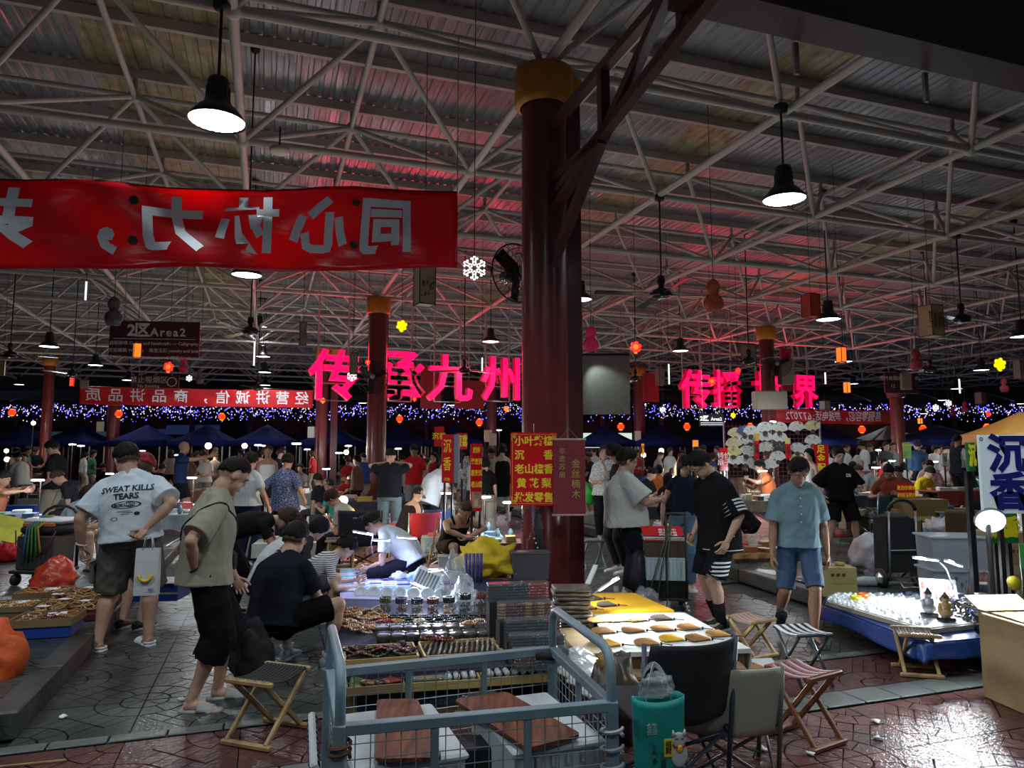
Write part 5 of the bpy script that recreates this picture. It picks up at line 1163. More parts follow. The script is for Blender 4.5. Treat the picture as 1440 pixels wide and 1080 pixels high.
person('man in black tee hunched on a low seat with one bare knee up',pp(1052,11.6,ZP),D(84),1.72,1,2,pel=(0,0,.36),lean=36,curl=22,nod=50,lf=(-.12,.42,0),rf=(.12,.38,0),lh=(-.08,.5,.5),rh=(.1,.5,.48),top=dict(col=(.012,.012,.013),loose=.04),bot=dict(kind='shorts',col=(.012,.012,.013),len=.7),hair=('short',HB_))
person('man in rust red shirt seated behind the red stall sign',pp(1249,12.8,.34),D(150),1.70,1,1,pel=(0,0,.42),lean=10,curl=10,nod=38,lf=(-.12,.4,0),rf=(.12,.4,0),lh=(-.14,.25,.62),rh=(.2,.3,.6),top=dict(col=(.26,.045,.03),loose=.04),bot=dict(kind='long',col=(.015,.015,.02)),hair=('short',HB_))
person('man in yellow tee with face mask seated at the right stalls',pp(1288,15.2,.34),D(200),1.66,2,2,pel=(0,0,.4),lean=25,nod=38,lf=(-.12,.4,0),rf=(.12,.4,0),lh=(-.1,.4,.5),rh=(.1,.4,.5),top=dict(col=(.62,.48,.01),loose=.04),bot=dict(kind='long',col=(.02,.02,.03)))
person('woman with short hair in dark red behind the red stall sign',pp(1270,14.4,.34),D(120),1.62,2,1,pel=(0,0,.4),lean=15,nod=25,lf=(-.12,.4,0),rf=(.12,.4,0),top=dict(col=(.2,.03,.03),loose=.03),bot=dict(kind='long',col=(.02,.02,.03)))
person('person in pink shirt and cream trousers seated with a tablet',pp(1307,17.2,.34),D(150),1.64,2,2,pel=(0,0,.48),lean=8,nod=30,lf=(-.12,.45,0),rf=(.12,.45,0),lh=(-.1,.35,.72),rh=(.1,.35,.72),top=dict(col=(.50,.25,.26),loose=.04,sleeve=1.5),bot=dict(kind='long',col=(.5,.45,.33)),hair=('short',HB_))
person('man in dark vest over white sleeves standing by the green 沉 sign',pp(1347,16.2,.34),D(-70),1.80,2,1,rh=(.15,.2,.9),top=dict(col=(.02,.025,.035),loose=.02,smat=clothm((.5,.5,.48)),sleeve=.6),bot=dict(kind='long',col=(.02,.02,.03)),hair=('buzz',HB_))
person('person in black bent over a low stall behind the plastic boxes',pp(1352,12.6,ZP),D(-80),1.66,1,1,pel=(0,0,.42),lean=52,curl=20,nod=62,lf=(-.12,.3,0),rf=(.12,.3,0),lh=(-.05,.62,.35),rh=(.12,.6,.35),top=dict(col=(.014,.014,.016),loose=.03,sleeve=1.2),bot=dict(kind='long',col=(.014,.014,.016)),hair=('short',BR_))
person('person in denim blue shirt standing with back turned under the blue canopy',pp(1291,20.5,.34),D(0),1.74,2,0,fat=1.2,top=dict(col=(.02,.055,.11),loose=.04,sleeve=1.6),bot=dict(kind='long',col=(.02,.02,.03)))
person('person in grey tee seated leaning left by the dark folding chair',pp(1229,16.6,.34),D(70),1.66,2,1,pel=(0,0,.42),lean=30,nod=30,lf=(-.12,.4,0),rf=(.12,.4,0),lh=(-.1,.45,.6),rh=(.1,.45,.6),top=dict(col=(.26,.28,.28),loose=.04),bot=dict(kind='long',col=(.1,.08,.07)),hair=('short',BR_))
person('man with white backpack straps and green camouflage standing far right of the fan stall',pp(1246,22,.34),D(-160),1.72,2,0,fat=1.15,top=dict(col=(.05,.06,.06),loose=.04),bot=dict(kind='long',col=(.04,.04,.04)))
# person beyond the right edge reaching for a jar
hp=at(1408,850,5.45);base=Vector((4.75,5.85,ZP));Ml=Matrix.Rotation(D(-80),3,'Z');tl_=Ml@(hp-base)
person('seated person at the right edge, only a grey sleeved arm reaching for a bead jar',base,D(80),1.66,1,0,pel=(0,0,.46),lean=20,nod=25,lf=(-.12,.35,0),rf=(.12,.35,0),lh=tuple((tl_+Vector((0,0,0)))/(1.66/1.72)),rh=(.1,.4,.6),top=dict(col=(.12,.12,.13),loose=.03,sleeve=1.5),bot=dict(kind='long',col=(.03,.03,.03)),curlh=.5)
# distant shoppers
rn=random.Random(11)
CN={'white':(.55,.56,.55),'black':(.014,.014,.016),'grey':(.2,.2,.2),'red':(.4,.02,.02),'blue':(.03,.07,.25),'green':(.04,.16,.09),'pink':(.45,.2,.22),'cream':(.45,.4,.28),'brown':(.14,.07,.04),'orange':(.55,.15,.03)}
crowd=[(130,24,'green',0,'below the third blue canopy'),(118,27,'white',0,'far behind the stall keeper in pale blue'),(150,22,'black',1,'left of the white printed tee'),(22,24,'black',0,'left of the bending white blouse'),(58,21,'brown',1,'between the white blouse and the black tee profile'),
(222,20,'black',1,'over the right shoulder of the white tee man'),(240,24,'grey',0,'just left of the bald man'),(290,18.5,'white',0,'in front of the bald man, pointed at'),(302,22,'grey',0,'with a pale cap, right of the warm lamp'),(316,17,'black',1,'crouched right of the warm lamp'),(330,19,'orange',1,'with a red orange cap'),(340,24,'white',0,'behind the ponytail woman'),
(365,20,'pink',0,'between the ponytail and the sleeveless white top'),(392,21,'black',0,'behind the sleeveless white top woman'),(425,20,'grey',1,'right of the blue patterned shirt'),(440,26,'red',0,'left of the pair of far red columns'),(484,20,'red',1,'behind the teal green tee man'),(492,24,'white',0,'near the far warm lamps'),(512,20,'blue',0,'right of the brown checked shirt'),
(565,19,'grey',0,'left of the red tee man'),(596,22,'pink',0,'right of the red tee man'),(622,20,'black',0,'behind the loose white shirt woman'),(640,22,'white',0,'just left of the tall narrow sign'),(676,21,'black',0,'between the narrow signs'),(720,20,'white',0,'behind the black dress'),
(830,18,'black',0,'left of the leaf print blouse'),(836,23,'white',0,'in pale hat beside the column scroll'),(862,17,'cream',0,'between the blouse woman and the tall man'),(902,15.5,'black',1,'seated right of the stout man'),(912,20,'blue',1,'bending behind the stout man'),(925,18,'orange',1,'seated in front of the far lamp'),(936,13.6,'black',1,'with a black backpack right of the stout man'),(942,22,'white',0,'under the far bright lamp'),(954,19,'white',0,'standing in pale shirt left of the striped outfit'),(941,20.5,'pink',1,'seated with a white sun hat'),(895,24,'red',0,'by the small orange vertical sign'),
(1034,20,'black',0,'right of the striped outfit man'),(1165,21,'white',0,'left of the black tee and slippers man'),(1208,24,'white',0,'in white right of the black tee and slippers man'),(1216,20,'white',0,'with a cream shirt before the right red column'),(1228,25,'black',0,'left of the right red column'),(1236,19,'brown',1,'seated behind the rust red shirt'),(1255,23,'grey',0,'beside the camouflage man'),(1202,17,'cream',1,'seated by the black tee man'),(1214,18,'grey',1,'seated far left of the grey tee'),(1240,21,'red',1,'in rust behind the grey tee'),(1268,22,'white',1,'by the foot of the right red column'),(1276,25,'white',0,'beside the green photo poster'),(1300,24,'brown',0,'near the red paper lantern stall'),(1315,23,'white',0,'left of the qr poster board'),(1322,26,'grey',0,'under the right canopy lamp'),(1330,19,'white',1,'seated left of the vest man'),(1338,24,'black',0,'behind the vest man'),(1365,18,'green',1,'right of the vest man')]
for k,(px,Y,cn,sit,where)in enumerate(crowd):
 z=.34 if px>1180 else ZP if(px<470 or px>820)else 0.0;fem=rn.random()<.5;H=rn.uniform(1.56,1.76);hr=rn.choice(['bob','bun','long']if fem else['short','short','buzz'])
 kw=dict(pel=(0,0,.45),lean=rn.uniform(5,35),lf=(-.12,.42,0),rf=(.12,.42,0),lh=(-.1,.4,.65),rh=(.1,.4,.65))if sit else dict(lh=(-.15,.3,1.05),rh=(.15,.3,1.05))if rn.random()<.5 else{}
 person('distant %s shopper in %s %s'%('seated' if sit else 'standing',cn,where),pp(px,Y,z),rn.uniform(0,2*pi),H,3 if Y<21 else 4,rn.randrange(4),fem=fem,nod=rn.uniform(0,35),top=dict(col=CN[cn],loose=.03),bot=dict(kind=rn.choice(['long','long','shorts']),col=rn.choice([CN['black'],CN['grey'],(.04,.06,.12),CN['cream']])),hair=(hr,rn.choice([HB_,BR_]),.25),group='distant shoppers',**kw)
 # more of the distant crowd, in rows between the far stalls
rn=random.Random(77);LM=[(0,'left edge'),(75,'far left red column'),(150,'short red column'),(255,'bald man'),(350,'ponytail woman'),(402,'blue patterned shirt'),(460,'far column pair'),(533,'first red column'),(583,'red tee man'),(650,'narrow red signs'),(706,'sleeveless black dress'),(850,'leaf print blouse'),(903,'distant slim column'),(950,'far bright lamp'),(1180,'slippers man'),(1250,'right red column'),(1300,'green photo poster'),(1345,'vest man')]
ADJ=['bareheaded','dark haired','slim','broad shouldered','short','bent','half hidden','tall']
used_=set();k=0
while k<62:
 px=rn.choice([rn.uniform(0,500),rn.uniform(560,715),rn.uniform(825,1020),rn.uniform(1165,1365),rn.uniform(1165,1365),rn.uniform(0,500)]);Y=rn.uniform(19,31);cn=rn.choice(['white','black','grey','black','white','cream','blue','brown','pink','red','green'])
 lm=min(LM,key=lambda q:abs(q[0]-px));lab='%s distant shopper in %s, %s of the %s'%(rn.choice(ADJ),cn,'just left' if px<lm[0]else 'just right',lm[1])
 if lab in used_:continue
 if any(abs(px-c_)<16 for c_ in(447,462,533,690,903,1077,1262,73,152)):continue
 used_.add(lab);k+=1;z=.34 if px>1180 else ZP if(px<470 or px>820)else 0.0;sit=rn.random()<.3;fem=rn.random()<.5
 kw=dict(pel=(0,0,.5),lean=rn.uniform(5,30),lf=(-.12,.42,0),rf=(.12,.42,0),lh=(-.1,.4,.65),rh=(.1,.4,.65))if sit else(dict(lh=(-.15,.3,1.05),rh=(.15,.3,1.05))if rn.random()<.5 else{})
 person(lab,pp(px,Y,z),rn.uniform(0,6.28),rn.uniform(1.55,1.8),4,rn.randrange(4),fem=fem,nod=rn.uniform(0,35),top=dict(col=CN[cn],loose=.03),bot=dict(kind=rn.choice(['long','shorts']),col=rn.choice([CN['black'],CN['grey'],(.04,.06,.12),CN['cream']])),hair=(rn.choice(['bob','bun']if fem else['short','buzz']),rn.choice([HB_,BR_]),.25),group='distant shoppers',**kw)
 # ------------------------------------------------------------ goods: shared pieces
m_clear=M('clear plastic',(.36,.42,.44),.10,alpha=.17,spec=1.)
m_clear2=M('frosted plastic',(.55,.64,.70),.3,alpha=.62,spec=.6)
m_bin=M('white plastic bin',(.50,.56,.57),.6,alpha=.85)
def grain(nt,b,tc):
 N,L=nt.nodes,nt.links;mp=N.new('ShaderNodeMapping');mp.inputs['Scale'].default_value=(26,2.2,1);mp.inputs['Rotation'].default_value=(0,0,.15);L.new(tc.outputs['Object'],mp.inputs[0]);n=N.new('ShaderNodeTexNoise');n.inputs['Scale'].default_value=1.3;n.inputs['Detail'].default_value=6;L.new(mp.outputs[0],n.inputs['Vector'])
 r=N.new('ShaderNodeValToRGB');r.color_ramp.elements[0].position=.36;r.color_ramp.elements[0].color=(.055,.014,.006,1);r.color_ramp.elements[1].position=.66;r.color_ramp.elements[1].color=(.20,.06,.022,1);L.new(n.outputs[0],r.inputs[0]);L.new(r.outputs[0],b.inputs['Base Color'])
m_wood=M('plywood board',(.17,.05,.02),.6,tex=grain)
m_bamboo=M('bamboo',(.36,.24,.10),.5,var=.25,vs=12)
m_bamdk=M('brown stool wood',(.20,.075,.03),.45,var=.2,vs=10)
m_card=M('cardboard',(.34,.24,.12),.75,var=.12,vs=3,bump=.2,bs=15)
m_cardd=M('dim cardboard',(.22,.15,.07),.75,var=.15,vs=3,bump=.2,bs=15)
m_tape=M('clear yellow tape',(.50,.46,.18),.25,alpha=.8)
m_cart=M('grey blue cart paint',(.17,.25,.29),.45,var=.15,vs=5,bump=.1,bs=30)
m_wire=M('galvanised wire',(.30,.34,.35),.4,.4)
m_steel=M('steel',(.5,.52,.54),.3,.8)
m_tray=M('yellow wood tray',(.40,.30,.09),.55,var=.15,vs=5)
BC={'black':(.012,.012,.016),'brown':(.14,.03,.012),'tan':(.36,.20,.09),'red':(.35,.02,.015),'amber':(.45,.17,.03),'olive':(.10,.09,.04),'navy':(.02,.025,.07),'cream':(.6,.52,.34)}
def bracelet_mesh(c,R_=.034,r=.0085,n=14):
 mb=MB()
 for k in range(n):a=2*pi*k/n;mb.sph((R_*cos(a),R_*sin(a),0),r,6,4)
 return mb.mesh('bracelet',M('bead '+c,BC[c],.18,spec=.8),True)
BRM={c:bracelet_mesh(c)for c in BC}
def single(name,me,loc,label,cat,group=None,rz=0.,sc=None,rot=None,kind=None):
 o=link(name,me,None,location=loc,rotation_euler=rot or(0,0,rz))
 if sc:o.scale=(sc,)*3 if isinstance(sc,(int,float))else sc
 return tag(o,label,cat,group,kind)
rn=random.Random(21)
# ------------------------------------------------------------ central stall table (stepped, under a dark cloth)
ZT=.30
ta,tb_,tc_,td=onz(478,962,ZT),onz(805,938,ZT),onz(705,812,ZT),onz(478,800,ZT)
def TP(a,b,z=0.):
 b=b-.11*(1-b);p=(ta*(1-a)+tb_*a)*(1-b)+(td*(1-a)+tc_*a)*b;return Vector((p.x,p.y,ZT+z))
t=E('stall_table',(0,0,0),0,'low central stall table under a dark blue cloth crowded with beads and trinkets','table')
MB().prism([(p.x,p.y)for p in(TP(0,.13),TP(1,.13),tc_,td)],.04,ZT).obj('table_body',M('dark stall cloth',(.02,.022,.05),.8,var=.3,vs=4),t)
q0,q1,q2,q3=TP(.0,.62),TP(.82,.62),TP(.72,1.),TP(0,1.)
MB().prism([(p.x,p.y)for p in(q0,q1,q2,q3)],ZT,ZT+.012).obj('white_cloth',M('violet white cloth',(.42,.42,.6),.7),t)
for p in(TP(.03,.16),TP(.97,.16),tc_,td):MB().box((p.x*.97+.0,p.y,.02),(.06,.06,.04)).obj('foot',m_black,t)
# flat packets in rows
cards=[]
for c in((.62,.66,.75),(.45,.45,.7),(.35,.2,.45),(.15,.2,.5),(.2,.6,.65),(.7,.7,.75),(.3,.12,.25),(.08,.08,.2)):
 cards.append(MB().bbox((0,0,.009),(.15,.085,.018),.004).box((0,0,.02),(.10,.05,.006)).mesh('flat_packet',M('packet %s'%(c,),c,.25,var=.25,vs=30)))
for r_ in range(11):
 for k in range(9):
  a=.05+k*.082;b=.70+r_*.026
  if a>.74-.02*r_:continue
  o=single('flat_packet',cards[(r_*3+k*5+rn.randrange(3))%8 if r_>2 else(5,4,0)[r_]],TP(a,b,.013),'flat packet of jewellery in the lit rows at the back of the central stall','packet','flat packets in rows on the central stall',rz=.12+rn.uniform(-.08,.08),sc=(1.15,1.2,1))
dish=MB().lathe([(0,0),(.055,0),(.062,.02),(.055,.028),(.035,.02),(.03,.01),(0,.01)],n=18).mesh('white_dish',M('white dish',(.62,.68,.74),.3),True)
for k in range(8):single('round_dish',dish,TP(.12+k*.075,.665,.03),ORD[k]+' round white ring dish from the left in the row before the flat packets','dish','round white dishes in a row',rot=(.9,0,.1),sc=1.0)
# tan wooden bracelets heaped
for k in range(150):
 a,b=rn.uniform(.0,.58),rn.uniform(.515,.635)
 if k>85:a,b=rn.uniform(0,.2),rn.uniform(.34,.52);single('bracelet',BRM[rn.choice(['tan','tan','amber','cream','tan','brown'])],TP(a,b,.012+rn.uniform(0,.03)),'tan wooden bead bracelet in the heap at the left of the central stall','bracelet','tan bracelets heaped on the central stall',rot=(rn.uniform(-.3,.3),rn.uniform(-.3,.3),0),sc=1.25)
 # clear boxes with beads, bracelets stacked on top
def bead_box(p,c,w_,h,lab,grp):
 t=E('bead_box',p,.15,lab,'box',grp);MB().bbox((0,0,h/2),(w_,w_,h),.004).obj('box_shell',m_clear,t)
 f=MB()
 for k in range(46):f.sph((rn.uniform(-.4,.4)*w_,rn.uniform(-.4,.4)*w_,rn.uniform(.08,.75)*h),.009,5,3)
 f.obj('beads',M('bead '+c,BC[c],.18),t,True,kind='stuff');return t
bx_cols=['olive','brown','olive','brown','tan','navy','brown'];top_c=['olive','navy','navy','brown','black','black','brown']
for k in range(7):
 h=(.09,.09,.09,.095,.11,.14,.15)[k];p=TP(.24+k*.082,.50-.004*k,.002)
 bead_box(p,bx_cols[k],.10,h,ORD[k]+' clear box of loose beads from the left, bracelets stacked on it','clear bead boxes')
 for j in range(3):single('bracelet',BRM[top_c[k]],p+Vector((0,0,h+.008+j*.015)),'%s bead bracelet stacked on the %s clear bead box'%(top_c[k],ORD[k]),'bracelet','bracelets on bead boxes',sc=1.25)
 # rows of dark bracelets
for r_ in range(3):
 for k in range(13):
  c='black' if rn.random()<.6 else rn.choice(['brown','navy','cream','amber','red','brown'])
  for j in range(2):single('bracelet',BRM[c],TP(.22+k*.052+.02*(r_%2),.445-r_*.034,.012+j*.017),'dark bead bracelet in the stacked rows before the clear boxes','bracelet','rows of dark bracelets',rot=(rn.uniform(-.1,.1),rn.uniform(-.1,.1),rn.uniform(0,3)),sc=1.3)
  # round tins with clear lids
tin=MB().lathe([(0,0),(.048,0),(.05,.07),(.046,.074),(0,.074)],n=16).mesh('tin_body',M('dark tin',(.05,.045,.04),.3,var=.4,vs=40),True)
lid=MB().lathe([(.052,.066),(.052,.088),(.046,.092),(0,.092)],n=16).mesh('lid',m_clear,True)
for r_ in range(2):
 for k in range(9):
  t=E('round_tin',TP(.20+k*.068,.325-.05*r_),0,'%s round jar of dark beads from the left in the %s jar row'%(ORD[k],('rear','front')[r_]),'jar','round bead jars in two rows');link('tin_body',tin,t);link('lid',lid,t)
  # trays of capsules and tubes
tube_m=MB().cyl((0,0,0),(0,.15,0),.011,n=7).sph((0,.15,0),.011,7,4).mesh('tube_shell',m_clear,True)
cap_m=MB().sph((0,0,0),(.02,.024,.02),8,6).mesh('capsule_shell',M('clear capsule',(.75,.82,.82),.08,alpha=.5,spec=1.),True)
core={c:MB().cyl((0,.01,0),(0,.14,0),.007,n=5).mesh('bead_core',M('bead '+c,BC[c],.3))for c in('cream','brown','tan','olive')}
core2={c:MB().sph((0,0,-.004),.011,6,4).mesh('bead_core',M('bead '+c,BC[c],.3),True)for c in('cream','brown','tan','amber','red')}
def tray(p0,p1,dep,h,z,lab,rz,m=m_tray):
 L_=(p1-p0).xy.length;c=(p0+p1)/2;t=E('goods_tray',(c.x,c.y,z),rz,lab,'tray')
 MB().box((0,0,.005),(L_,dep,.01)).obj('tray_floor',m_blackc,t)
 for s_ in(-1,1):MB().box((0,s_*dep/2,h/2),(L_,.012,h)).obj('tray_side',m,t);MB().box((s_*L_/2,0,h/2),(.012,dep,h)).obj('tray_side',m,t)
 return t,L_
def fill(t,L_,dep,kind,n,z,lab,grp,cols,seed=0,x0=-.5,x1=.5):
 r2=random.Random(seed);T=Matrix.Translation(t.location)@Matrix.Rotation(t.rotation_euler[2],4,'Z')
 for k in range(n):
  if kind=='tube':
   x=(x0+(x1-x0)*(k%(n//2)+.5)/(n//2))*L_;y=-dep*.42+(k//(n//2))*dep*.45;e=E('glass_tube',T@Vector((x,y,z)),t.rotation_euler[2]-.25,lab,'tube',grp);link('tube_shell',tube_m,e);link('bead_core',core[r2.choice(cols)],e)
  elif kind=='htube':
   x=(x0+.02)*L_;y=-dep*.42+k*dep*.84/n;e=E('glass_tube',T@Vector((x,y,z)),t.rotation_euler[2]-pi/2,lab,'tube',grp);e.scale=(1,1.6,1);link('tube_shell',tube_m,e);link('bead_core',core[r2.choice(cols)],e)
  else:
   nc=max(3,int((x1-x0)*L_/.05));x=(x0+(x1-x0)*(k%nc+.5)/nc)*L_;y=-dep*.4+(k//nc)*.052
   if y>dep*.46:break
   e=E('bead_capsule',T@Vector((x,y,z+.012)),r2.uniform(0,3),lab,'capsule',grp);link('capsule_shell',cap_m,e);link('bead_core',core2[r2.choice([c for c in cols if c in core2])],e)
ga=GA*.75
t,L_=tray(TP(.02,.19),TP(.33,.19),.34,.035,ZT+.03,'yellow rimmed tray of black prayer beads at the near left of the central stall',ga)
for k in range(26):
 p=t.location+Matrix.Rotation(ga,3,'Z')@Vector((rn.uniform(-.42,.42)*L_,rn.uniform(-.4,.4)*.34,.03));single('bracelet',BRM[rn.choice(['black','black','brown','olive'])],p,'dark prayer bead loop lying in the near left tray','bracelet','loops in the near left tray',rot=(rn.uniform(-.4,.4),rn.uniform(-.4,.4),0),sc=(1.9,1.1,1.2))
t,L_=tray(TP(.36,.20),TP(.70,.20),.36,.03,ZT+.03,'tray of glass bead tubes in the middle of the central stall',ga);fill(t,L_,.36,'tube',28,.03,'upright leaning glass tube of beads in the middle tray','glass tubes in the middle tray',['cream','tan','brown'],1)
t,L_=tray(TP(.71,.21),TP(.99,.21),.38,.03,ZT+.03,'tray of clear tubes before the acrylic bracelet racks',ga);fill(t,L_,.38,'tube',26,.03,'clear glass tube of pale beads in the right tray','glass tubes in the right tray',['cream','olive','tan'],2)
for k in range(8):single('bracelet',BRM['brown'],TP(.39+rn.uniform(0,.1),.22+rn.uniform(0,.05),.06+.012*(k%3)),'glossy brown bead bracelet lying on the middle tray of tubes','bracelet','brown bracelets on the middle tray',sc=1.3)
for k in range(10):single('bracelet',BRM[('amber','brown')[k>3]],TP(.60+k*.011,.335+rn.uniform(-.01,.01),.05+.012*(k%4)),'brown and amber bead bracelet in the small pile before the plastic bags','bracelet','pile of brown and amber bracelets',sc=1.35)
# lower front trays standing on boxes
zl=ZT-.08
def LP(px,py,z):return onz(px,py,z)
specs=[(486,562,972,966,'left front tray with snack packets and dark pouches',m_cardd),(564,668,966,960,'front tray with flat glass tubes and clear capsules',m_tray),(671,800,959,950,'right front tray filled with clear capsules',m_tray)]
trs=[]
for x0,x1,y0,y1,lab,mm in specs:
 p0,p1=onz(x0,y0-10,zl),onz(x1,y1-10,zl);rz=atan2(p1.y-p0.y,p1.x-p0.x);trs.append(tray(p0,p1,.48,.05,zl,lab,rz,mm)+(rz,))
 MB().box((0,0,0),((p1-p0).xy.length*.96,.22,zl)).obj('support_box',m_cardd,trs[-1][0],location=(0,0,-zl/2))
fill(trs[1][0],trs[1][1],.48,'htube',13,.05,'glass tube lying crosswise in the front tray','crosswise glass tubes',['olive','brown','tan'],3,-.46,0)
fill(trs[1][0],trs[1][1],.48,'cap',90,.045,'clear bead capsule in the front middle tray','capsules in the front middle tray',['cream','amber','red'],4,.05,.47)
fill(trs[2][0],trs[2][1],.48,'cap',150,.045,'clear bead capsule in the front right tray','capsules in the front right tray',['cream','brown','tan'],5,-.46,.47)
for k in range(15):
 c=(('green',(.06,.10,.03)),('brown',(.30,.13,.05)),('dark',(.02,.02,.03)),('red',(.3,.03,.02)))[k%4]
 T=Matrix.Translation(trs[0][0].location)@Matrix.Rotation(trs[0][2],4,'Z');o=MB().bbox((0,0,0),(.11,.09,.03),.012).mesh('pouch',M('pouch '+c[0],c[1],.3,bump=.5,bs=25),True)
 single('pouch',o,T@Vector((-.32*trs[0][1]+(k%4)*.2*trs[0][1],-.17+.11*(k//4),.05)),'%s pouch in the left front tray'%c[0],'pouch','pouches in the left front tray',rot=(rn.uniform(-.3,.3),rn.uniform(-.3,.3),rn.uniform(0,3)))
 # black bead bags below the trays
for k,(px,py,lab)in enumerate(((625,985,'plastic bag of black beads under the front trays'),(672,990,'box of black beads beside the plastic bag under the front trays'))):
 p=onz(px,py,.1);MBk=MB()
 for j in range(60):MBk.sph((rn.uniform(-.11,.11),rn.uniform(-.07,.07),rn.uniform(0,.07)),.018,6,4)
 t=E('bead_bag',p,0,lab,'bag');MBk.obj('beads',M('bead black',BC['black'],.18),t,True,kind='stuff');MB().bbox((0,0,.03),(.26,.17,.13),.03).obj('bag_shell',m_clear,t,True)
 MB().box((0,0,-.06),(.28,.2,.08)).obj('carton',m_cardd,t)
 # acrylic racks of rolled bracelets, five tiers
roll={c:MB()for c in('black','brown','navy','red','tan')}
rollm={}
for c,mb in roll.items():
 for j in range(5):
  for q in range(9):a=2*pi*q/9;mb.sph((.02*cos(a),.02*sin(a),.012+j*.0165),.0088,5,4)
 rollm[c]=mb.mesh('bracelet_roll',M('bead '+c,BC[c],.2),True)
for k,(px0,px1,py,Y)in enumerate(((686,770,846,.60),(700,775,874,.52),(710,788,899,.44),(716,794,921,.37),(722,800,942,ZT+.005))):
 p0,p1=onz(px0,py,Y),onz(px1,py-4,Y);L_=(p1-p0).xy.length;rz=atan2(p1.y-p0.y,p1.x-p0.x);z0=max(p0.z,ZT+.004);t=E('bracelet_rack',((p0.x+p1.x)/2,(p0.y+p1.y)/2,z0),rz,ORD[k]+' acrylic rack tier of rolled bead bracelets counted from the top, against the column','rack','acrylic bracelet racks')
 MB().bbox((0,0,.065),(L_,.09,.13),.004).obj('rack_shell',m_clear,t)
 if z0>ZT+.02:MB().box((0,0,(ZT-z0)/2),(L_,.12,z0-ZT)).obj('rack_step',m_blackc,t)
 n=int(L_/.047);wts=(('black','navy','red'),('brown','brown','tan'),('black','black','brown'),('black','navy','black'),('brown','black','tan'))[k]
 for j in range(n):
  T=Matrix.Translation(t.location)@Matrix.Rotation(rz,4,'Z');single('bracelet_roll',rollm[wts[int(j*3/n)]if rn.random()<.75 else rn.choice(wts)],T@Vector((-L_/2+.03+j*(L_-.06)/max(1,n-1),0,.01)),'rolled bead bracelets in the %s rack tier'%ORD[k],'bracelets','rolled bracelets in the racks',rz=rn.uniform(0,3),sc=1.2)
  # stacked flat sleeves of cards beside the racks
for k in range(13):
 p=at(803+rn.uniform(-4,4),905-k*4.6,5.9);o=MB().bbox((0,0,0),(.30,.24,.03),.008).mesh('card_sleeve',M('silver sleeve %d'%(k%3),((.14,.13,.11),(.09,.09,.085),(.2,.18,.13))[k%3],.28,var=.35,vs=14,bump=.5,bs=18),True)
 single('flat_sleeve',o,Vector((p.x,5.9+rn.uniform(-.02,.02),.175+k*.0335)),(ORD+('fourteenth',))[k]+' flat plastic sleeve from the bottom of the stack right of the bracelet racks','sleeve','stack of plastic sleeves',rz=rn.uniform(-.15,.15))
single('carton_box',MB().bbox((0,0,.075),(.42,.34,.15),.01).mesh('carton_box',m_cardd),Vector((at(803,900,5.9).x,5.9,0.005)),'flat carton under the stack of plastic sleeves','box')
for k in range(4):
 p=onz(800+k*18,925+k*14,.33);single('foil_pack',MB().bbox((0,0,0),(.30,.2,.03),.012).mesh('foil_pack',M('silver foil',(.42,.46,.46),.3,bump=1,bs=22,var=.2,vs=10),True),p,ORD[k]+' silver plastic pack from the back between cart and fan table','pack','silver packs beside the fan table',rot=(.1,-.15,.5+k*.1))
single('carton_box',MB().bbox((0,0,.15),(.30,.75,.30),.01).mesh('carton_box',m_card),onz(826,965,0.005)+Vector((0,.1,0)),'long carton holding silver packs between cart and fan table','box',rz=.15)
# hanging strands of beads
for k,(px,y0,y1,c)in enumerate(((672,838,905,'black'),(680,842,912,'black'),(688,840,908,'black'),(696,846,916,'navy'),(700,858,925,'brown'),(707,858,930,'brown'))):
 a=at(px,y0,6.3);b=at(px,y1,6.1);mb=MB();n=26
 for j in range(n):
  q=j/(n-1);s_=(q-.5)*2;mb.sph((.035*(1 if j%2 else-1)*(1-abs(s_)**4),0,-(a.z-b.z)*q),.0125 if c!='brown' else .017,6,4)
 o=mb.mesh('bead_strand',M('bead '+c,BC[c],.2),True);single('bead_strand',o,a,ORD[k]+' hanging strand of %s beads from the left, left of the racks'%c,'beads','hanging bead strands')
tr=E('strand_stand',at(690,838,6.35),.1,'thin rail stand carrying the hanging bead strands','stand');MB().cyl((-.18,0,0),(.18,0,0),.007,n=6).obj('rail',m_steel,tr)
for x in(-.18,.18):MB().cyl((x,0,ZT-tr.location.z),(x,0,0),.006,n=6).obj('leg',m_steel,tr)
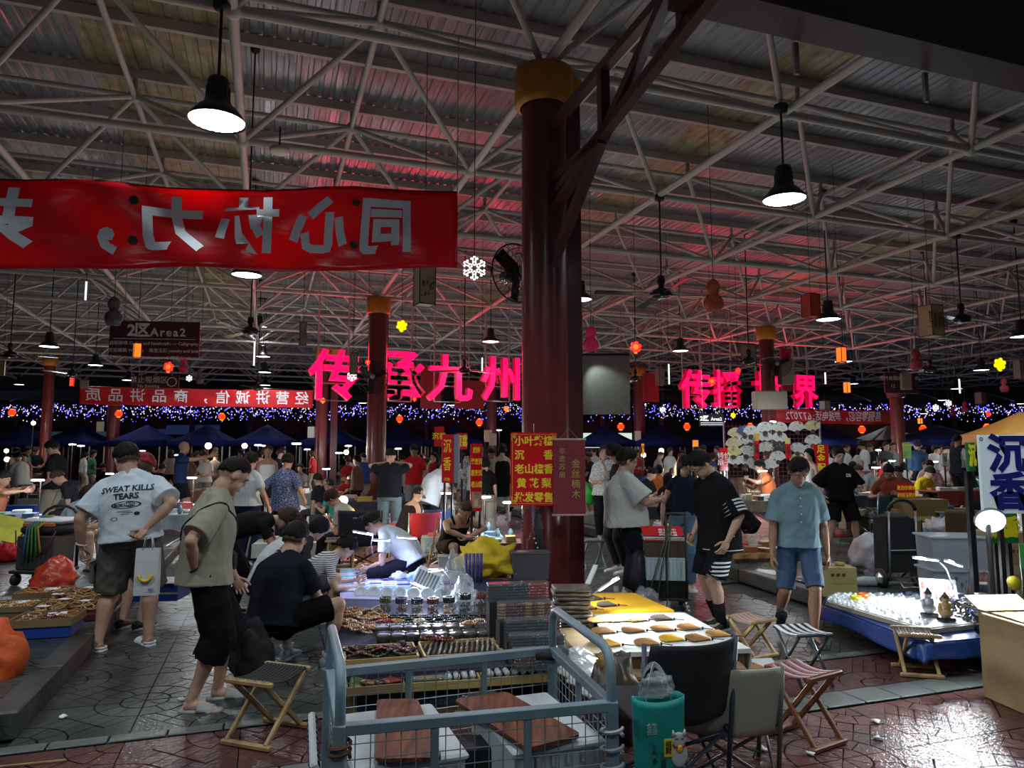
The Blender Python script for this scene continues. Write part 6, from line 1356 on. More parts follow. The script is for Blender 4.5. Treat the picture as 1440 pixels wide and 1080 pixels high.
# crumpled clear plastic bags
def crumple(r,seed,n=22,m_=16,amp=.38,sq=.7,tip=0.):
 mb=MB();mb.sph((0,0,0),1,n,m_);rs=np.random.RandomState(seed);V_=np.array(mb.v);w1=rs.normal(0,3.2,(3,5));ph=rs.uniform(0,6,5)
 d=1+amp*np.mean(1-2*np.abs(np.sin(V_@w1+ph)),axis=1)*1.6;V_=V_*d[:,None];V_[:,2]=np.where(V_[:,2]>0,V_[:,2]*(1+tip*.6*np.clip(1-np.hypot(V_[:,0]-.25*np.sin(seed),V_[:,1])*1.6,0,1)),np.maximum(V_[:,2],-.75));V_*=np.array(r);V_[:,2]+=.75*r[2]
 mb.v=V_.tolist();return mb
m_film=M('plastic film',(.50,.56,.58),.15,alpha=.38,spec=1.,bump=.6,bs=14)
for px,py,Y,r,lab,sd,mm in((640,895,6.9,(.14,.12,.22),'upright crumpled clear plastic bag beside the hanging strands',4,m_film),(655,905,6.3,(.13,.1,.15),'lower crumpled clear bag of packets before the strands',5,m_film),(738,925,5.3,(.09,.06,.14),'small clear bag of red and white slips beside the green card',6,m_film),
(590,830,7.6,(.14,.12,.09),'pale blue plastic bag beside the kneeling stall keeper',7,M('pale blue film',(.35,.6,.72),.3,spec=.8,bump=.5,bs=10)),(560,826,7.8,(.10,.09,.06),'white plastic bag under the hand of the kneeling stall keeper',8,M('white film',(.55,.58,.62),.35,bump=.5,bs=10)),(835,960,5.0,(.15,.13,.09),'white plastic wrap beside the cart corner',9,M('white film',(.55,.58,.62),.35,bump=.5,bs=10))):
 p=at(px,py,Y);zz=ZT+.0 if px<800 else .05;single('plastic_bag',crumple(r,sd,tip=.6).mesh('plastic_bag',mm,True),(p.x,p.y,max(zz,min(p.z,zz+.1))),lab,'bag')
o=MB().bbox((0,0,.1),(.05,.008,.2),.003).mesh('card_sheet',M('green card',(.03,.35,.10),.4));single('green_card',o,at(702,935,5.3)*1+Vector((0,0,-.02)),'green plastic card leaning in front of the racks','card',rot=(.1,.35,0))
for k,(px,py,rr)in enumerate(((718,925,-.12),(733,925,-.05))):single('white_card',MB().bbox((0,0,.18),(.07,.006,.36),.002).mesh('white_card',M('greenish white card',(.5,.55,.5),.5)),at(px,py,5.8),('tall','shorter')[k]+' white card standing before the bracelet racks','card',rot=(0,rr,.2),sc=(1,1,1-k*.35))
# containers behind the racks
def tub(px,py,Y,w_,d_,h,m,lab,z=None,lidm=None,cat='container',name='storage_box',rz=.15):
 p=at(px,py,Y);z=p.z if z is None else z;t=E(name,(p.x,Y,z),rz,lab,cat)
 MB().box((0,0,h/2),(w_*.9,d_*.9,h),taper=1.1).obj('box_body',m,t)
 MB().bbox((0,0,h),(w_*1.03,d_*1.03,.03),.008).obj('lid',lidm or m,t)
 return t
for a in((510+40,800,9.3,.3,.25,.2,m_bin,'white storage box behind the kneeling stall keeper'),(600,800,8.9,.3,.3,.24,m_clear2,'frosted storage box right of the kneeling stall keeper'),(628,815,8.3,.36,.3,.26,M('white round tub',(.5,.56,.56),.4),'white tub with grey lid behind the upright plastic bag'),(655,822,8.9,.26,.2,.3,m_bin,'small white carton left of the yellow cloth'),(628,785,9.3,.22,.2,.16,m_bin,'white carton stacked behind the white tub')):
 tub(*a[:7],a[7],z=.04 if a[0]!=628 or a[1]!=785 else .2)
vio=MB()
for k in range(5):vio.cyl((k*.04,0,0),(k*.04,0,.3),.018,n=8)
single('incense_tubes',vio.mesh('incense_tubes',M('violet tube',(.05,.05,.22),.3),True),(at(655,815,7.7).x,7.7,ZT+.01),'bundle of violet incense tubes left of the grey fan boxes','tubes')
tub(745,818,8.0,.42,.2,.28,M('grey box',(.07,.07,.08),.6),'dark grey ribbed box before the column',z=ZT)
single('yellow_cloth',crumple((.42,.3,.24),17,30,20,.30,tip=.1).mesh('yellow_cloth',M('yellow cloth',(.62,.44,.01),.7,var=.15,vs=5,bump=.4,bs=9),True),(at(684,800,8.2).x,8.15,.28),'crumpled bright yellow cloth heaped beside the column','cloth')
tub(686,812,8.15,.7,.4,.27,m_cardd,'carton under the yellow cloth',z=.02)
# bamboo stick with vine
t=E('bamboo_stick',at(598,815,7.6),0,'thin orange bamboo stick with leaves standing by the tubs','stick');a,b=at(598,815,7.6),at(616,728,7.8);MB().tube([(0,0,0),(b-a)*.5,b-a],.012,6).obj('stick',M('orange bamboo',(.32,.14,.04),.5),t,True)
lf_=MB()
for k in range(16):q=(b-a)*rn.uniform(.1,.7);lf_.box((q.x+rn.uniform(-.03,.03),q.y,q.z),(.05,.004,.018),rot=(rn.uniform(0,3),rn.uniform(0,3),rn.uniform(0,3)))
lf_.obj('leaves',M('yellow green leaf',(.22,.26,.03),.6),t,kind='stuff')
# certificate rack: tilted white rack with slots
t=E('sample_rack',at(590,838,7.2),-.5,'white slotted sample card rack leaning right of the lit stall','rack');MB().bbox((0,0,.14),(.30,.03,.28),.006).obj('rack_board',m_white,t,rotation_euler=(-.5,.25,0))
for k in range(7):MB().box((-.115+k*.038,-.02,.14),(.018,.012,.2)).obj('slot',M('slot grey',(.16,.18,.2),.5),t,rotation_euler=(-.5,.25,0))
# gooseneck lamps
def goose(base,pts,head_end,lab,power=18,col=(.42,.48,1.),hw_=.045,to=None,em=None,hlen=.17):
 t=E('gooseneck_lamp',base,0,lab,'lamp');B=Vector(base);P_=[Vector(p)-B for p in pts];MB().tube([Vector((0,0,0))]+P_,.006,7).obj('gooseneck',M('silver neck',(.5,.5,.5),.3,.6),t,True)
 MB().lathe([(0,0),(.045,0),(.04,.02),(0,.025)],n=14).obj('base',m_white,t,True)
 a,b=P_[-1],Vector(head_end)-B;d=(b-a).normalized();x,y,_=frame_to(d);up=Vector((0,0,1));up=(up-d*up.dot(d)).normalized();sx=d.cross(up);T=Matrix((sx,d,up)).transposed().to_4x4();ln=(b-a).length
 T=Matrix.Translation(a+d*ln/2)@T
 MB().bbox((0,0,.004),(hw_,ln,.016),.005,T=T).obj('lamp_head',m_white,t);MB().box((0,ln*.0,-.006),(hw_*.8,ln*.92,.008),T=T).obj('led_strip',em or emit('led strip',(.85,.9,1.),14),t)
 light('AREA',B+a.lerp(b,.5)-up*.03,power,col,hlen,to=to or(B+a.lerp(b,.5)-up),name='led_strip_light');return t
goose(TP(.42,.92),[at(547,795,8.1),at(525,782,8.0),at(522,765,7.9),at(525,752,7.8)],at(496,747,7.7),'left lit gooseneck lamp over the rows of flat packets',5,to=TP(.3,.85))
goose(TP(.52,.88),[at(536,800,7.9),at(536,780,7.8),at(552,765,7.7),at(548,760,7.6)],at(524,759,7.5),'middle gooseneck lamp over the rows of flat packets',5,to=TP(.35,.75))
goose(TP(.62,.9),[at(592,800,8.0),at(592,770,7.9),at(586,757,7.8)],at(558,755,7.7),'right gooseneck lamp before the kneeling stall keeper',2,to=TP(.5,.75))
goose(TP(.66,.72),[at(612,838,7.2),at(608,832,7.1)],at(577,818,7.0),'low flat lamp beside the sample rack',5,to=TP(.45,.6),col=(.8,.88,1.))
goose(TP(.74,.60),[at(628,860,6.4),at(634,815,6.5),at(622,800,6.5)],at(604,803,6.3),'thin gooseneck lamp before the upright plastic bag',9,col=(.88,.94,1.),to=TP(.5,.35))
# ------------------------------------------------------------ signs on the column
def sign_board(px0,px1,py0,py1,Y,rz,m,lab,th=.02,name='stall_sign',skew=0):
 a,b=at(px0,py0,Y),at(px1,py1,Y);W,H=b.x-a.x,a.z-b.z;t=E(name,((a.x+b.x)/2,Y,(a.z+b.z)/2),rz,lab,'sign');MB().bbox((0,0,0),(W,th,H),.004).obj('board',m,t);return t,W,H
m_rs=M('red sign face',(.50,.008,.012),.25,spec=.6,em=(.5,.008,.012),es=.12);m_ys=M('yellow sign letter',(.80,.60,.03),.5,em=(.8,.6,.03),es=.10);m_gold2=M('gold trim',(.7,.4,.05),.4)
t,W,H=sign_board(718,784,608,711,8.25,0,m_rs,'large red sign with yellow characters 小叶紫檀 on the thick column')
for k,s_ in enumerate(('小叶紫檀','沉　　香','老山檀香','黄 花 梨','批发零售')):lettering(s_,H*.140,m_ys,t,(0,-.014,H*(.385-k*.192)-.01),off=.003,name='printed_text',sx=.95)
for s1,s2 in((-1,1),(1,1),(-1,-1),(1,-1)):
 mb=MB();mb.tube([(s1*W*.47,0,s2*H*.38),(s1*W*.47,0,s2*H*.475),(s1*W*.36,0,s2*H*.475)],.007,4);mb.sph((s1*W*.42,0,s2*H*.44),(.022,.004,.022),8,5);mb.obj('corner_ornament',m_gold2,t,location=(0,-.014,0))
fr=MB()
for z in(-1,1):fr.box((0,-.013,z*H*.47),(W*.8,.004,.006))
for x in(-1,1):fr.box((x*W*.46,-.013,0),(.006,.004,H*.8))
fr.obj('border_line',m_gold2,t);MB().cyl((0,0,H/2),(0,.04,H/2+.1),.004,n=5).obj('hanger',m_steel,t)
t,W,H=sign_board(777,824,618,724,8.15,.1,M('dull crimson scroll',(.20,.02,.03),.7,var=.1),'hanging crimson scroll with small gold characters beside the red column sign')
for z in(-1,1):MB().cyl((-W*.53,0,z*H/2),(W*.53,0,z*H/2),.014,n=10).obj('scroll_rod',M('pale wood rod',(.45,.40,.28),.5),t,True)
MB().tube([(-W*.3,0,H/2),(0,0,H/2+.13),(W*.3,0,H/2)],.003,4).obj('string',m_tubed,t)
mg=M('dull gold ink',(.45,.38,.10),.5)
for k,c in enumerate('金丝楠木'):lettering(c,H*.125,mg,t,(W*.2,-.013,H*(.17-k*.135)),name='printed_text')
for k,c in enumerate('非遗苏扇'):lettering(c,H*.09,mg,t,(-W*.22,-.013,H*(.34-k*.105)),name='printed_text')
for px,y0,y1,n,c,lab in((741,716,760,26,'brown','single bead necklace hung on the thick column under the red sign'),(757,716,798,40,'black','bundle of long black necklaces hung on the thick column under the red sign')):
 a,b=at(px,y0,8.32),at(px,y1,8.32);L_=a.z-b.z;mb=MB();wd_=.05
 for j in range(n):
  q=2*pi*j/n;mb.sph((wd_*sin(q),0,-L_/2+L_/2*cos(q)),.011,6,4)
 t=E('bead_necklace',a,0,lab,'necklace');mb.obj('bead_loop',M('bead '+c,BC[c],.2),t,True)
 if c=='black':
  for k in range(5):MB().tube([((.05+.0*k)*(1-k*.2)*sin(2*pi*j/20),-.015*k/3,-L_/2*1.0+L_/2*cos(2*pi*j/20))for j in range(20)],.007,5,closed=True).obj('strand',M('green black beads',(.015,.025,.02),.3),t,True)
  for k in range(6):MB().sph((-.05+.02*k,-.02,-L_*(.5+.08*(k%3)+.35*(k>2))),.011,6,5).obj('pearl',m_white,t,True)
 else:MB().cyl((0,0,-L_),(0,0,-L_-.16),.003,n=4).obj('tassel',m_tubed,t)
 MB().cyl((0,.08,.0),(0,-.02,.01),.006,n=6).obj('hook',m_steel,t)
 # tall narrow signs on poles
def pole_sign(px0,px1,py0,py1,Y,base_py,rz,txt,lab,extra=None,cs=.2,sx=1.):
 t,W,H=sign_board(px0,px1,py0,py1,Y,rz,m_rs,lab);zb=-t.location.z+.02
 for x in(-.05,.06):MB().box((x,.02,(zb-H/2)/2),(.025,.025,abs(zb+H/2))).obj('pole',m_steel if 0 else M('dark pole',(.03,.035,.04),.4),t)
 MB().box((0,.02,zb),(.3,.3,.02)).obj('base_plate',m_black,t)
 return t,W,H
t,W,H=pole_sign(621,638,611,679,9.6,0,-.35,None,'narrow red sign reading 沉香 on twin poles');W*=1
for k,c in enumerate('沉香'):lettering(c,H*.30,m_ys,t,(0,-.014,H*(.24-k*.37)),off=.002,name='printed_text',sx=.62)
lettering('沉香',H*.07,m_ys,t,(0,-.014,-H*.43),name='printed_text');MB().box((W*.62,.03,0),(.10,.04,H)).obj('side_face',M('grey side',(.25,.3,.36),.4),t)
t,W,H=pole_sign(661,678,624,719,9.2,0,.45,None,'taller narrow red sign with rows of yellow characters and a pale photo at its foot')
for k,s_ in enumerate(('越南','芽庄沉','惠安沉','老山檀')):lettering(s_,H*.095,m_ys,t,(0,-.014,H*(.40-k*.17)),off=.002,name='printed_text',sx=.62)
MB().box((0,-.012,-H*.33),(W*.8,.004,H*.24)).obj('photo',M('pale photo',(.5,.42,.36),.5,var=.4,vs=12),t);MB().box((0,-.015,-H*.38),(W*.3,.004,H*.1)).obj('photo_spot',M('photo glow',(.8,.65,.4),.5),t)
for px0,px1,y0,y1,Y,s_,lab in((611,624,600,628,16,'沉香','far red sign behind the narrow 沉香 sign'),(642,657,609,632,15,'檀香\n沉香','far orange red sign between the two narrow signs'),(902,906,624,640,20,'古\n玩','tiny orange vertical sign on the distant slim column'),(974,982,619,628,20,'','tiny orange red sign behind the striped outfit man')):
 t,W,H=sign_board(px0,px1,y0,y1,Y,0,m_rs if Y<18 else emit('orange sign',(.8,.25,.03),.9),lab)
 if s_:lettering(s_,H*.36,m_ys if Y<18 else m_blackprint,t,(0,-.02,0),off=.004,name='printed_text')
 MB().cyl((0,.03,-t.location.z+.0),(0,.03,0),.02,n=6).obj('pole',m_black,t)
 # ------------------------------------------------------------ cage cart in the foreground
ZR=.62
FR,NR,FL=onz(777,914,ZR),onz(860,992,ZR),onz(464,946,ZR);NL=onz(478,1026,ZR)
t=E('cage_cart',(0,0,0),0,'grey blue wire mesh cage cart in the foreground with tube handles','cart');cart=t
def rail(a,b,w_=.042,nm='rail',m=m_cart):
 a,b=Vector(a),Vector(b);d=b-a;x=Vector((0,0,1))if abs(d.normalized().z)<.9 else Vector((1,0,0));y=d.normalized().cross(x).normalized();x=y.cross(d.normalized());T=Matrix((x,y,d.normalized())).transposed().to_4x4();MB().bbox((0,0,0),(w_,w_,d.length),.004,T=Matrix.Translation((a+b)/2)@T).obj(nm,m,t)
def Z_(p,z):return Vector((p.x,p.y,z))
for p in(FR,NR,FL,NL):rail(Z_(p,.14),Z_(p,ZR+.02),.05,'corner_post')
for a,b in((FL,FR),(NL,NR),(FL,NL),(FR,NR)):rail(Z_(a,ZR),Z_(b,ZR));rail(Z_(a,.17),Z_(b,.17))
for a,b in((FL,FR),(NL,NR)):
 for q in(.33,.67):c=a.lerp(b,q);rail(Z_(c,.17),Z_(c,ZR),.03,'upright')
c=FR.lerp(NR,.5);rail(Z_(c,.17),Z_(c,ZR),.03,'upright')
for(a,b)in((FL,FR),(NL,NR),(FL,NL),(FR,NR)):
 mb=MB();n=int((b-a).length/.055)
 for k in range(1,n):c=a.lerp(b,k/n);mb.cyl(Z_(c,.18),Z_(c,ZR),.0022,n=4,cap=False)
 for k in range(1,8):z=.17+k*.056;mb.cyl(Z_(a,z),Z_(b,z),.0022,n=4,cap=False)
 mb.obj('wire_mesh',m_wire,t,kind='stuff')
for(a,b)in((FL,NL),(FR,NR)):
 d=(b-a);pts=[Z_(a,.3),Z_(a,.74)]+[Z_(a+d*(.10*(1-cos(q))),.74+.10*sin(q))for q in(pi/6,pi/3,pi/2)]+[Z_(b-d*(.10*(1-cos(q))),.74+.10*sin(q))for q in(pi/2,pi/3,pi/6)]+[Z_(b,.74),Z_(b,.3)]
 MB().tube(pts,.021,12).obj('tube_handle',m_cart,t,True)
pl=[FL,FR,NR,NL];MB().prism([(p.x,p.y)for p in pl],.12,.15).obj('deck',m_cart,t)
for p in pl:
 q=p.lerp((FL+NR)/2,.15);MB().cyl((q.x-.02,q.y,.07),(q.x+.02,q.y,.07),.06,n=16).obj('wheel',m_black,t,True);MB().box((q.x,q.y,.115),(.06,.06,.03)).obj('caster_fork',m_steel,t)
rb=FR;MB().tube([Z_(rb,ZR-.02)+Vector((x,y,0))for x,y in((-.09,-.04),(.0,-.05),(.04,0),(.0,.05),(-.09,.04))],.022,8).obj('black_wrap',m_blackc,t,True)
rst=M('rusty clamp',(.10,.04,.02),.8)
MB().tube([Z_(NL,.52)+Vector((.04*cos(a),.04*sin(a),.004*a))for a in[k*.5 for k in range(30)]],.008,5).obj('rusty_wire',rst,t)
for k in range(4):MB().tube([Z_(NR,.5-k*.07)+Vector((.045*cos(a),.045*sin(a),.006*a))for a in[j*.5 for j in range(13)]],.008,5).obj('rope_tie',M('grey rope',(.32,.36,.38),.8),t)
# power strip and cables tied outside the left end
lp=FL.lerp(NL,.5);t=E('power_strip',Z_(lp,.46)+Vector((-.07,-.05,0)),atan2((NL-FL).y,(NL-FL).x),'white power strip with black sockets tied to the left end of the cart','power strip');MB().bbox((0,0,0),(.40,.03,.055),.008).obj('strip_body',m_white,t,rotation_euler=(.3,.18,0))
for k in range(9):MB().box((-.17+k*.042,.018,.006),(.02,.006,.026)).obj('socket',m_black,t,rotation_euler=(.3,.18,0));MB().box((-.17+k*.042,-.018,.006),(.02,.006,.026)).obj('socket',m_black,t,rotation_euler=(.3,.18,0))
cb=MB()
for k in range(9):cb.tube([(-.15+k*.03,0,0),(-.1+k*.025+rn.uniform(-.03,.03),.03,-.15),(-.12+k*.03,.0,-.3),(rn.uniform(-.1,.1),0,-.42)],.005,4)
cb.obj('cable_bundle',M('grey cable',(.16,.17,.17),.6),t,kind='stuff')
# bins and boards in the cart
cx_=lambda a,b,z:Z_((FL*(1-a)+FR*a)*(1-b)+(NL*(1-a)+NR*a)*b,z)
car=atan2((FR-FL).y,(FR-FL).x)
def bin_(a,b,w_,d_,h,lab,z=.152):
 p=cx_(a,b,z);t=E('storage_bin',p,car,lab,'bin');MB().box((0,0,h/2),(w_,d_,h),taper=1.06).obj('bin_body',m_bin,t);MB().bbox((0,0,h+.012),(w_*1.12,d_*1.12,.03),.01).obj('bin_lid',m_bin,t)
 for k in range(6):MB().box((-w_*.45+k*w_*.18,-d_*.545,h-.03),(.012,.012,.04)).obj('rib',m_bin,t)
 return p,h
bin_(.24,.5,.42,.56,.27,'left white plastic bin with lid inside the cage cart')
bin_(.79,.52,.38,.58,.27,'right white plastic bin with lid inside the cage cart')
def plank(pts,z,tilt,lab):
 c=sum(pts,Vector())/4;me=MB();me.prism([((p-c).x,(p-c).y)for p in pts],-.008,.008);me2=me.mesh('plywood_board',m_wood);bm=bmesh.new();bm.from_mesh(me2);es=[e for e in bm.edges if abs(e.verts[0].co.z-e.verts[1].co.z)>.01];bmesh.ops.bevel(bm,geom=es,offset=.03,segments=4,affect='EDGES',profile=.5);bm.to_mesh(me2);bm.free()
 return single('plywood_board',me2,(c.x,c.y,z),lab,'board','plywood boards on the cart bins',rot=tilt)
plank([onz(x,y,.48)for x,y in((528,1068),(530,984),(587,983),(622,1066))],.475,(0,0,0),'left reddish plywood board lying on the bins in the cart')
plank([onz(x,y,.50)for x,y in((638,978),(712,967),(818,1026),(742,1046))],.475,(0,0,0),'right larger plywood board lying on the bins in the cart')
tub(0,0,1,.2,.16,.18,m_blackc,'dark box with green trim between the bins in the cart',z=.155).location=cx_(.54,.42,.155)
# ------------------------------------------------------------ fan table
ZF=.36
fa,fb,fc,fd=onz(858,918,ZF),onz(1056,912,ZF),onz(962,861,ZF),onz(834,862,ZF)
t=E('fan_table',(0,0,0),0,'low display table with white cloth covered in brown leaf shaped folding fans','table')
m_wc=M('white cloth',(.62,.66,.64),.75,bump=.5,bs=7)
MB().prism([(p.x,p.y)for p in(fa,fb,fc,fd)],ZF-.03,ZF).obj('cloth_top',m_wc,t)
ins=lambda p,s_=.06:p.lerp((fa+fc)/2,s_)
MB().prism([(p.x,p.y)for p in(ins(fa),ins(fb),ins(fc),ins(fd))],.02,ZF-.03).obj('crate',m_cardd,t)
MB().sheet(lambda a,b:(fb.x+(fc.x-fb.x)*a,fb.y+(fc.y-fb.y)*a+.0,ZF-.01-b*(.16+.05*sin(a*9))),14,3,.004).obj('cloth_drop',m_wc,t)
ya,yb,yc,yd=onz(829,860,ZF+.02),onz(948,858,ZF+.02),onz(893,834,ZF+.02),onz(820,835,ZF+.02)
t2=E('yellow_fan_table',(0,0,0),0,'yellow cloth topped table end behind the white fan table','table');MB().prism([(p.x,p.y)for p in(ya,yb,yc,yd)],ZF-.02,ZF+.02).obj('cloth_top',M('yellow felt',(.80,.42,.01),.7),t2);MB().prism([(p.x,p.y)for p in(ins(ya,.08),ins(yb,.1),ins(yc,.1),ins(yd,.05))],.02,ZF-.02).obj('crate',m_cardd,t2)
def fan_mesh(c,R0=.17,span=1.5,n=11,nm='leaf_fan'):
 m=M('fan %s'%(c,),c,.6,var=.15,vs=15);mb=MB();vs=[];
 for k in range(2*n+1):
  a=-span/2+span*k/(2*n);z=.008 if k%2 else .001;e=R0*(1-.18*abs(a/span*2)**2)
  vs+=[(.012*sin(a),.012*cos(a),.001),(e*sin(a),e*cos(a),z)]
 fs=[(2*k,2*k+2,2*k+3,2*k+1)for k in range(2*n)];up=[(x,y,z+.006)for x,y,z in vs];o=len(vs);mb.add(vs+up,[tuple(reversed(f))for f in fs]+[tuple(i+o for i in f)for f in fs]+[(2*k+1,2*k+3,2*k+3+o,2*k+1+o)for k in range(2*n)])
 return mb.mesh('fan_leaf',m)
fm1,fm2,fm3,fm4=fan_mesh((.42,.22,.06)),fan_mesh((.33,.16,.045)),fan_mesh((.75,.42,.02)),fan_mesh((.06,.045,.035))
piv=MB().cyl((0,0,0),(0,0,.016),.007,n=8).cyl((0,.0,.008),(0,-.07,.008),.003,n=4).mesh('fan_pivot',m_black)
def fan(px,py,me,rz,lab,sc_=1.,z=ZF+.003):
 t=E('leaf_fan',onz(px,py,z),rz,lab,'fan','brown folding fans on the display table');t.scale=(sc_,)*3;link('fan_leaf',me,t);link('fan_pivot',piv,t)
rows_=[((842,873,fm1),(868,872,fm1),(895,871,fm1),(930,870,fm4)),((850,888,fm1),(892,886,fm2),(932,885,fm2),(970,883,fm2)),((858,906,fm3),(912,905,fm1),(947,899,fm3),(984,898,fm2),(1012,893,fm1))]
for i,r_ in enumerate(rows_):
 for k,(px,py,me)in enumerate(r_):fan(px+18,py+2,me,1.15+.1*((k*7+i)%3-1),'%s fan in the %s row on the white fan table'%(ORD[k],('back','middle','front')[i]),1.12)
fan(838,857,fm2,.9,'brown fan on the yellow cloth',1.1,ZF+.023);fan(870,852,fm4,1.2,'black fan on the yellow cloth',1.1,ZF+.023);fan(850,843,fm4,1.3,'dark fan at the back of the yellow cloth',1.3,ZF+.023)
for k in range(9):
 q=fa.lerp(fb,.1+.09*k)+Vector((0,-.12,0));single('fan_box',MB().bbox((0,0,0),(.15,.16,.028),.004).mesh('fan_box',M('brown fan box',(.24,.13,.05),.6,var=.2)),(q.x,q.y,.22+.03*(k%3)),'flat brown fan box stacked against the front of the fan table','box','flat fan boxes',rz=rn.uniform(-.2,.2))
sh=E('lower_shelf',(0,0,0),0,'lower white shelf with more fans behind the black camp chair','shelf');la,lb,lc,ld=onz(862,965,.2),onz(1100,945,.2),onz(1085,925,.2),onz(858,935,.2)
MB().prism([(p.x,p.y)for p in(la,lb,lc,ld)],.18,.2).obj('cloth_top',m_wc,sh);MB().prism([(p.x,p.y)for p in(ins(la,.03),ins(lb,.05),ins(lc,.05),ins(ld,.02))],.01,.18).obj('crate',m_cardd,sh)
for k,(px,py)in enumerate(((884,944),(905,950),(1030,935),(1060,940),(1048,948))):fan(px+18,py,(fm1,fm1,fm2,fm1,fm2)[k],1.2,ORD[k]+' fan from the left on the lower white shelf',1.0,.203)
goose(onz(824,862,ZF),[at(824,838,6.1),at(826,822,6.15)],at(838,795,6.25),'unlit end gooseneck lamp at the column corner of the fan table',2,col=(.9,.95,1.),em=m_white)
goose(onz(826,864,ZF)+Vector((.0,-.02,0)),[at(822,850,6.0),at(828,838,5.95),at(842,830,5.9)],at(870,812,5.8),'lit gooseneck lamp shining over the brown fans',22,col=(.95,.96,.92),to=onz(930,885,ZF))
tub(850,836,7.2,.55,.3,.25,m_card,'orange brown carton behind the yellow cloth table',z=.005)
# bottle
t=E('water_bottle',onz(876,852,0.0)+Vector((0,.5,.005)),0,'clear water bottle with red cap beside the stout man shoes','bottle');MB().lathe([(0,0),(.033,0),(.033,.14),(.026,.17),(.013,.2),(.013,.215)],n=14).obj('bottle_body',m_clear,t,True);MB().cyl((0,0,.212),(0,0,.232),.015,n=10).obj('bottle_cap',m_red,t);MB().lathe([(.034,.06),(.034,.12)],n=14).obj('bottle_label',m_white,t,True)
# ------------------------------------------------------------ seats
def fold_stool(p,rz,lab,h=.36,w_=.36,d_=.30,wood=m_bamboo,seat='dots',smat=None,feetw=True):
 t=E('folding_stool',p,rz,lab,'stool',None)
 for s_ in(-1,1):
  y0=-d_/2
  for k in(-1,1):
   x=s_*(w_/2-.03-(.0 if k>0 else .03));a,b=(x,k*d_*.46,h-.02),(x,-k*d_*.5,.02);d=Vector(b)-Vector(a);X_=Vector((1,0,0));Y_=d.normalized().cross(X_);T=Matrix((X_,Y_,d.normalized())).transposed().to_4x4();MB().bbox((0,0,0),(.022,.03,d.length),.005,T=Matrix.Translation((Vector(a)+Vector(b))/2)@T).obj('leg',wood,t)
 for k in(-1,1):
  MB().bbox((0,k*d_*.48,h-.01),(w_,.03,.028),.006).obj('seat_bar',wood,t);MB().bbox((0,k*d_*.5,.015),(w_*1.02,.035,.028),.006).obj('foot_bar',wood,t)
 n=11
 for k in range(n):
  x=-w_/2+.03+k*(w_-.06)/(n-1);c=smat[k%len(smat)]if smat else m_blackc
  MB().sheet(lambda a,b,x=x:(x+(a-.5)*(w_-.06)/n*.86,(b-.5)*d_*.94,h+.002-.028*sin(pi*b)),1,6,.005).obj('seat_strap',c,t)
 if seat=='dots':
  for k in range(n):MB().cyl((-w_/2+.03+k*(w_-.06)/(n-1),-d_*.48,h-.0),(-w_/2+.03+k*(w_-.06)/(n-1),-d_*.48,h+.008),.008,n=6).obj('strap_knot',wood,t)
 return t
m_str=[M('strap rose',(.35,.12,.13),.8),M('strap pale',(.5,.42,.42),.8),M('strap maroon',(.18,.05,.07),.8)]
fold_stool(onz(375,1035,.013),-.35,'empty bamboo folding stool with black straps at the left front',h=.36,w_=.33,d_=.36)
fold_stool(q3+Vector((0,.02,0)),.2,'folding stool with purple straps under the man in plain black tee',h=.35,smat=[M('strap violet',(.06,.04,.09),.8)])
fold_stool(onz(1133,1040,.013),.55,'brown folding stool with woven rose checked seat beside the beige chair',h=.40,w_=.30,d_=.30,wood=m_bamdk,smat=m_str)
fold_stool(onz(1058,920,.013),.5,'bamboo folding stool with coloured straps in front of the striped outfit man',h=.30,w_=.30,d_=.26,smat=[M('strap tan',(.25,.18,.12),.8),M('strap pink',(.4,.25,.25),.8)])
fold_stool(onz(1290,946,.013),-.25,'bamboo folding stool with dark straps against the blue tarpaulin',h=.31,w_=.29,d_=.26,smat=[M('strap dark',(.06,.05,.06),.8),M('strap brown',(.12,.07,.05),.8)])
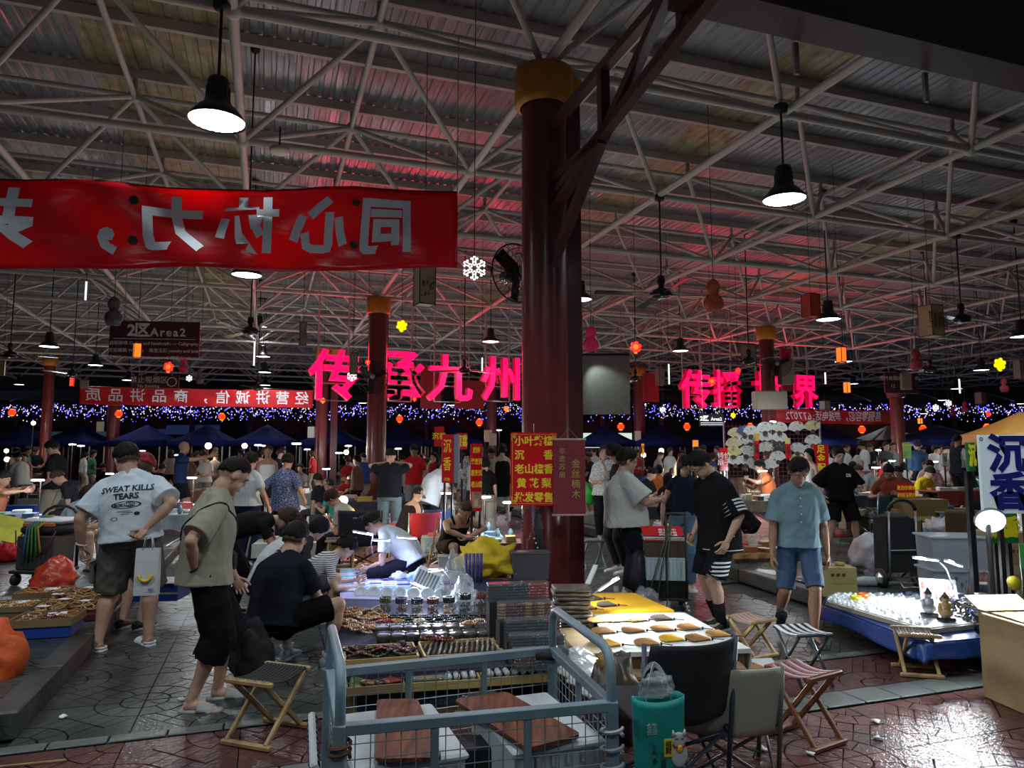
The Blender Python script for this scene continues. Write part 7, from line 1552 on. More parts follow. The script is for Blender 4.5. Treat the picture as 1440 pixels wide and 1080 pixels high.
# small metal stool with striped cloth seat
t=E('camp_stool',onz(1131,958,.013),.2,'small metal cross leg stool with black and white striped seat','stool')
for s_ in(-1,1):
 for k in(-1,1):MB().cyl((s_*.12,k*.15,.36),(s_*.12,-k*.16,.0),.012,n=8).obj('leg',M('blue grey tube',(.06,.08,.10),.35,.4),t,True)
for k in(-1,1):MB().cyl((-.14,k*.15,.36),(.14,k*.15,.36),.012,n=8).obj('seat_bar',M('blue grey tube',(.06,.08,.10)),t,True)
for k in range(9):MB().sheet(lambda a,b,k=k:(-.14+(k+a)*.28/9,(b-.5)*.3,.37-.02*sin(pi*b)),1,4,.004).obj('seat_stripe',(m_white,m_black)[k%2],t)
def moon_chair(p,rz,lab,m,fm,w_=.62,h=.82,sh=.40,label=None,depth=.5,name='camp_chair'):
 t=E(name,p,rz,lab,'chair')
 # seat sling: back leaning away, curved seat (front is +Y)
 def fn(a,b):
  x=(a-.5)*w_*(1-.12*abs(b-.5));q=b
  if q<.5:y=-depth*.45+q*.30*2*.1-(1-2*q)*.08;z=h-(h-sh+.02)*(2*q)-.04*sin(pi*a)*(2*q);y-=-.0
  else:y=-depth*.40+(q-.5)*2*depth*.9;z=sh-.02+.05*((q-.5)*2)-.06*sin(pi*a)*(1-abs((q-.75)*4)*.5)
  y+=-.08*sin(pi*a)*(1 if q<.5 else 0);return(x,y,z)
 MB().sheet(fn,14,20,.008).obj('seat_sling',m,t,True)
 for x in(-1,1):
  MB().cyl((x*w_*.5,-depth*.55,h),(x*w_*.46,-depth*.40,0),.012,n=8).obj('back_leg',fm,t,True)
  MB().cyl((x*w_*.5,depth*.5,sh+.03),(x*w_*.46,depth*.45,0),.012,n=8).obj('front_leg',fm,t,True)
  MB().cyl((x*w_*.48,-depth*.42,.32),(-x*w_*.46,depth*.45,.02),.009,n=6).obj('cross_bar',fm,t,True)
  MB().cyl((x*w_*.46,-depth*.40,.02),(x*w_*.48,depth*.48,sh-.02),.009,n=6).obj('side_brace',fm,t,True)
  MB().cyl((-x*w_*.46,-depth*.40,.03),(x*w_*.48,-depth*.42,.33),.009,n=6).obj('back_brace',fm,t,True)
  MB().sph((x*w_*.47,-depth*.42,.33),.022,8,6).obj('joint',m_black,t,True)
 return t
m_blkcan=M('black canvas',(.018,.018,.022),.8,bump=.4,bs=7);m_navyt=M('navy tube',(.05,.075,.11),.35,.3)
t=moon_chair(onz(932,1110,.013),.35,'large black canvas camp chair with dark tube frame, green bag hanging from it',m_blkcan,m_navyt,w_=.50,h=.78,sh=.42)
t=moon_chair(onz(1014,1085,.013),-.12,'low beige canvas camp chair right of the black camp chair',M('beige canvas',(.46,.46,.36),.8,bump=.35,bs=6),M('grey tube',(.14,.14,.13),.4,.4),w_=.52,h=.62,sh=.30)
t=single('warm_light_plate',MB().bbox((0,0,0),(1.5,1.9,.02),.005).mesh('warm_light_plate',M('orange glow plate',(.42,.20,.06),.35,var=.2,vs=3)),Vector((at(505,780,9.6).x,9.9,.16)),'orange glow plate standing in for warm light on the ground beneath the black camp chair','mat',rz=GA)  # orange plate stands in for the warm light falling on the floor
t=moon_chair(Vector((at(505,760,8.9).x,9.2,.17)),.0,'black camp chair with grey label on its back behind the lit packets',m_blkcan,M('black tube',(.015,.015,.015),.4),w_=.54,h=.80,sh=.40)
lettering('▬ 户外',.055,M('grey label',(.22,.24,.27),.6),t,(.03,-.40,.72),rot=(pi/2+.1,0,0))
light('POINT',Vector((at(505,790,9.6).x,10.3,.7)),45,(1,.62,.25),.06,name='warm_stall_light')
moon_chair(pp(1224,12.6,ZP),.5,'dark green folding chair behind the shopping trolley',M('dark green canvas',(.02,.06,.06),.8),m_steel,w_=.5,h=.8,sh=.42)
moon_chair(pp(520,10.4),-2.0,'tan folding chair of the seated man with the phone',M('tan canvas',(.25,.22,.10),.8),m_steel,w_=.5,h=.8,sh=.42)
moon_chair(pp(592,11.2),.4,'crimson folding chair behind the tank top man',M('crimson canvas',(.30,.01,.04),.8),m_steel,w_=.5,h=.78,sh=.42)
moon_chair(pp(613,11.6),.3,'blue backed folding chair under the lit lamp by the crimson chair',M('blue canvas',(.02,.035,.12),.8),m_steel,w_=.5,h=.8,sh=.42)
fold_stool(pp(831,10.6),.3,'pale green folding stool right of the column',h=.42,wood=M('green grey stool',(.16,.20,.18),.5),smat=[M('green grey stool',(.16,.20,.18))])
# green tote bag on the chair
t=E('tote_bag',at(927,1082,3.22),.18,'teal shopping bag with a white cat drawing hanging on the black camp chair','bag')
t.scale=(.84,)*3
m_tot=M('teal bag',(.01,.27,.235),.45,bump=.3,bs=6)
MB().sheet(lambda a,b:((.15+.015*b)*cos(a*2*pi)*min(1,.85/max(.3,abs(cos(a*2*pi))**.5)),(.055+.01*sin(b*3))*sin(a*2*pi),.36*b+.01*sin(a*15)*b),32,10,.004).obj('bag_body',m_tot,t,True);MB().sph((0,0,.01),(.145,.055,.02),16,6).obj('bag_bottom',m_tot,t,True)
for s_ in(-1,1):MB().sheet(lambda a,b,s_=s_:((-.07+.14*a)*(1-.0),s_*.05*abs(cos(pi*a))+.04,.34+.17*sin(pi*a)**.7+(b-.5)*.028),14,1,.003).obj('handle',M('pale strap',(.45,.5,.48),.7),t)
m_catw=M('cat white',(.55,.58,.56),.6);cat=t
mb=MB();mb.sph((0,0,0),(.045,.006,.06),14,8).sph((0,0,.075),(.04,.006,.036),14,8);mb.cyl((-.028,0,.095),(-.033,0,.125),.014,.001,n=8).cyl((.028,0,.095),(.033,0,.125),.014,.001,n=8);mb.obj('cat_print',m_catw,t,True,location=(.085,-.062,.09))
MB().tube([(.055+.06*k/6,-.069,.135-.008*sin(pi*k/6))for k in range(7)],.006,5).obj('red_collar',m_red,t);MB().sph((.085,-.07,.12),(.02,.006,.02),8,6).obj('gold_bell',m_gold2,t,True)
MB().box((.025,-.066,.13),(.045,.006,.085)).obj('yellow_tag',m_yel,t);lettering('招\n财',.034,m_blackprint,t,(.025,-.071,.13),name='printed_text',line=.9)
for x in(.07,.1):MB().tube([(x-.008,-.07,.168),(x,-.071,.173),(x+.008,-.07,.168)],.002,4).obj('eye_line',m_blackprint,t)
lettering('囍',.06,M('pale print',(.35,.5,.47),.6),t,(-.06,-.066,.22),name='printed_text');lettering('福\n气\n多',.035,M('dark teal print',(.01,.10,.11),.6),t,(-.045,-.062,.10),name='printed_text');lettering('好\n运\n来',.032,M('dark teal print',(.01,.10,.11),.6),t,(.0,-.064,.06),name='printed_text')
single('plastic_bag',crumple((.08,.04,.06),31,tip=.3).mesh('plastic_bag',m_film,True),t.location+Vector((0,0,.3)),'clear plastic bag stuffed in the mouth of the teal shopping bag','bag')
single('bag_heap',crumple((.17,.16,.30),33,24,16,.3).mesh('bag_heap',M('dark patterned bag',(.03,.03,.04),.4,col2=(.10,.07,.03),vs=14,bump=.7,bs=12),True),onz(862,1045,.01),'dark bulging bag of goods between the cart and the teal bag','bag')
single('brown_cloth',crumple((.09,.07,.10),34,24,16,.4).mesh('brown_cloth',M('olive gold cloth',(.22,.14,.03),.6,var=.3,vs=10),True),onz(862,1045,.01)+Vector((0,.02,.34)),'olive gold crumpled cloth on the dark bulging bag','cloth')
# ------------------------------------------------------------ right hand stall
ra,rb_,rc,rd=onz(1300,886,.31),onz(1372,878,.31),onz(1345,838,.31),onz(1166,838,.31);rl=onz(1163,846,.31)
m_tarp=M('blue tarpaulin',(.008,.045,.20),.35,bump=.4,bs=6,var=.2,vs=3)
t=E('tarp_stall',(0,0,0),0,'low stall under a deep blue tarpaulin at the right','table')
tp=[onz(1285,898,.27),onz(1310,903,.27),onz(1420,893,.27),onz(1440,850,.27),onz(1350,828,.27),onz(1165,838,.27),onz(1160,850,.27)]
MB().prism([(p.x,p.y)for p in tp],.23,.27).obj('tarp_top',m_tarp,t)
inn_=sum(tp,Vector())/7;MB().prism([(p.lerp(inn_,.16).x,p.lerp(inn_,.16).y)for p in tp],ZP,.23).obj('crates',m_cardd,t)
edge_=[tp[5],tp[6],tp[0],tp[1],tp[2],tp[3]]
def droop(a,b):
 q=a*(len(edge_)-1);k=min(int(q),len(edge_)-2);p=edge_[k].lerp(edge_[k+1],q-k);c=(p-inn_);c.z=0;c.normalize();r_=.02+b*(.04+.03*sin(a*40));return(p.x+c.x*r_,p.y+c.y*r_,.265-b*(.125+.015*sin(a*17)))
MB().sheet(droop,70,6,.005).obj('tarp_skirt',m_tarp,t,True)
t=E('display_board',(0,0,0),0,'pale board covered with small clear glass pieces on the blue tarpaulin','board');MB().prism([(p.x,p.y)for p in(ra,rb_,rc,rd,rl)],.275,.31).obj('board',M('pale board',(.28,.27,.20),.6),t)
MB().prism([(p.lerp((ra+rc)/2,.05).x,p.lerp((ra+rc)/2,.05).y)for p in(ra,rb_,rc,rd,rl)],.31,.316).obj('white_felt',M('white felt',(.6,.62,.64),.6),t)
piece=[MB().bbox((0,0,.014),(.02,.06,.028),.006).mesh('glass_piece',m_clear,True),cap_m,MB().sph((0,0,.012),(.014,.014,.02),7,5).mesh('glass_piece',M('bright glass',(.7,.75,.8),.1,alpha=.7,spec=1),True)]
n_=0;ang_=atan2((ra-rl).y,(ra-rl).x)
for i in range(13):
 for j in range(19):
  a,b=(j+.5)/19,(i+.5)/13;p=(rl*(1-a)+ra*a)*(1-b)+(rd.lerp(rc,.05+a*.95))*b
  if rn.random()<.10:continue
  single('glass_trinket',piece[(i+j*2)%3]if rn.random()<.8 else piece[0],(p.x+rn.uniform(-.01,.01),p.y+rn.uniform(-.01,.01),.318 if(i+j*2)%3!=1 else .33),'small clear glass trinket set in rows on the pale board','trinket','glass trinkets on the pale board',rz=ang_+rn.uniform(-.2,.2));n_+=1
def jar(px,py,r,h,lab,z=.28,c='black',lidm=m_clear):
 t=E('bead_jar',onz(px,py,z),0,lab,'jar','jars of dark beads');MB().lathe([(0,.004),(r,.004),(r,h*.88),(r*.86,h*.93)],n=18).obj('jar_shell',m_clear,t,True);MB().lathe([(r*.92,h*.92),(r*.92,h),(0,h)],n=18).obj('jar_lid',lidm,t,True)
 f=MB()
 for k in range(70):a=rn.uniform(0,6.3);q=r*.85*sqrt(rn.random());f.sph((q*cos(a),q*sin(a),rn.uniform(.02,h*.8)),.012,5,3)
 f.obj('beads',M('bead '+c,BC[c],.2),t,True,kind='stuff')
for k,(px,py,r,h)in enumerate(((1333,868,.062,.21),(1350,873,.064,.22),(1368,880,.074,.22),(1384,871,.062,.21),(1398,872,.07,.16),(1414,872,.062,.14))):jar(px,py,r,h,ORD[k]+' jar of dark beads from the left on the right stall',c=('brown','black','black','black','navy','brown')[k])
p_=at(1421,846,5.5);jar(1421,868,.07,.24,'tall jar of black beads being opened by the reaching hand',z=max(.3,p_.z-.2));single('jar_lid',MB().lathe([(0,0),(.05,0),(.05,.02),(0,.02)],n=18).mesh('jar_lid',M('yellow lid',(.40,.34,.02),.4),True),at(1424,820,5.3),'round yellow lid held up above the tall jar','lid',rot=(1.3,0,.2))
def statue(px,py,m,m2,lab):
 t=E('crystal_statue',onz(px,py,.317),.2,lab,'statue');t.scale=(1.35,)*3;MB().bbox((0,0,.012),(.085,.07,.024),.006).obj('plinth',m_blackg,t)
 mb=MB();mb.sph((0,0,.05),(.042,.032,.032),10,8).sph((0,0,.085),(.032,.026,.038),10,8).sph((0,0,.125),(.02,.018,.022),10,8);mb.sph((-.03,.01,.075),(.012,.014,.035),8,6).sph((.03,.01,.075),(.012,.014,.035),8,6);mb.obj('figure_body',m,t,True)
 hb_=MB().lathe([(.018,0),(.022,.006),(.012,.02),(.005,.034),(0,.038)],(0,0,.138),n=10);
 for k in range(7):a=k*.9;hb_.sph((.018*cos(a),.018*sin(a),.14),.006,5,4)
 hb_.obj('headdress',m2,t,True)
statue(1307,867,M('smoky crystal',(.22,.25,.30),.1,alpha=.75,spec=1,bump=.6,bs=40),M('dark crystal',(.03,.03,.05),.2),'clear grey crystal figure on a black plinth')
statue(1331,874,M('golden crystal',(.45,.28,.08),.15,alpha=.85,spec=1,bump=.6,bs=40),M('dark gold',(.12,.06,.01),.3),'golden crystal figure on a black plinth')
for k,(px,py,c,lab)in enumerate(((1204,846,(.65,.60,.02),'roll of yellow tape on the corner of the pale board'),(1214,842,(.75,.10,.01),'roll of orange tape behind the yellow roll'))):single('tape_roll',MB().lathe([(.028,0),(.05,0),(.05,.05),(.028,.05),(.028,0)],n=20).mesh('tape_roll',M('tape %d'%k,c,.25,em=c,es=.05),True),onz(px,py,.317),lab,'tape')
t=E('price_sheet',onz(1322,848,.317),-.35,'white price list board with rows of pictures standing on the right stall','sign');MB().bbox((0,0,.11),(.30,.012,.22),.004).obj('board',m_white,t,rotation_euler=(-.45,0,0))
for k in range(8):
 for j in range(2):MB().box((-.12+k*.034,-.009,.155-j*.09),(.02,.004,.06)).obj('picture',M('price pic %d'%(k%3),((.3,.12,.10),(.2,.2,.24),(.35,.3,.25))[k%3],.6),t,rotation_euler=(-.45,0,0))
goose(onz(1344,850,.27),[at(1340,825,6.6),at(1330,800,6.6),at(1318,788,6.5)],at(1285,784,6.4),'left gooseneck lamp over the glass trinkets',24,col=(.92,.96,1.),to=onz(1260,865,.31))
goose(onz(1360,848,.27),[at(1361,820,6.7),at(1362,802,6.7),at(1352,796,6.6)],at(1330,788,6.5),'right gooseneck lamp over the glass trinkets',20,col=(.92,.96,1.),to=onz(1290,865,.31))
# disc lamp on pole
p=at(1393,733,5.35);t=E('disc_lamp',(p.x,p.y,0.28),0,'round bright disc lamp on a black pole before the green 沉香 sign','lamp');MB().cyl((0,.03,0),(0,.03,p.z-.28),.02,n=10).obj('pole',m_black,t,True)
T_=Matrix.Translation((0,0,p.z-.28))@Euler((-.95,.6,0)).to_matrix().to_4x4()
MB().lathe([(.10,0),(.105,.02),(.06,.05),(0,.055)],n=24,T=T_@Matrix.Rotation(-.0,4,'X')).obj('lamp_shade',M('grey shade',(.15,.16,.17),.4),t,True);MB().lathe([(.095,-.002),(0,-.004)],n=24,T=T_).obj('diffuser',emit('disc glow',(.75,.93,1.),6),t)
light('SPOT',p+Vector((-.02,-.1,-.06)),190,(.8,.93,1.),.10,to=p+Vector((-.35,-1.6,-1.4)),spot=110,blend=.5)
# signs of the right stall
def plate(px0,px1,y0,y1,Y,rz,m,lab,pole_=True,zb=0.,name='stall_sign'):
 t,W,H=sign_board(px0,px1,y0,y1,Y,rz,m,lab,th=.03,name=name)
 if pole_:
  for x in(-W*.15,W*.3):MB().box((x,.035,(zb-t.location.z-H/2)/2+.0),(.035,.03,abs(zb-t.location.z+H/2))).obj('pole',m_black,t)
 return t,W,H
m_bsign=M('pale blue sign face',(.72,.82,.90),.4,em=(.5,.6,.68),es=.2);m_navy=M('deep blue letter',(.010,.012,.20),.5);m_gsign=M('green sign face',(.012,.13,.03),.4,em=(.012,.13,.03),es=.15);m_ylet=M('yellow letter',(.75,.72,.02),.5,em=(.75,.72,.02),es=.12)  # faint glow of the pale blue face stands in for nearby lamplight
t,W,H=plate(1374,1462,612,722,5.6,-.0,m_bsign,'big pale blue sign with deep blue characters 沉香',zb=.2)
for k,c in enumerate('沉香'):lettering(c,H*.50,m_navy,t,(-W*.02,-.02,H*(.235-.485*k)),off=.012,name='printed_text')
for s1 in(-1,1):
 for s2 in(-1,1):MB().tube([(s1*W*.46+.012*cos(a),-.018,s2*H*.45+.012*sin(a))for a in[k*.7 for k in range(9)]],.003,4,closed=True).obj('corner_ornament',m_navy,t)
t,W,H=plate(1384,1434,722,764,5.75,.15,m_gsign,'lower green sign with yellow characters 沉香 below the blue sign',zb=.2)
for k,c in enumerate('沉香'):lettering(c,H*.72,m_ylet,t,((-.22+.46*k)*W,-.02,0),off=.008,name='printed_text',sx=.9)
t,W,H=plate(1355,1374,622,663,6.6,.5,m_gsign,'upper green sign with a yellow 沉 left of the blue sign',zb=.2)
lettering('沉',H*.8,m_ylet,t,(0,-.02,0),off=.008,name='printed_text',sx=.55)
t,W,H=plate(1434,1450,765,800,5.3,-.5,m_gsign,'green diamond sign cut by the right edge',zb=.2)
# plastic storage boxes and cartons
t=E('plastic_crate',Vector((at(1340,760,7.4).x,7.4,ZP+.005)),-.12,'stack of two frosted plastic storage boxes behind the right stall','box')
for k in range(2):MB().box((0,0,.16+k*.33),(.54,.36,.32),taper=1.06).obj('box_body',m_clear2,t);MB().bbox((0,0,.325+k*.33),(.62,.42,.025),.008).obj('box_rim',m_clear2,t)
MB().bbox((.05,0,.45),(.4,.25,.12),.02).obj('contents',M('blue bag inside',(.05,.06,.16),.6),t)
for k in range(8):MB().box((-.18+k*.05,-.20,.2+.03*(k%3)),(.02,.004,.03)).obj('print_mark',M('blue print',(.08,.12,.25),.6),t)
def carton(p,rz,w_,d_,h,lab,m=m_card,open_=False,marks=True):
 t=E('carton_box',p,rz,lab,'box');MB().bbox((0,0,h/2),(w_,d_,h),.006).obj('carton_body',m,t);MB().box((0,-d_/2-.002,h/2),(w_,.003,h*.12)).obj('tape_strip',m_tape,t);MB().box((0,0,h+.001),(w_*.12,d_,.003)).obj('tape_strip',m_tape,t)
 if open_:
  for s_ in(-1,1):MB().box((0,0,0),(w_,d_*.4,.006)).obj('flap',m,t,location=(0,s_*d_*.62,h+.05),rotation_euler=(s_*.5,0,0));MB().box((0,0,0),(w_*.3,d_,.006)).obj('flap',m,t,location=(s_*w_*.62,0,h+.03),rotation_euler=(0,-s_*.35,0))
 if marks:
  for k in range(3):MB().box((-w_*.2+k*.06,-d_/2-.002,h*.75),(.035,.003,.03)).obj('stamp',M('box print',(.10,.05,.03),.8),t)
 return t
carton(Vector((at(1410,800,7.3).x,7.3,ZP)),.1,.42,.35,.72,'tall taped carton behind the sign poles at the right')
q_=onz(1428,1012,.013);carton(q_+Vector((.30,.25,0)),.1,.40,.40,.56,'big worn carton with open flaps at the right front',open_=True)
carton(onz(1178,838,ZP)+Vector((0,.1,0)),.05,.38,.3,.30,'small carton wrapped in clear yellow tape beside the right stall',M('taped carton',(.48,.40,.16),.4,var=.15,vs=4))
single('tape_roll',MB().lathe([(.02,0),(.05,0),(.05,.03),(.02,.03),(.02,0)],n=16).mesh('tape_roll',M('beige tape',(.45,.35,.12),.4),True),onz(1178,838,ZP)+Vector((.08,.1,.305)),'roll of beige tape on the small taped carton','tape')
single('tape_roll',MB().lathe([(.02,0),(.05,0),(.05,.04),(.02,.04),(.02,0)],n=16).mesh('tape_roll',M('dark red tape',(.15,.02,.02),.4),True),onz(1178,838,ZP)+Vector((-.07,.1,.305)),'dark red tape roll on the small taped carton','tape')
single('plastic_bag',crumple((.24,.2,.28),41,26,18,.25,tip=.2).mesh('plastic_bag',M('white carrier film',(.52,.53,.56),.35,bump=.6,bs=8,col2=(.45,.30,.32),vs=3),True),onz(1222,805,ZP),'white carrier bag with a red mark slumped beside the shopping trolley','bag')
single('plastic_bag',crumple((.20,.15,.18),42,26,18,.3).mesh('plastic_bag',m_film,True),onz(1240,812,ZP),'clear bag of clothes leaning on the white carrier bag','bag')
t=E('folded_umbrella',onz(1190,824,ZP)+Vector((0,0,.04)),-.05,'folded silver umbrella lying on the ground behind the tarpaulin stall','umbrella');MB().tube([(0,0,0),(.2,.01,.01),(.45,0,.01),(.62,0,0)],[.03,.06,.05,.015],10).obj('umbrella_cloth',M('silver cloth',(.42,.50,.50),.35,bump=.8,bs=12),t,True);MB().cyl((.6,0,0),(.86,0,0),.008,n=6).obj('shaft',m_steel,t)
single('black_bag',crumple((.13,.11,.12),43,22,16,.3,tip=.5).mesh('black_bag',M('black plastic',(.012,.012,.012),.25),True),onz(1392,893,.27),'black plastic bag at the near end of the tarpaulin','bag')
t=E('tripod_stand',onz(1300,815,ZP),.3,'black tripod legs standing between the trolley and the plastic boxes','stand')
for a in(0,2.1,4.2):MB().cyl((.25*cos(a),.25*sin(a),0),(0,0,.28),.014,n=8).obj('leg',m_black,t)
MB().cyl((0,0,.2),(0,0,.7),.012,n=8).obj('pole',m_black,t)
single('flower_bunch',crumple((.09,.08,.22),44,20,14,.5).mesh('flower_bunch',M('pink green flowers',(.32,.10,.10),.7,col2=(.12,.20,.06),vs=20),True),Vector((at(1378,838,6.8).x,6.8,ZP)),'small bunch of pink and green flowers behind the jars','flowers')
jar(1384,850,.04,.2,'pale bottle with white cap behind the jars',c='navy',lidm=m_white)
# shopping trolley
t=E('shopping_trolley',Vector((at(1264,790,8.2).x,8.2,ZP)),.12,'black two wheeled shopping trolley with silver frame','trolley')
MB().box((0,.06,.47),(.36,.24,.60),taper=.96).obj('trolley_bag',m_blkcan,t);MB().sph((0,.06,.77),(.19,.13,.05),14,6).obj('bag_flap',m_blkcan,t,True)
for x in(-.17,.17):MB().cyl((x,-.08,.08),(x*.95,-.10,.86),.012,n=8).obj('frame_tube',m_steel,t,True)
MB().tube([(-.16,-.10,.86)]+[(.16*-cos(a),-.10,.86+.12*sin(a))for a in[pi*k/8 for k in range(1,8)]]+[(.16,-.10,.86)],.02,8).obj('handle_grip',m_black,t,True)
MB().cyl((-.17,-.09,.42),(.17,-.09,.42),.005,n=5).obj('strap',m_white,t)
for x in(-.22,.22):
 wv_=MB().cyl((x-.02,0,.105),(x+.02,0,.105),.105,n=24).obj('wheel',m_black,t,True);MB().lathe([(.07,0),(.065,.012),(.02,.02),(0,.02)],n=5,T=Matrix.Rotation(-pi/2 if x<0 else pi/2,4,'Y'),c=(x+(.02 if x>0 else-.02),0,.105)).obj('hub',m_steel,wv_)
MB().cyl((-.22,0,.105),(.22,0,.105),.01,n=6).obj('axle',m_steel,t);MB().tube([(.1,-.1,.12),(.1,-.2,.03),(-.1,-.2,.03),(-.1,-.1,.12)],.009,6).obj('foot_stand',m_steel,t,True)
# luggage hand truck with boxes in the aisle
t=E('luggage_trolley',pp(932,7.9),-.12,'black folding luggage trolley loaded with plastic boxes in the aisle','trolley')
MB().bbox((0,0,.13),(.46,.40,.03),.008).obj('platform',m_black,t)
for x in(-.17,.17):
 for y in(-.15,.15):MB().cyl((x-.015,y,.055),(x+.015,y,.055),.05,n=14).obj('wheel',m_black,t,True)
 MB().cyl((x*.6+.10,-.2,.14),(x*.6+.10,-.22,1.03),.013,n=8).obj('handle_tube',m_black,t,True)
MB().cyl((0.0,-.22,1.03),(.205,-.22,1.03),.016,n=8).obj('handle_grip',m_black,t,True)
for k in range(3):MB().tube([(-.2+k*.1,-.205,.16),(-.1+k*.05,-.23,.5),(0.06,-.225,.98)],.008,6).obj('elastic_cord',M('green cord',(.05,.08,.03),.7),t,True)
MB().tube([(.0,-.23,.15),(-.03,-.3,.02),(.1,-.32,.01),(.15,-.26,.015)],.009,6).obj('hanging_cord',M('green cord',(.05,.08,.03)),t,True)
for z,w_,d_,h,mm,lab in((.146,.44,.34,.17,m_blackg,'black plastic box at the bottom of the luggage trolley'),(.322,.42,.33,.24,M('white slatted crate',(.42,.52,.56),.4),'white slatted crate in the middle of the luggage trolley'),(.567,.44,.34,.17,M('brown crate',(.06,.04,.03),.5),'brown crate near the top of the luggage trolley'),(.742,.46,.36,.04,M('white lid',(.5,.54,.54),.4),'white lid on top of the luggage trolley boxes')):
 e=E('storage_crate',t.location+Vector((.0,.0,z)),-.12,lab,'box');MB().box((0,0,h/2),(w_,d_,h),taper=1.03).obj('crate_body',mm,e);MB().bbox((0,0,h-.012),(w_*1.05,d_*1.05,.024),.006).obj('crate_rim',mm,e)
 if 'slatted' in lab:
  for k in range(9):MB().box((-.18+k*.045,-d_/2-.006,h*.45),(.018,.012,h*.75)).obj('slat',mm,e)
e=E('price_board',t.location+Vector((-.02,-.02,.80)),-.12,'red price board with white lettering lying on the luggage trolley','sign');b_=MB().bbox((0,0,0),(.44,.34,.012),.004).obj('board',m_rs,e,rotation_euler=(.35,0,.08))
for k,s_ in enumerate(('扇子特价','批发零售','打折优惠')):lettering(s_,.05,m_white,e,(.05,.06-k*.07,.032-k*.022),rot=(.35,0,.08),name='printed_text',off=.001)
MB().box((-.13,.05,.025),(.07,.07,.004),rot=(.35,0,.08)).obj('plain_label',M('label grey',(.3,.28,.28),.6),e)
single('shoulder_bag',crumple((.14,.10,.28),47,20,14,.15).mesh('shoulder_bag',M('black nylon',(.012,.012,.016),.5,bump=.5,bs=12),True),pp(898,8.0)+Vector((0,0,.13)),'black bag with purple print beside the luggage trolley','bag');
single('plastic_bag',crumple((.14,.12,.15),48,20,14,.3).mesh('plastic_bag',m_film,True),pp(905,7.7)+Vector((0,0,.013)),'clear bag between the stout man and the luggage trolley','bag')
# ------------------------------------------------------------ paper fan wall
fx0,fx1,Yw=at(1020,640,15.6),at(1156,640,15.6),15.6
t=E('fan_rack',((fx0.x+fx1.x)/2,Yw,.34),0,'red wire grid rack on which white paper fans are shown','rack');Wd=fx1.x-fx0.x;Hh=at(1020,596,Yw).z-.34;mb=MB()
for k in range(int(Wd/.09)+1):mb.cyl((-Wd/2+k*.09,.03,.05),(-Wd/2+k*.09,.03,Hh),.005,n=4,cap=False)
for k in range(int(Hh/.09)):mb.cyl((-Wd/2,.03,.05+k*.09),(Wd/2,.03,.05+k*.09),.005,n=4,cap=False)
mb.obj('wire_grid',M('dark red wire',(.16,.03,.03),.5),t,kind='stuff')
for x in(-Wd/2,0,Wd/2):MB().cyl((x,.05,0),(x,.05,Hh+.05),.02,n=6).obj('post',m_steel,t)
pf={}
for nm,c in(('white',(.50,.53,.50)),('cream',(.52,.46,.28)),('black',(.03,.03,.03)),('yellow',(.55,.48,.20)),('navy',(.05,.07,.16))):
 pf[nm]=fan_mesh(c,.245,2.3,12)
pm=[M('fan paint grey',(.2,.24,.22),.7),M('fan paint red',(.4,.05,.05),.7),M('fan paint green',(.2,.28,.08),.7)]
hub=MB().cyl((0,0,0),(0,0,.02),.05,n=14).mesh('fan_guard',M('fan ribs dark',(.05,.035,.025),.6))
wall=[(1034,612,'cream','green'),(1032,626,'cream',''),(1031,638,'yellow',''),(1034,650,'white',''),(1047,609,'navy',''),(1056,609,'white',''),(1044,622,'white',''),(1055,620,'white','brown'),(1049,637,'white',''),(1048,650,'white',''),(1062,634,'white',''),(1076,604,'white',''),(1075,617,'white',''),(1077,632,'white',''),(1096,604,'white',''),(1096,618,'white',''),(1096,632,'black',''),(1094,645,'white',''),(1121,603,'white','red'),(1143,602,'cream',''),(1143,622,'white',''),(1121,633,'white',''),(1138,636,'white',''),(1084,656,'white',''),(1122,648,'cream',''),(1065,657,'white','')]
fn_=['top left','upper left','mid left','lower left']
for k,(px,py,nm,ex)in enumerate(wall):
 p=at(px,py+5,Yw-.06-.015*(k%3));e=E('paper_fan',p,0,'%s paper fan %s on the wire rack, %s column, %s'%(nm,'with %s painting'%ex if ex else 'with faint ink painting',ORD[min(9,int((px-1024)/13))],'top' if py<612 else 'upper' if py<626 else 'middle' if py<640 else 'lower'),'fan','paper fans on the wire rack',rot=(pi/2,rn.uniform(-.12,.12)+(.3 if k in(9,8)else 0),0))
 link('fan_leaf',pf[nm],e);link('fan_guard',hub,e)
 for j in range(3):MB().box((rn.uniform(-.1,.1),rn.uniform(.14,.24),.016),(rn.uniform(.01,.05),rn.uniform(.01,.05),.004)).obj('painted_mark',pm[1]if ex=='red' else pm[2]if ex=='green' else pm[0],e)
light('AREA',Vector((at(1085,600,14.6).x,14.4,3.1)),16,(.95,.98,1.),.5,to=(at(1085,640,15.6).x,15.6,1.6),name='fan_wall_light')
for px0,px1,y0,y1,Y,top,s_,lab in((1061,1068,610,646,15.4,(.5,.3,.05),'折扇','narrow red and gold vertical strip left on the fan rack'),(1104,1112,616,645,15.4,(.55,.5,.2),'纸扇','narrow red and pale yellow vertical strip right on the fan rack')):
 t,W,H=sign_board(px0,px1,y0,y1,Y,0,m_rs,lab);MB().box((0,-.002,H*.36),(W*1.02,.03,H*.28)).obj('top_panel',M('strip top %s'%(top,),top,.6),t);lettering(s_[0]+'\n'+s_[1],H*.2,m_blackprint,t,(0,-.02,-H*.1),name='printed_text')
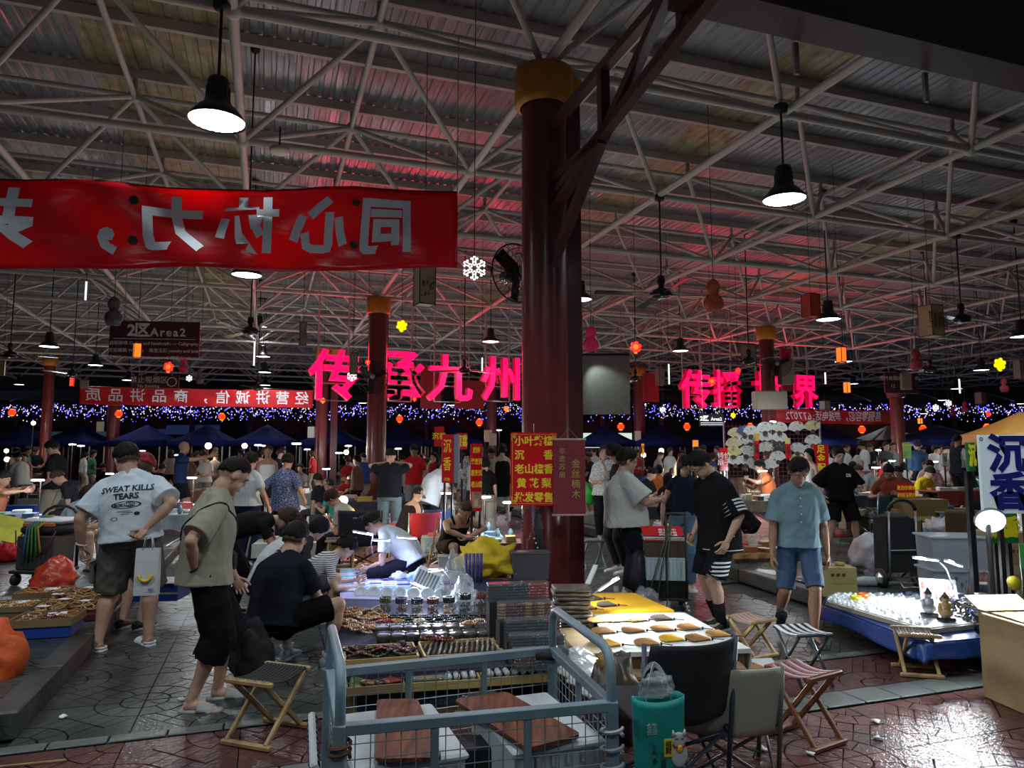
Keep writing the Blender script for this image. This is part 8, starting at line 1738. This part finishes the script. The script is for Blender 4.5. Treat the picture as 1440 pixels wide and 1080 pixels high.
for px0,px1,y0,y1,Y,s_,lab in((1143,1166,625,665,14.8,'足金配','red sign with yellow characters beside the black tee man'),(1012,1024,630,662,15.,'特价\n扇子','red and white notice left of the fan rack'),(1262,1287,680,703,12.1,'','red stall sign with two rows of yellow characters before the rust shirt man'),(1310,1315,620,640,0,'','')):
 if not Y:continue
 t,W,H=sign_board(px0,px1,y0,y1,Y,.0,m_rs,lab)
 if s_=='足金配':
  for k,c in enumerate(s_):lettering(c,H*.30,m_ys,t,(0,-.014,H*(.32-k*.32)),off=.004,name='printed_text')
 elif s_:lettering(s_,H*.3,m_white,t,(0,-.014,0),name='printed_text')
 else:lettering('尼泊尔黄金',H*.28,m_ys,t,(0,-.014,H*.22),off=.002,name='printed_text',sx=.85);lettering('和田玉药片',H*.28,m_ys,t,(0,-.014,-H*.22),off=.002,name='printed_text',sx=.85)
 for x in(-W*.4,W*.4):MB().cyl((x,.02,-H/2-max(.1,t.location.z-H/2-.34)),(x,.02,-H/2),.012,n=6).obj('pole',m_steel,t)
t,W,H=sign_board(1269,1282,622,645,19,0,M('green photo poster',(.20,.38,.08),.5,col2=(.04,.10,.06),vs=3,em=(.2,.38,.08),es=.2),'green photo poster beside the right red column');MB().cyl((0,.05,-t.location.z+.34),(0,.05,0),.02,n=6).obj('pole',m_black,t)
lettering('文玩天地',H*.16,m_ys,t,(0,-.02,H*.32),name='printed_text')
t,W,H=sign_board(1324,1336,637,655,17,0,m_white,'small white notice board left of the vest man');MB().box((0,-.012,0),(W*.5,.004,H*.4)).obj('plain_label',M('label grey',(.3,.28,.28)),t);MB().cyl((0,.05,-t.location.z+.34),(0,.05,0),.02,n=6).obj('pole',m_black,t)
m_signb=M('far white electric box',(.42,.40,.34),.6)
for px,py,Y,lab in((141,600,36,'small cream box on the short red column'),(438,608,32,'small cream box left of the far red column pair'),(686,613,30,'upper cream box on the slim column left of the thick column'),(693,618,29,'lower grey box on the slim column left of the thick column'),(897,613,36,'white box with green mark on the far column')):
 single('meter_box',MB().bbox((0,0,0),(.3,.2,.5),.02).mesh('meter_box',m_signb),at(px,py,Y),lab,'box')
 # ------------------------------------------------------------ left platform goods
def crate_tray(px,py,w_,d_,h,rz,lab,base,fillc,z=ZP,stack=0.):
 p=onz(px,py,z);t=E('goods_tray',(p.x,p.y,z+stack),rz,lab,'tray');MB().bbox((0,0,h*.35),(w_*.96,d_*.96,h*.7),.01).obj('blue_crate',M('crate %s'%(base,),base,.5),t)
 MB().box((0,0,h*.78),(w_,d_,h*.12)).obj('tray_floor',m_cardd,t)
 for s_ in(-1,1):MB().box((0,s_*d_/2,h*.85),(w_,.01,h*.4)).obj('tray_side',m_cardd,t);MB().box((s_*w_/2,0,h*.85),(.01,d_,h*.4)).obj('tray_side',m_cardd,t)
 T=Matrix.Translation(t.location)@Matrix.Rotation(rz,4,'Z')
 for k in range(9):single('bracelet',BRM[rn.choice(fillc)],T@Vector(((k%3-1)*w_*.3,(k//3-1)*d_*.3,h*.9+.01)),'bead bracelet lying in a tray on the left platform','bracelet','bracelets in the left platform trays',rot=(rn.uniform(-.2,.2),rn.uniform(-.2,.2),0),sc=(1.5,1.1,1.1))
 MB().box((0,0,0),(w_*.3,d_*.25,.003)).obj('price_card',m_white,t,location=(w_*.1,d_*.2,h*1.0),rotation_euler=(.1,0,.2));return t
BL=(.01,.05,.32)
crate_tray(66,892,.46,.36,.15,.25,'near blue crate with a dark tray of bead strings on the left platform',BL,['amber','tan','brown'])
crate_tray(14,868,.46,.36,.12,.2,'tray of tan bead strings at the left edge of the platform',(.2,.13,.07),['tan','amber','cream'])
crate_tray(62,850,.44,.34,.14,.25,'far blue crate with a tray beside the red bag',BL,['tan','amber'])
pa=E('ring_heap_mat',onz(112,858,ZP),.35,'dark red mat heaped with brown wooden rings behind the white tee man','mat');MB().bbox((0,.0,.035),(.62,1.15,.07),.01).obj('mat',M('dark red mat',(.12,.015,.02),.8),pa)
ring=[MB().tube([(.038*cos(a),.038*sin(a),.004*sin(a*3))for a in[2*pi*k/12 for k in range(12)]],.008,5,closed=True).mesh('wooden_ring',M('ring wood %d'%k,c,.45),True)for k,c in enumerate(((.36,.19,.06),(.26,.12,.04),(.42,.26,.09)))]
T=Matrix.Translation(pa.location)@Matrix.Rotation(.35,4,'Z')
for k in range(200):single('wooden_ring',ring[k%3],T@Vector((rn.uniform(-.28,.28),rn.uniform(-.54,.54),.075+rn.uniform(0,.05))),'brown wooden ring in the heap on the dark red mat','ring','wooden rings in the heap',rot=(rn.uniform(-.5,.5),rn.uniform(-.5,.5),0))
for k in range(7):single('price_card',MB().box((0,0,0),(.10,.07,.003)).mesh('price_card',m_white),T@Vector(((-.2,.1,-.1,.2,-.22,.15,0)[k],-.45+k*.15,.14)),ORD[k]+' white price card from the front on the ring heap','card',rz=rn.uniform(-.4,.4))
single('red_bag',crumple((.25,.2,.21),51,28,18,.22,tip=.5).mesh('red_bag',M('translucent red film',(.62,.05,.02),.3,col2=(.4,.05,.03),vs=9,bump=.6,bs=12),True),onz(58,848,ZP)+Vector((-.05,.25,0)),'knotted translucent red plastic bag on the left platform','bag')
single('orange_bag',crumple((.24,.25,.30),52,28,18,.25).mesh('orange_bag',M('orange woven bag',(.62,.09,.01),.6,bump=.5,bs=20),True),onz(-22,985,0.013),'orange woven bag at the left front edge','bag')
single('red_bag',crumple((.18,.15,.16),53,22,16,.2).mesh('red_bag',M('bright red bag',(.5,.01,.02),.35),True),onz(12,790,ZP),'bright red bag at the left edge beyond the hand truck','bag')
single('yellow_board',MB().bbox((0,0,0),(.55,.34,.02),.005).mesh('yellow_board',M('yellow board',(.60,.55,.03),.5,var=.2,vs=6)),at(2,742,9.0),'yellow painted board tilted at the left edge','board',rot=(.9,.2,0))
single('plastic_bag',crumple((.25,.2,.22),54,22,16,.3).mesh('plastic_bag',m_film,True),onz(20,775,ZP),'clear bag of rubbish behind the bright red bag','bag')
t=E('bag_clear_sheet',onz(20,850,ZP),.3,'crumpled clear wrap beside the left trays','wrap');MB().add(crumple((.16,.12,.05),55,18,12,.4).v,crumple((.16,.12,.05),55,18,12,.4).f).obj('film',m_film,t,True)
# hand truck loaded with box and ropes
t=E('hand_truck',Vector((at(64,780,8.4).x,8.4,ZP)),-.12,'black hand truck carrying a dark box tied with green and blue ropes','trolley')
MB().bbox((0,0,.16),(.56,.42,.04),.01).obj('platform',m_black,t)
for x in(-.22,.22):
 for y in(-.16,.16):MB().cyl((x-.02,y,.07),(x+.02,y,.07),.065,n=14).obj('wheel',m_black,t,True)
MB().tube([(-.24,.2,.18),(-.24,.2,.70)]+[(-.24*cos(a),.2,.72+.16*sin(a))for a in[pi*k/8 for k in range(0,9)]]+[(.24,.2,.70),(.24,.2,.18)],.017,8).obj('push_handle',m_black,t,True)
MB().bbox((0,.0,.37),(.46,.34,.38),.01).obj('dark_box',M('brown grey box',(.05,.045,.04),.6),t);MB().bbox((0,.05,.62),(.52,.36,.12),.04).obj('black_bundle',m_blackc,t,True);MB().bbox((0,.05,.72),(.50,.30,.07),.03).obj('white_roll',m_white,t,True)
MB().bbox((-.02,-.1,.68),(.40,.04,.05),.01).obj('orange_band',M('orange cloth',(.5,.15,.03),.6),t)
for k,(x,c)in enumerate(((-.07,(.02,.09,.25)),(-.04,(.03,.14,.04)),(-.01,(.04,.2,.03)),(.03,(.04,.2,.03)),(.06,(.4,.2,.03)))):MB().tube([(x,.02,.78),(x-.01,-.2,.66),(x+.015*(k-2),-.205,.45),(x-.04+.02*k,-.2,.25+.03*k)],.012,6).obj('rope',M('rope %d'%k,c,.7),t,True)
for s_ in(-1,1):MB().tube([(s_*.25,-.17,.62),(s_*.2,-.21,.45),(s_*.05,-.205,.33)],.007,6).obj('bungee_cord',M('dark red cord',(.07,.01,.02),.6),t,True)
# left aisle items behind the beige tee man
t=carton(Vector((at(225,815,7.6).x,7.6,ZP)),.1,.5,.4,.16,'low box under a white cloth right of the white tee man',BL and M('blue plastic',BL,.4));
single('white_cloth',MB().sheet(lambda a,b:((a-.5)*.55,(b-.5)*.45,.01*sin(a*9)+.012*sin(b*7)),12,10,.006).mesh('white_cloth',M('white patterned cloth',(.55,.56,.56),.7,col2=(.4,.36,.3),vs=16),True),t.location+Vector((0,0,.175)),'white cloth with small pictures on the low blue box','cloth')
single('black_backpack',crumple((.17,.12,.24),61,24,18,.3).mesh('black_backpack',m_blackc,True),onz(352,962,.013),'black backpack on the ground beside the crouching man','bag')
single('teal_booklet',MB().bbox((0,0,0),(.20,.15,.02),.004).mesh('teal_booklet',M('teal booklet',(.05,.45,.42),.4,em=(.05,.45,.42),es=.1)),at(443,863,5.7),'teal booklet held open before the crouching man','booklet',rot=(.5,-.1,.3))
# litter
for k,(px,py,z)in enumerate(((99,943,.013),(82,960,.013),(88,1010,.013),(256,985,.013),(55,812,ZP),(1232,1016,.013),(1140,1062,.013),(536,833+0,.32),(1072,1055,.013),(1235,1040,.013))):
 if k==7:continue
 single('tissue_scrap',crumple((.035,.025,.012),70+k,10,8,.5).mesh('tissue_scrap',m_white,True),onz(px,py,z),ORD[k]+' white paper scrap lying on the paving, counted from the left platform kerb','litter','paper scraps on the paving',rz=k)
single('red_scrap',crumple((.08,.05,.015),82,10,8,.5).mesh('red_scrap',m_red,True),onz(1298,826,ZP),'red scrap of film behind the tarpaulin stall','litter');single('wooden_stick',MB().cyl((0,0,0),(.3,.08,0),.006,n=5).mesh('wooden_stick',m_bamboo),onz(0,1078,.02),'thin wooden stick on the paving at the lower left corner','stick')
single('green_cover',crumple((.2,.15,.08),83,14,10,.2).mesh('green_lid',M('green film',(.04,.5,.06),.4),True),Vector((at(1330,755,7.9).x,8.0,.17)),'bright green plastic cover behind the frosted boxes','cover')
single('dark_bag',crumple((.42,.3,.24),84,22,16,.2).mesh('dark_bag',m_blackc,True),Vector((at(1365,750,8.3).x,8.3,.17)),'heap of black bags behind the frosted boxes','bag')
single('white_bag',crumple((.22,.16,.16),85,22,16,.3).mesh('white_bag',M('white carrier film',(.52,.53,.56)),True),Vector((at(1318,715,10.2).x,10.2,.5)),'white cloth bag on the dark low table behind the frosted boxes','bag')
# ------------------------------------------------------------ stalls further back: each table with its own goods
gm=[MB().bbox((0,0,.5),(1,1,1),.06).mesh('small_box',M('goods %d'%k,c,.5,var=.3,vs=20))for k,c in enumerate(((.5,.45,.35),(.35,.12,.05),(.5,.52,.55),(.05,.06,.1),(.4,.3,.08),(.1,.18,.3),(.5,.1,.08),(.2,.3,.2)))]
bowl=MB().lathe([(0,.02),(.4,.02),(.5,.35),(.46,.35),(.36,.06),(0,.06)],n=12).mesh('bowl',M('goods bowl',(.45,.42,.36),.3),True)
vase=MB().lathe([(0,0),(.22,0),(.4,.4),(.3,.8),(.15,.9),(.2,1),(0,1)],n=12).mesh('vase',M('goods vase',(.12,.2,.24),.25),True)
def stall(px,Y,w_,d_,h,z,rz,lab,cloth,n,short,lampc=None,seed=0):
 r2=random.Random(seed+int(px));c=pp(px,Y,z);t=E('market_table',c,rz,lab,'table');mm=M('table cloth %s'%(cloth,),cloth,.75,var=.15,vs=3)
 MB().bbox((0,0,h-.012),(w_,d_,.024),.006).obj('table_top',mm,t)
 for x in(-1,1):
  for y in(-1,1):MB().cyl((x*w_*.45,y*d_*.42,0),(-x*w_*.2 if h>.3 else x*w_*.45,y*d_*.42,h-.02),.014,n=6).obj('leg',m_steel,t)
 MB().sheet(lambda a,b:((a-.5)*w_*1.01,-d_/2-.01-.02*b*(1+sin(a*30)),h-b*h*.45),20,3,.004).obj('cloth_skirt',mm,t)
 T=Matrix.Translation(c)@Matrix.Rotation(rz,4,'Z')
 for k in range(n):
  nx=max(2,n//2);x=(-.44+.88*(k%nx+.5)/nx)*w_;y=(-.22 if k<nx else .22)*d_+r2.uniform(-.05,.05)*d_;kind=r2.random();s_=.11
  if kind<.7:single('goods_box',gm[r2.randrange(8)],T@Vector((x,y,h)),'small goods box on the %s'%short,'box','goods on the %s'%short,rz=rz+r2.uniform(-.3,.3),sc=(w_/nx*r2.uniform(.5,.8),d_*r2.uniform(.18,.34),r2.uniform(.03,.12)))
  elif kind<.85:single('bowl',bowl,T@Vector((x,y,h)),'pale bowl on the %s'%short,'bowl','bowls on the %s'%short,sc=s_*1.4)
  else:single('vase',vase,T@Vector((x,y,h)),'grey blue vase on the %s'%short,'vase','vases on the %s'%short,sc=(s_,s_,s_*1.5))
 if lampc is not None:
  p=T@Vector((w_*.3,d_*.3,0));hp=.55;e=E('table_lamp',T@Vector((w_*.3,d_*.3,h)),rz,'small lit lamp on a thin stem on the %s'%short,'lamp');link('pole',pole,e,scale=(.7,.7,hp));link('lamp_head',head if lampc==0 else headw,e,location=(0,-.08,hp),scale=(.7,.7,.7));light('POINT',e.location+Vector((0,-.15,hp-.07)),28,(.88,.94,1.)if lampc==0 else(1,.75,.45),.06)
W_=(.45,.45,.42);K_=(.02,.02,.03);B_=(.02,.05,.22);R_=(.25,.02,.02);Y_=(.4,.3,.1)
for a in((440,10.6,1.5,.8,.42,0,.2,'pale stall table of brushes and pots by the far column pair',W_,12,'pale stall with brushes',1),(444,9.2,1.3,.7,.22,0,.2,'low dark glass topped stall behind the bending women',K_,8,'low dark stall behind the women',None),
(15,10.8,1.2,.6,.55,ZP,.1,'folding table with brown goods at the far left',(.2,.1,.06),8,'far left folding table',0),(110,16.5,2.2,.8,.5,ZP,0,'stall with white boxes behind the black tee profile',W_,12,'stall with white boxes',0),(230,13.5,1.6,.8,.5,ZP,0,'stall with bright lamps left of the bald man',W_,10,'stall left of the bald man',0),
(296,12.2,1.2,.7,.5,ZP,.1,'grey stall before the bald man',(.2,.24,.26),8,'grey stall before the bald man',0),(335,18.,2.4,.8,.6,ZP,0,'long stall with orange goods behind the ponytail woman',(.35,.12,.06),12,'long orange stall',1),(425,17,1.8,.8,.6,ZP,0,'lit white stall beyond the blue patterned shirt',W_,10,'lit white stall',0),
(530,15.5,1.8,.8,.5,ZP,0,'dark stall beyond the jeans man',K_,8,'dark stall beyond the jeans man',None),(595,12.2,1.3,.6,.45,0,0,'stall with pink lit goods behind the crimson chair',(.4,.3,.4),8,'stall by the crimson chair',0),(650,11.,1.2,.7,.45,0,.1,'pale blue stall right of the tank top man',(.25,.4,.45),10,'pale blue stall',0),(690,10.6,.9,.6,.40,0,0,'small stall with an orange bowl beside the column',(.15,.06,.04),8,'small stall by the column',0),
(730,17.5,1.8,.8,.5,ZP,0,'stall glimpsed left of the thick column',W_,8,'stall left of the thick column',None),(915,14.,1.6,.8,.5,ZP,.1,'stall with white lamp behind the luggage trolley',K_,10,'stall behind the luggage trolley',0),(895,18.5,2.2,.9,.55,ZP,0,'busy stall with red cloth beyond the stout man',R_,12,'busy red stall',1),(945,20,2.,.8,.55,ZP,0,'stall under the brightest far lamp',W_,10,'stall under the far lamp',0),
(1048,13.9,1.2,.6,.45,.34,0,'stall with tea boxes left of the orange tee man',(.25,.22,.15),10,'tea box stall',0),(1120,14.7,1.4,.6,.5,.34,0,'white shelf stall right of the orange tee man',W_,10,'white shelf stall',None),(1062,10.4,1.2,.7,.12,ZP,.2,'low mat of brass and gold trinkets in front of the hunched man',(.3,.17,.04),10,'brass trinket mat',None),(1185,13.8,1.9,.9,.10,.34,.1,'low white cloth display behind the slippers man',W_,12,'low white display',None),
(1208,14.8,1.4,.8,.5,.34,0,'cluttered stall behind the dark green chair',K_,10,'cluttered dark stall',0),(1278,17.5,2.4,.9,.6,.34,0,'grey stall behind the yellow tee man',(.2,.22,.24),12,'grey stall behind the yellow tee',0),(1302,12.2,1.4,.8,.35,.34,.1,'low stall with white bags right of the wooden cabinet',(.4,.4,.38),8,'low stall with white bags',None),(1325,10.3,1.5,.9,.30,ZP,.1,'low dark table with a white bag behind the frosted boxes',K_,6,'low dark table',None),(1325,21,2.2,.8,.6,.34,0,'pale stall under the right canopy',W_,10,'pale stall under the right canopy',0),(1350,14.5,1.4,.7,.6,.34,0,'dark red stall with white cloth by the vest man',R_,8,'dark red stall',None),(1228,20,2.,.8,.6,.34,0,'stall of white boxes left of the right red column',W_,10,'stall left of the right column',0)):
 stall(*a)
 # wooden cabinet, stools and boxes
carton(pp(1290,11.8,.34),.1,.62,.5,.60,'brown wooden cabinet beside the red stall sign',M('brown cabinet',(.22,.13,.05),.5,var=.15,vs=3),marks=False);carton(pp(1262,12.0,.34),.0,.30,.3,.42,'carton with a red picture label beside the brown cabinet',M('tan carton',(.35,.25,.14),.6));carton(pp(1312,9.6,ZP),.2,.28,.2,.18,'small brown box on the platform behind the frosted boxes',M('reddish box',(.25,.10,.04),.5))
carton(pp(1196,12.9,.34),.3,.4,.3,.34,'tan paper sack leaning behind the slippers man',M('tan sack',(.42,.33,.18),.7),marks=False)
t=E('plastic_stool',pp(1322,11.6,.34),.2,'grey moulded plastic stool right of the brown cabinet','stool');MB().bbox((0,0,.40),(.34,.30,.03),.02).obj('seat',M('grey plastic',(.25,.26,.30),.5),t)
for x in(-1,1):
 for y in(-1,1):MB().box((x*.14,y*.12,.19),(.06,.05,.39),taper=.8).obj('leg',M('grey plastic',(.25,.26,.30)),t)
t=E('wicker_basket',Vector((at(1362,722,9.0).x,9.0,.17)),0,'dark wicker chair back left of the blue sign','chair');mw=M('wicker brown',(.10,.06,.02),.7)
MB().sheet(lambda a,b:((a-.5)*.5,.08*cos(a*pi),.35+b*.45),12,8,.01).obj('woven_back',mw,t,True);MB().bbox((0,-.15,.36),(.5,.4,.05),.02).obj('seat',mw,t)
for x in(-.2,.2):
 for y in(-.3,.03):MB().cyl((x,y,0),(x,y,.36),.018,n=6).obj('leg',mw,t)
 # blue crate trolley at the left, waste and thermos
t=E('blue_crate_trolley',pp(40,12.6,ZP),.1,'blue crate on a small white framed trolley at the far left','trolley');MB().box((0,0,.45),(.5,.36,.32),taper=1.05).obj('crate',M('blue plastic',BL,.4),t);MB().tube([(-.26,.2,.1),(-.26,.2,.95),(.26,.2,.95),(.26,.2,.1)],.016,8).obj('frame',m_steel,t,True)
for x in(-.2,.2):
 for y in(-.12,.12):MB().cyl((x-.015,y,.06),(x+.015,y,.06),.06,n=12).obj('wheel',m_black,t);MB().box((x,y,.2),(.03,.03,.22)).obj('leg',m_steel,t)
MB().bbox((0,0,.3),(.5,.36,.03),.01).obj('platform',m_steel,t)
for px,Y,z,c,lab in((1190,12.7,.34,(.02,.12,.12),'teal thermos flask behind the slippers man'),(1194,12.6,.34,(.3,.02,.05),'red thermos flask right of the teal one')):
 single('thermos_flask',MB().lathe([(0,0),(.06,0),(.06,.28),(.04,.32),(.04,.38),(0,.38)],n=14).mesh('thermos_flask',M('flask %s'%(c,),c,.3),True),pp(px,Y,z),lab,'flask')
single('green_carrier_bag',crumple((.14,.1,.2),91,18,12,.25,tip=.5).mesh('green_carrier_bag',M('green film',(.04,.5,.06)),True),pp(826,12.7,ZP)+Vector((0,0,.62)),'green carrier bag beside the leaf print blouse woman','bag')
bpy.data.scenes.remove(TS_)
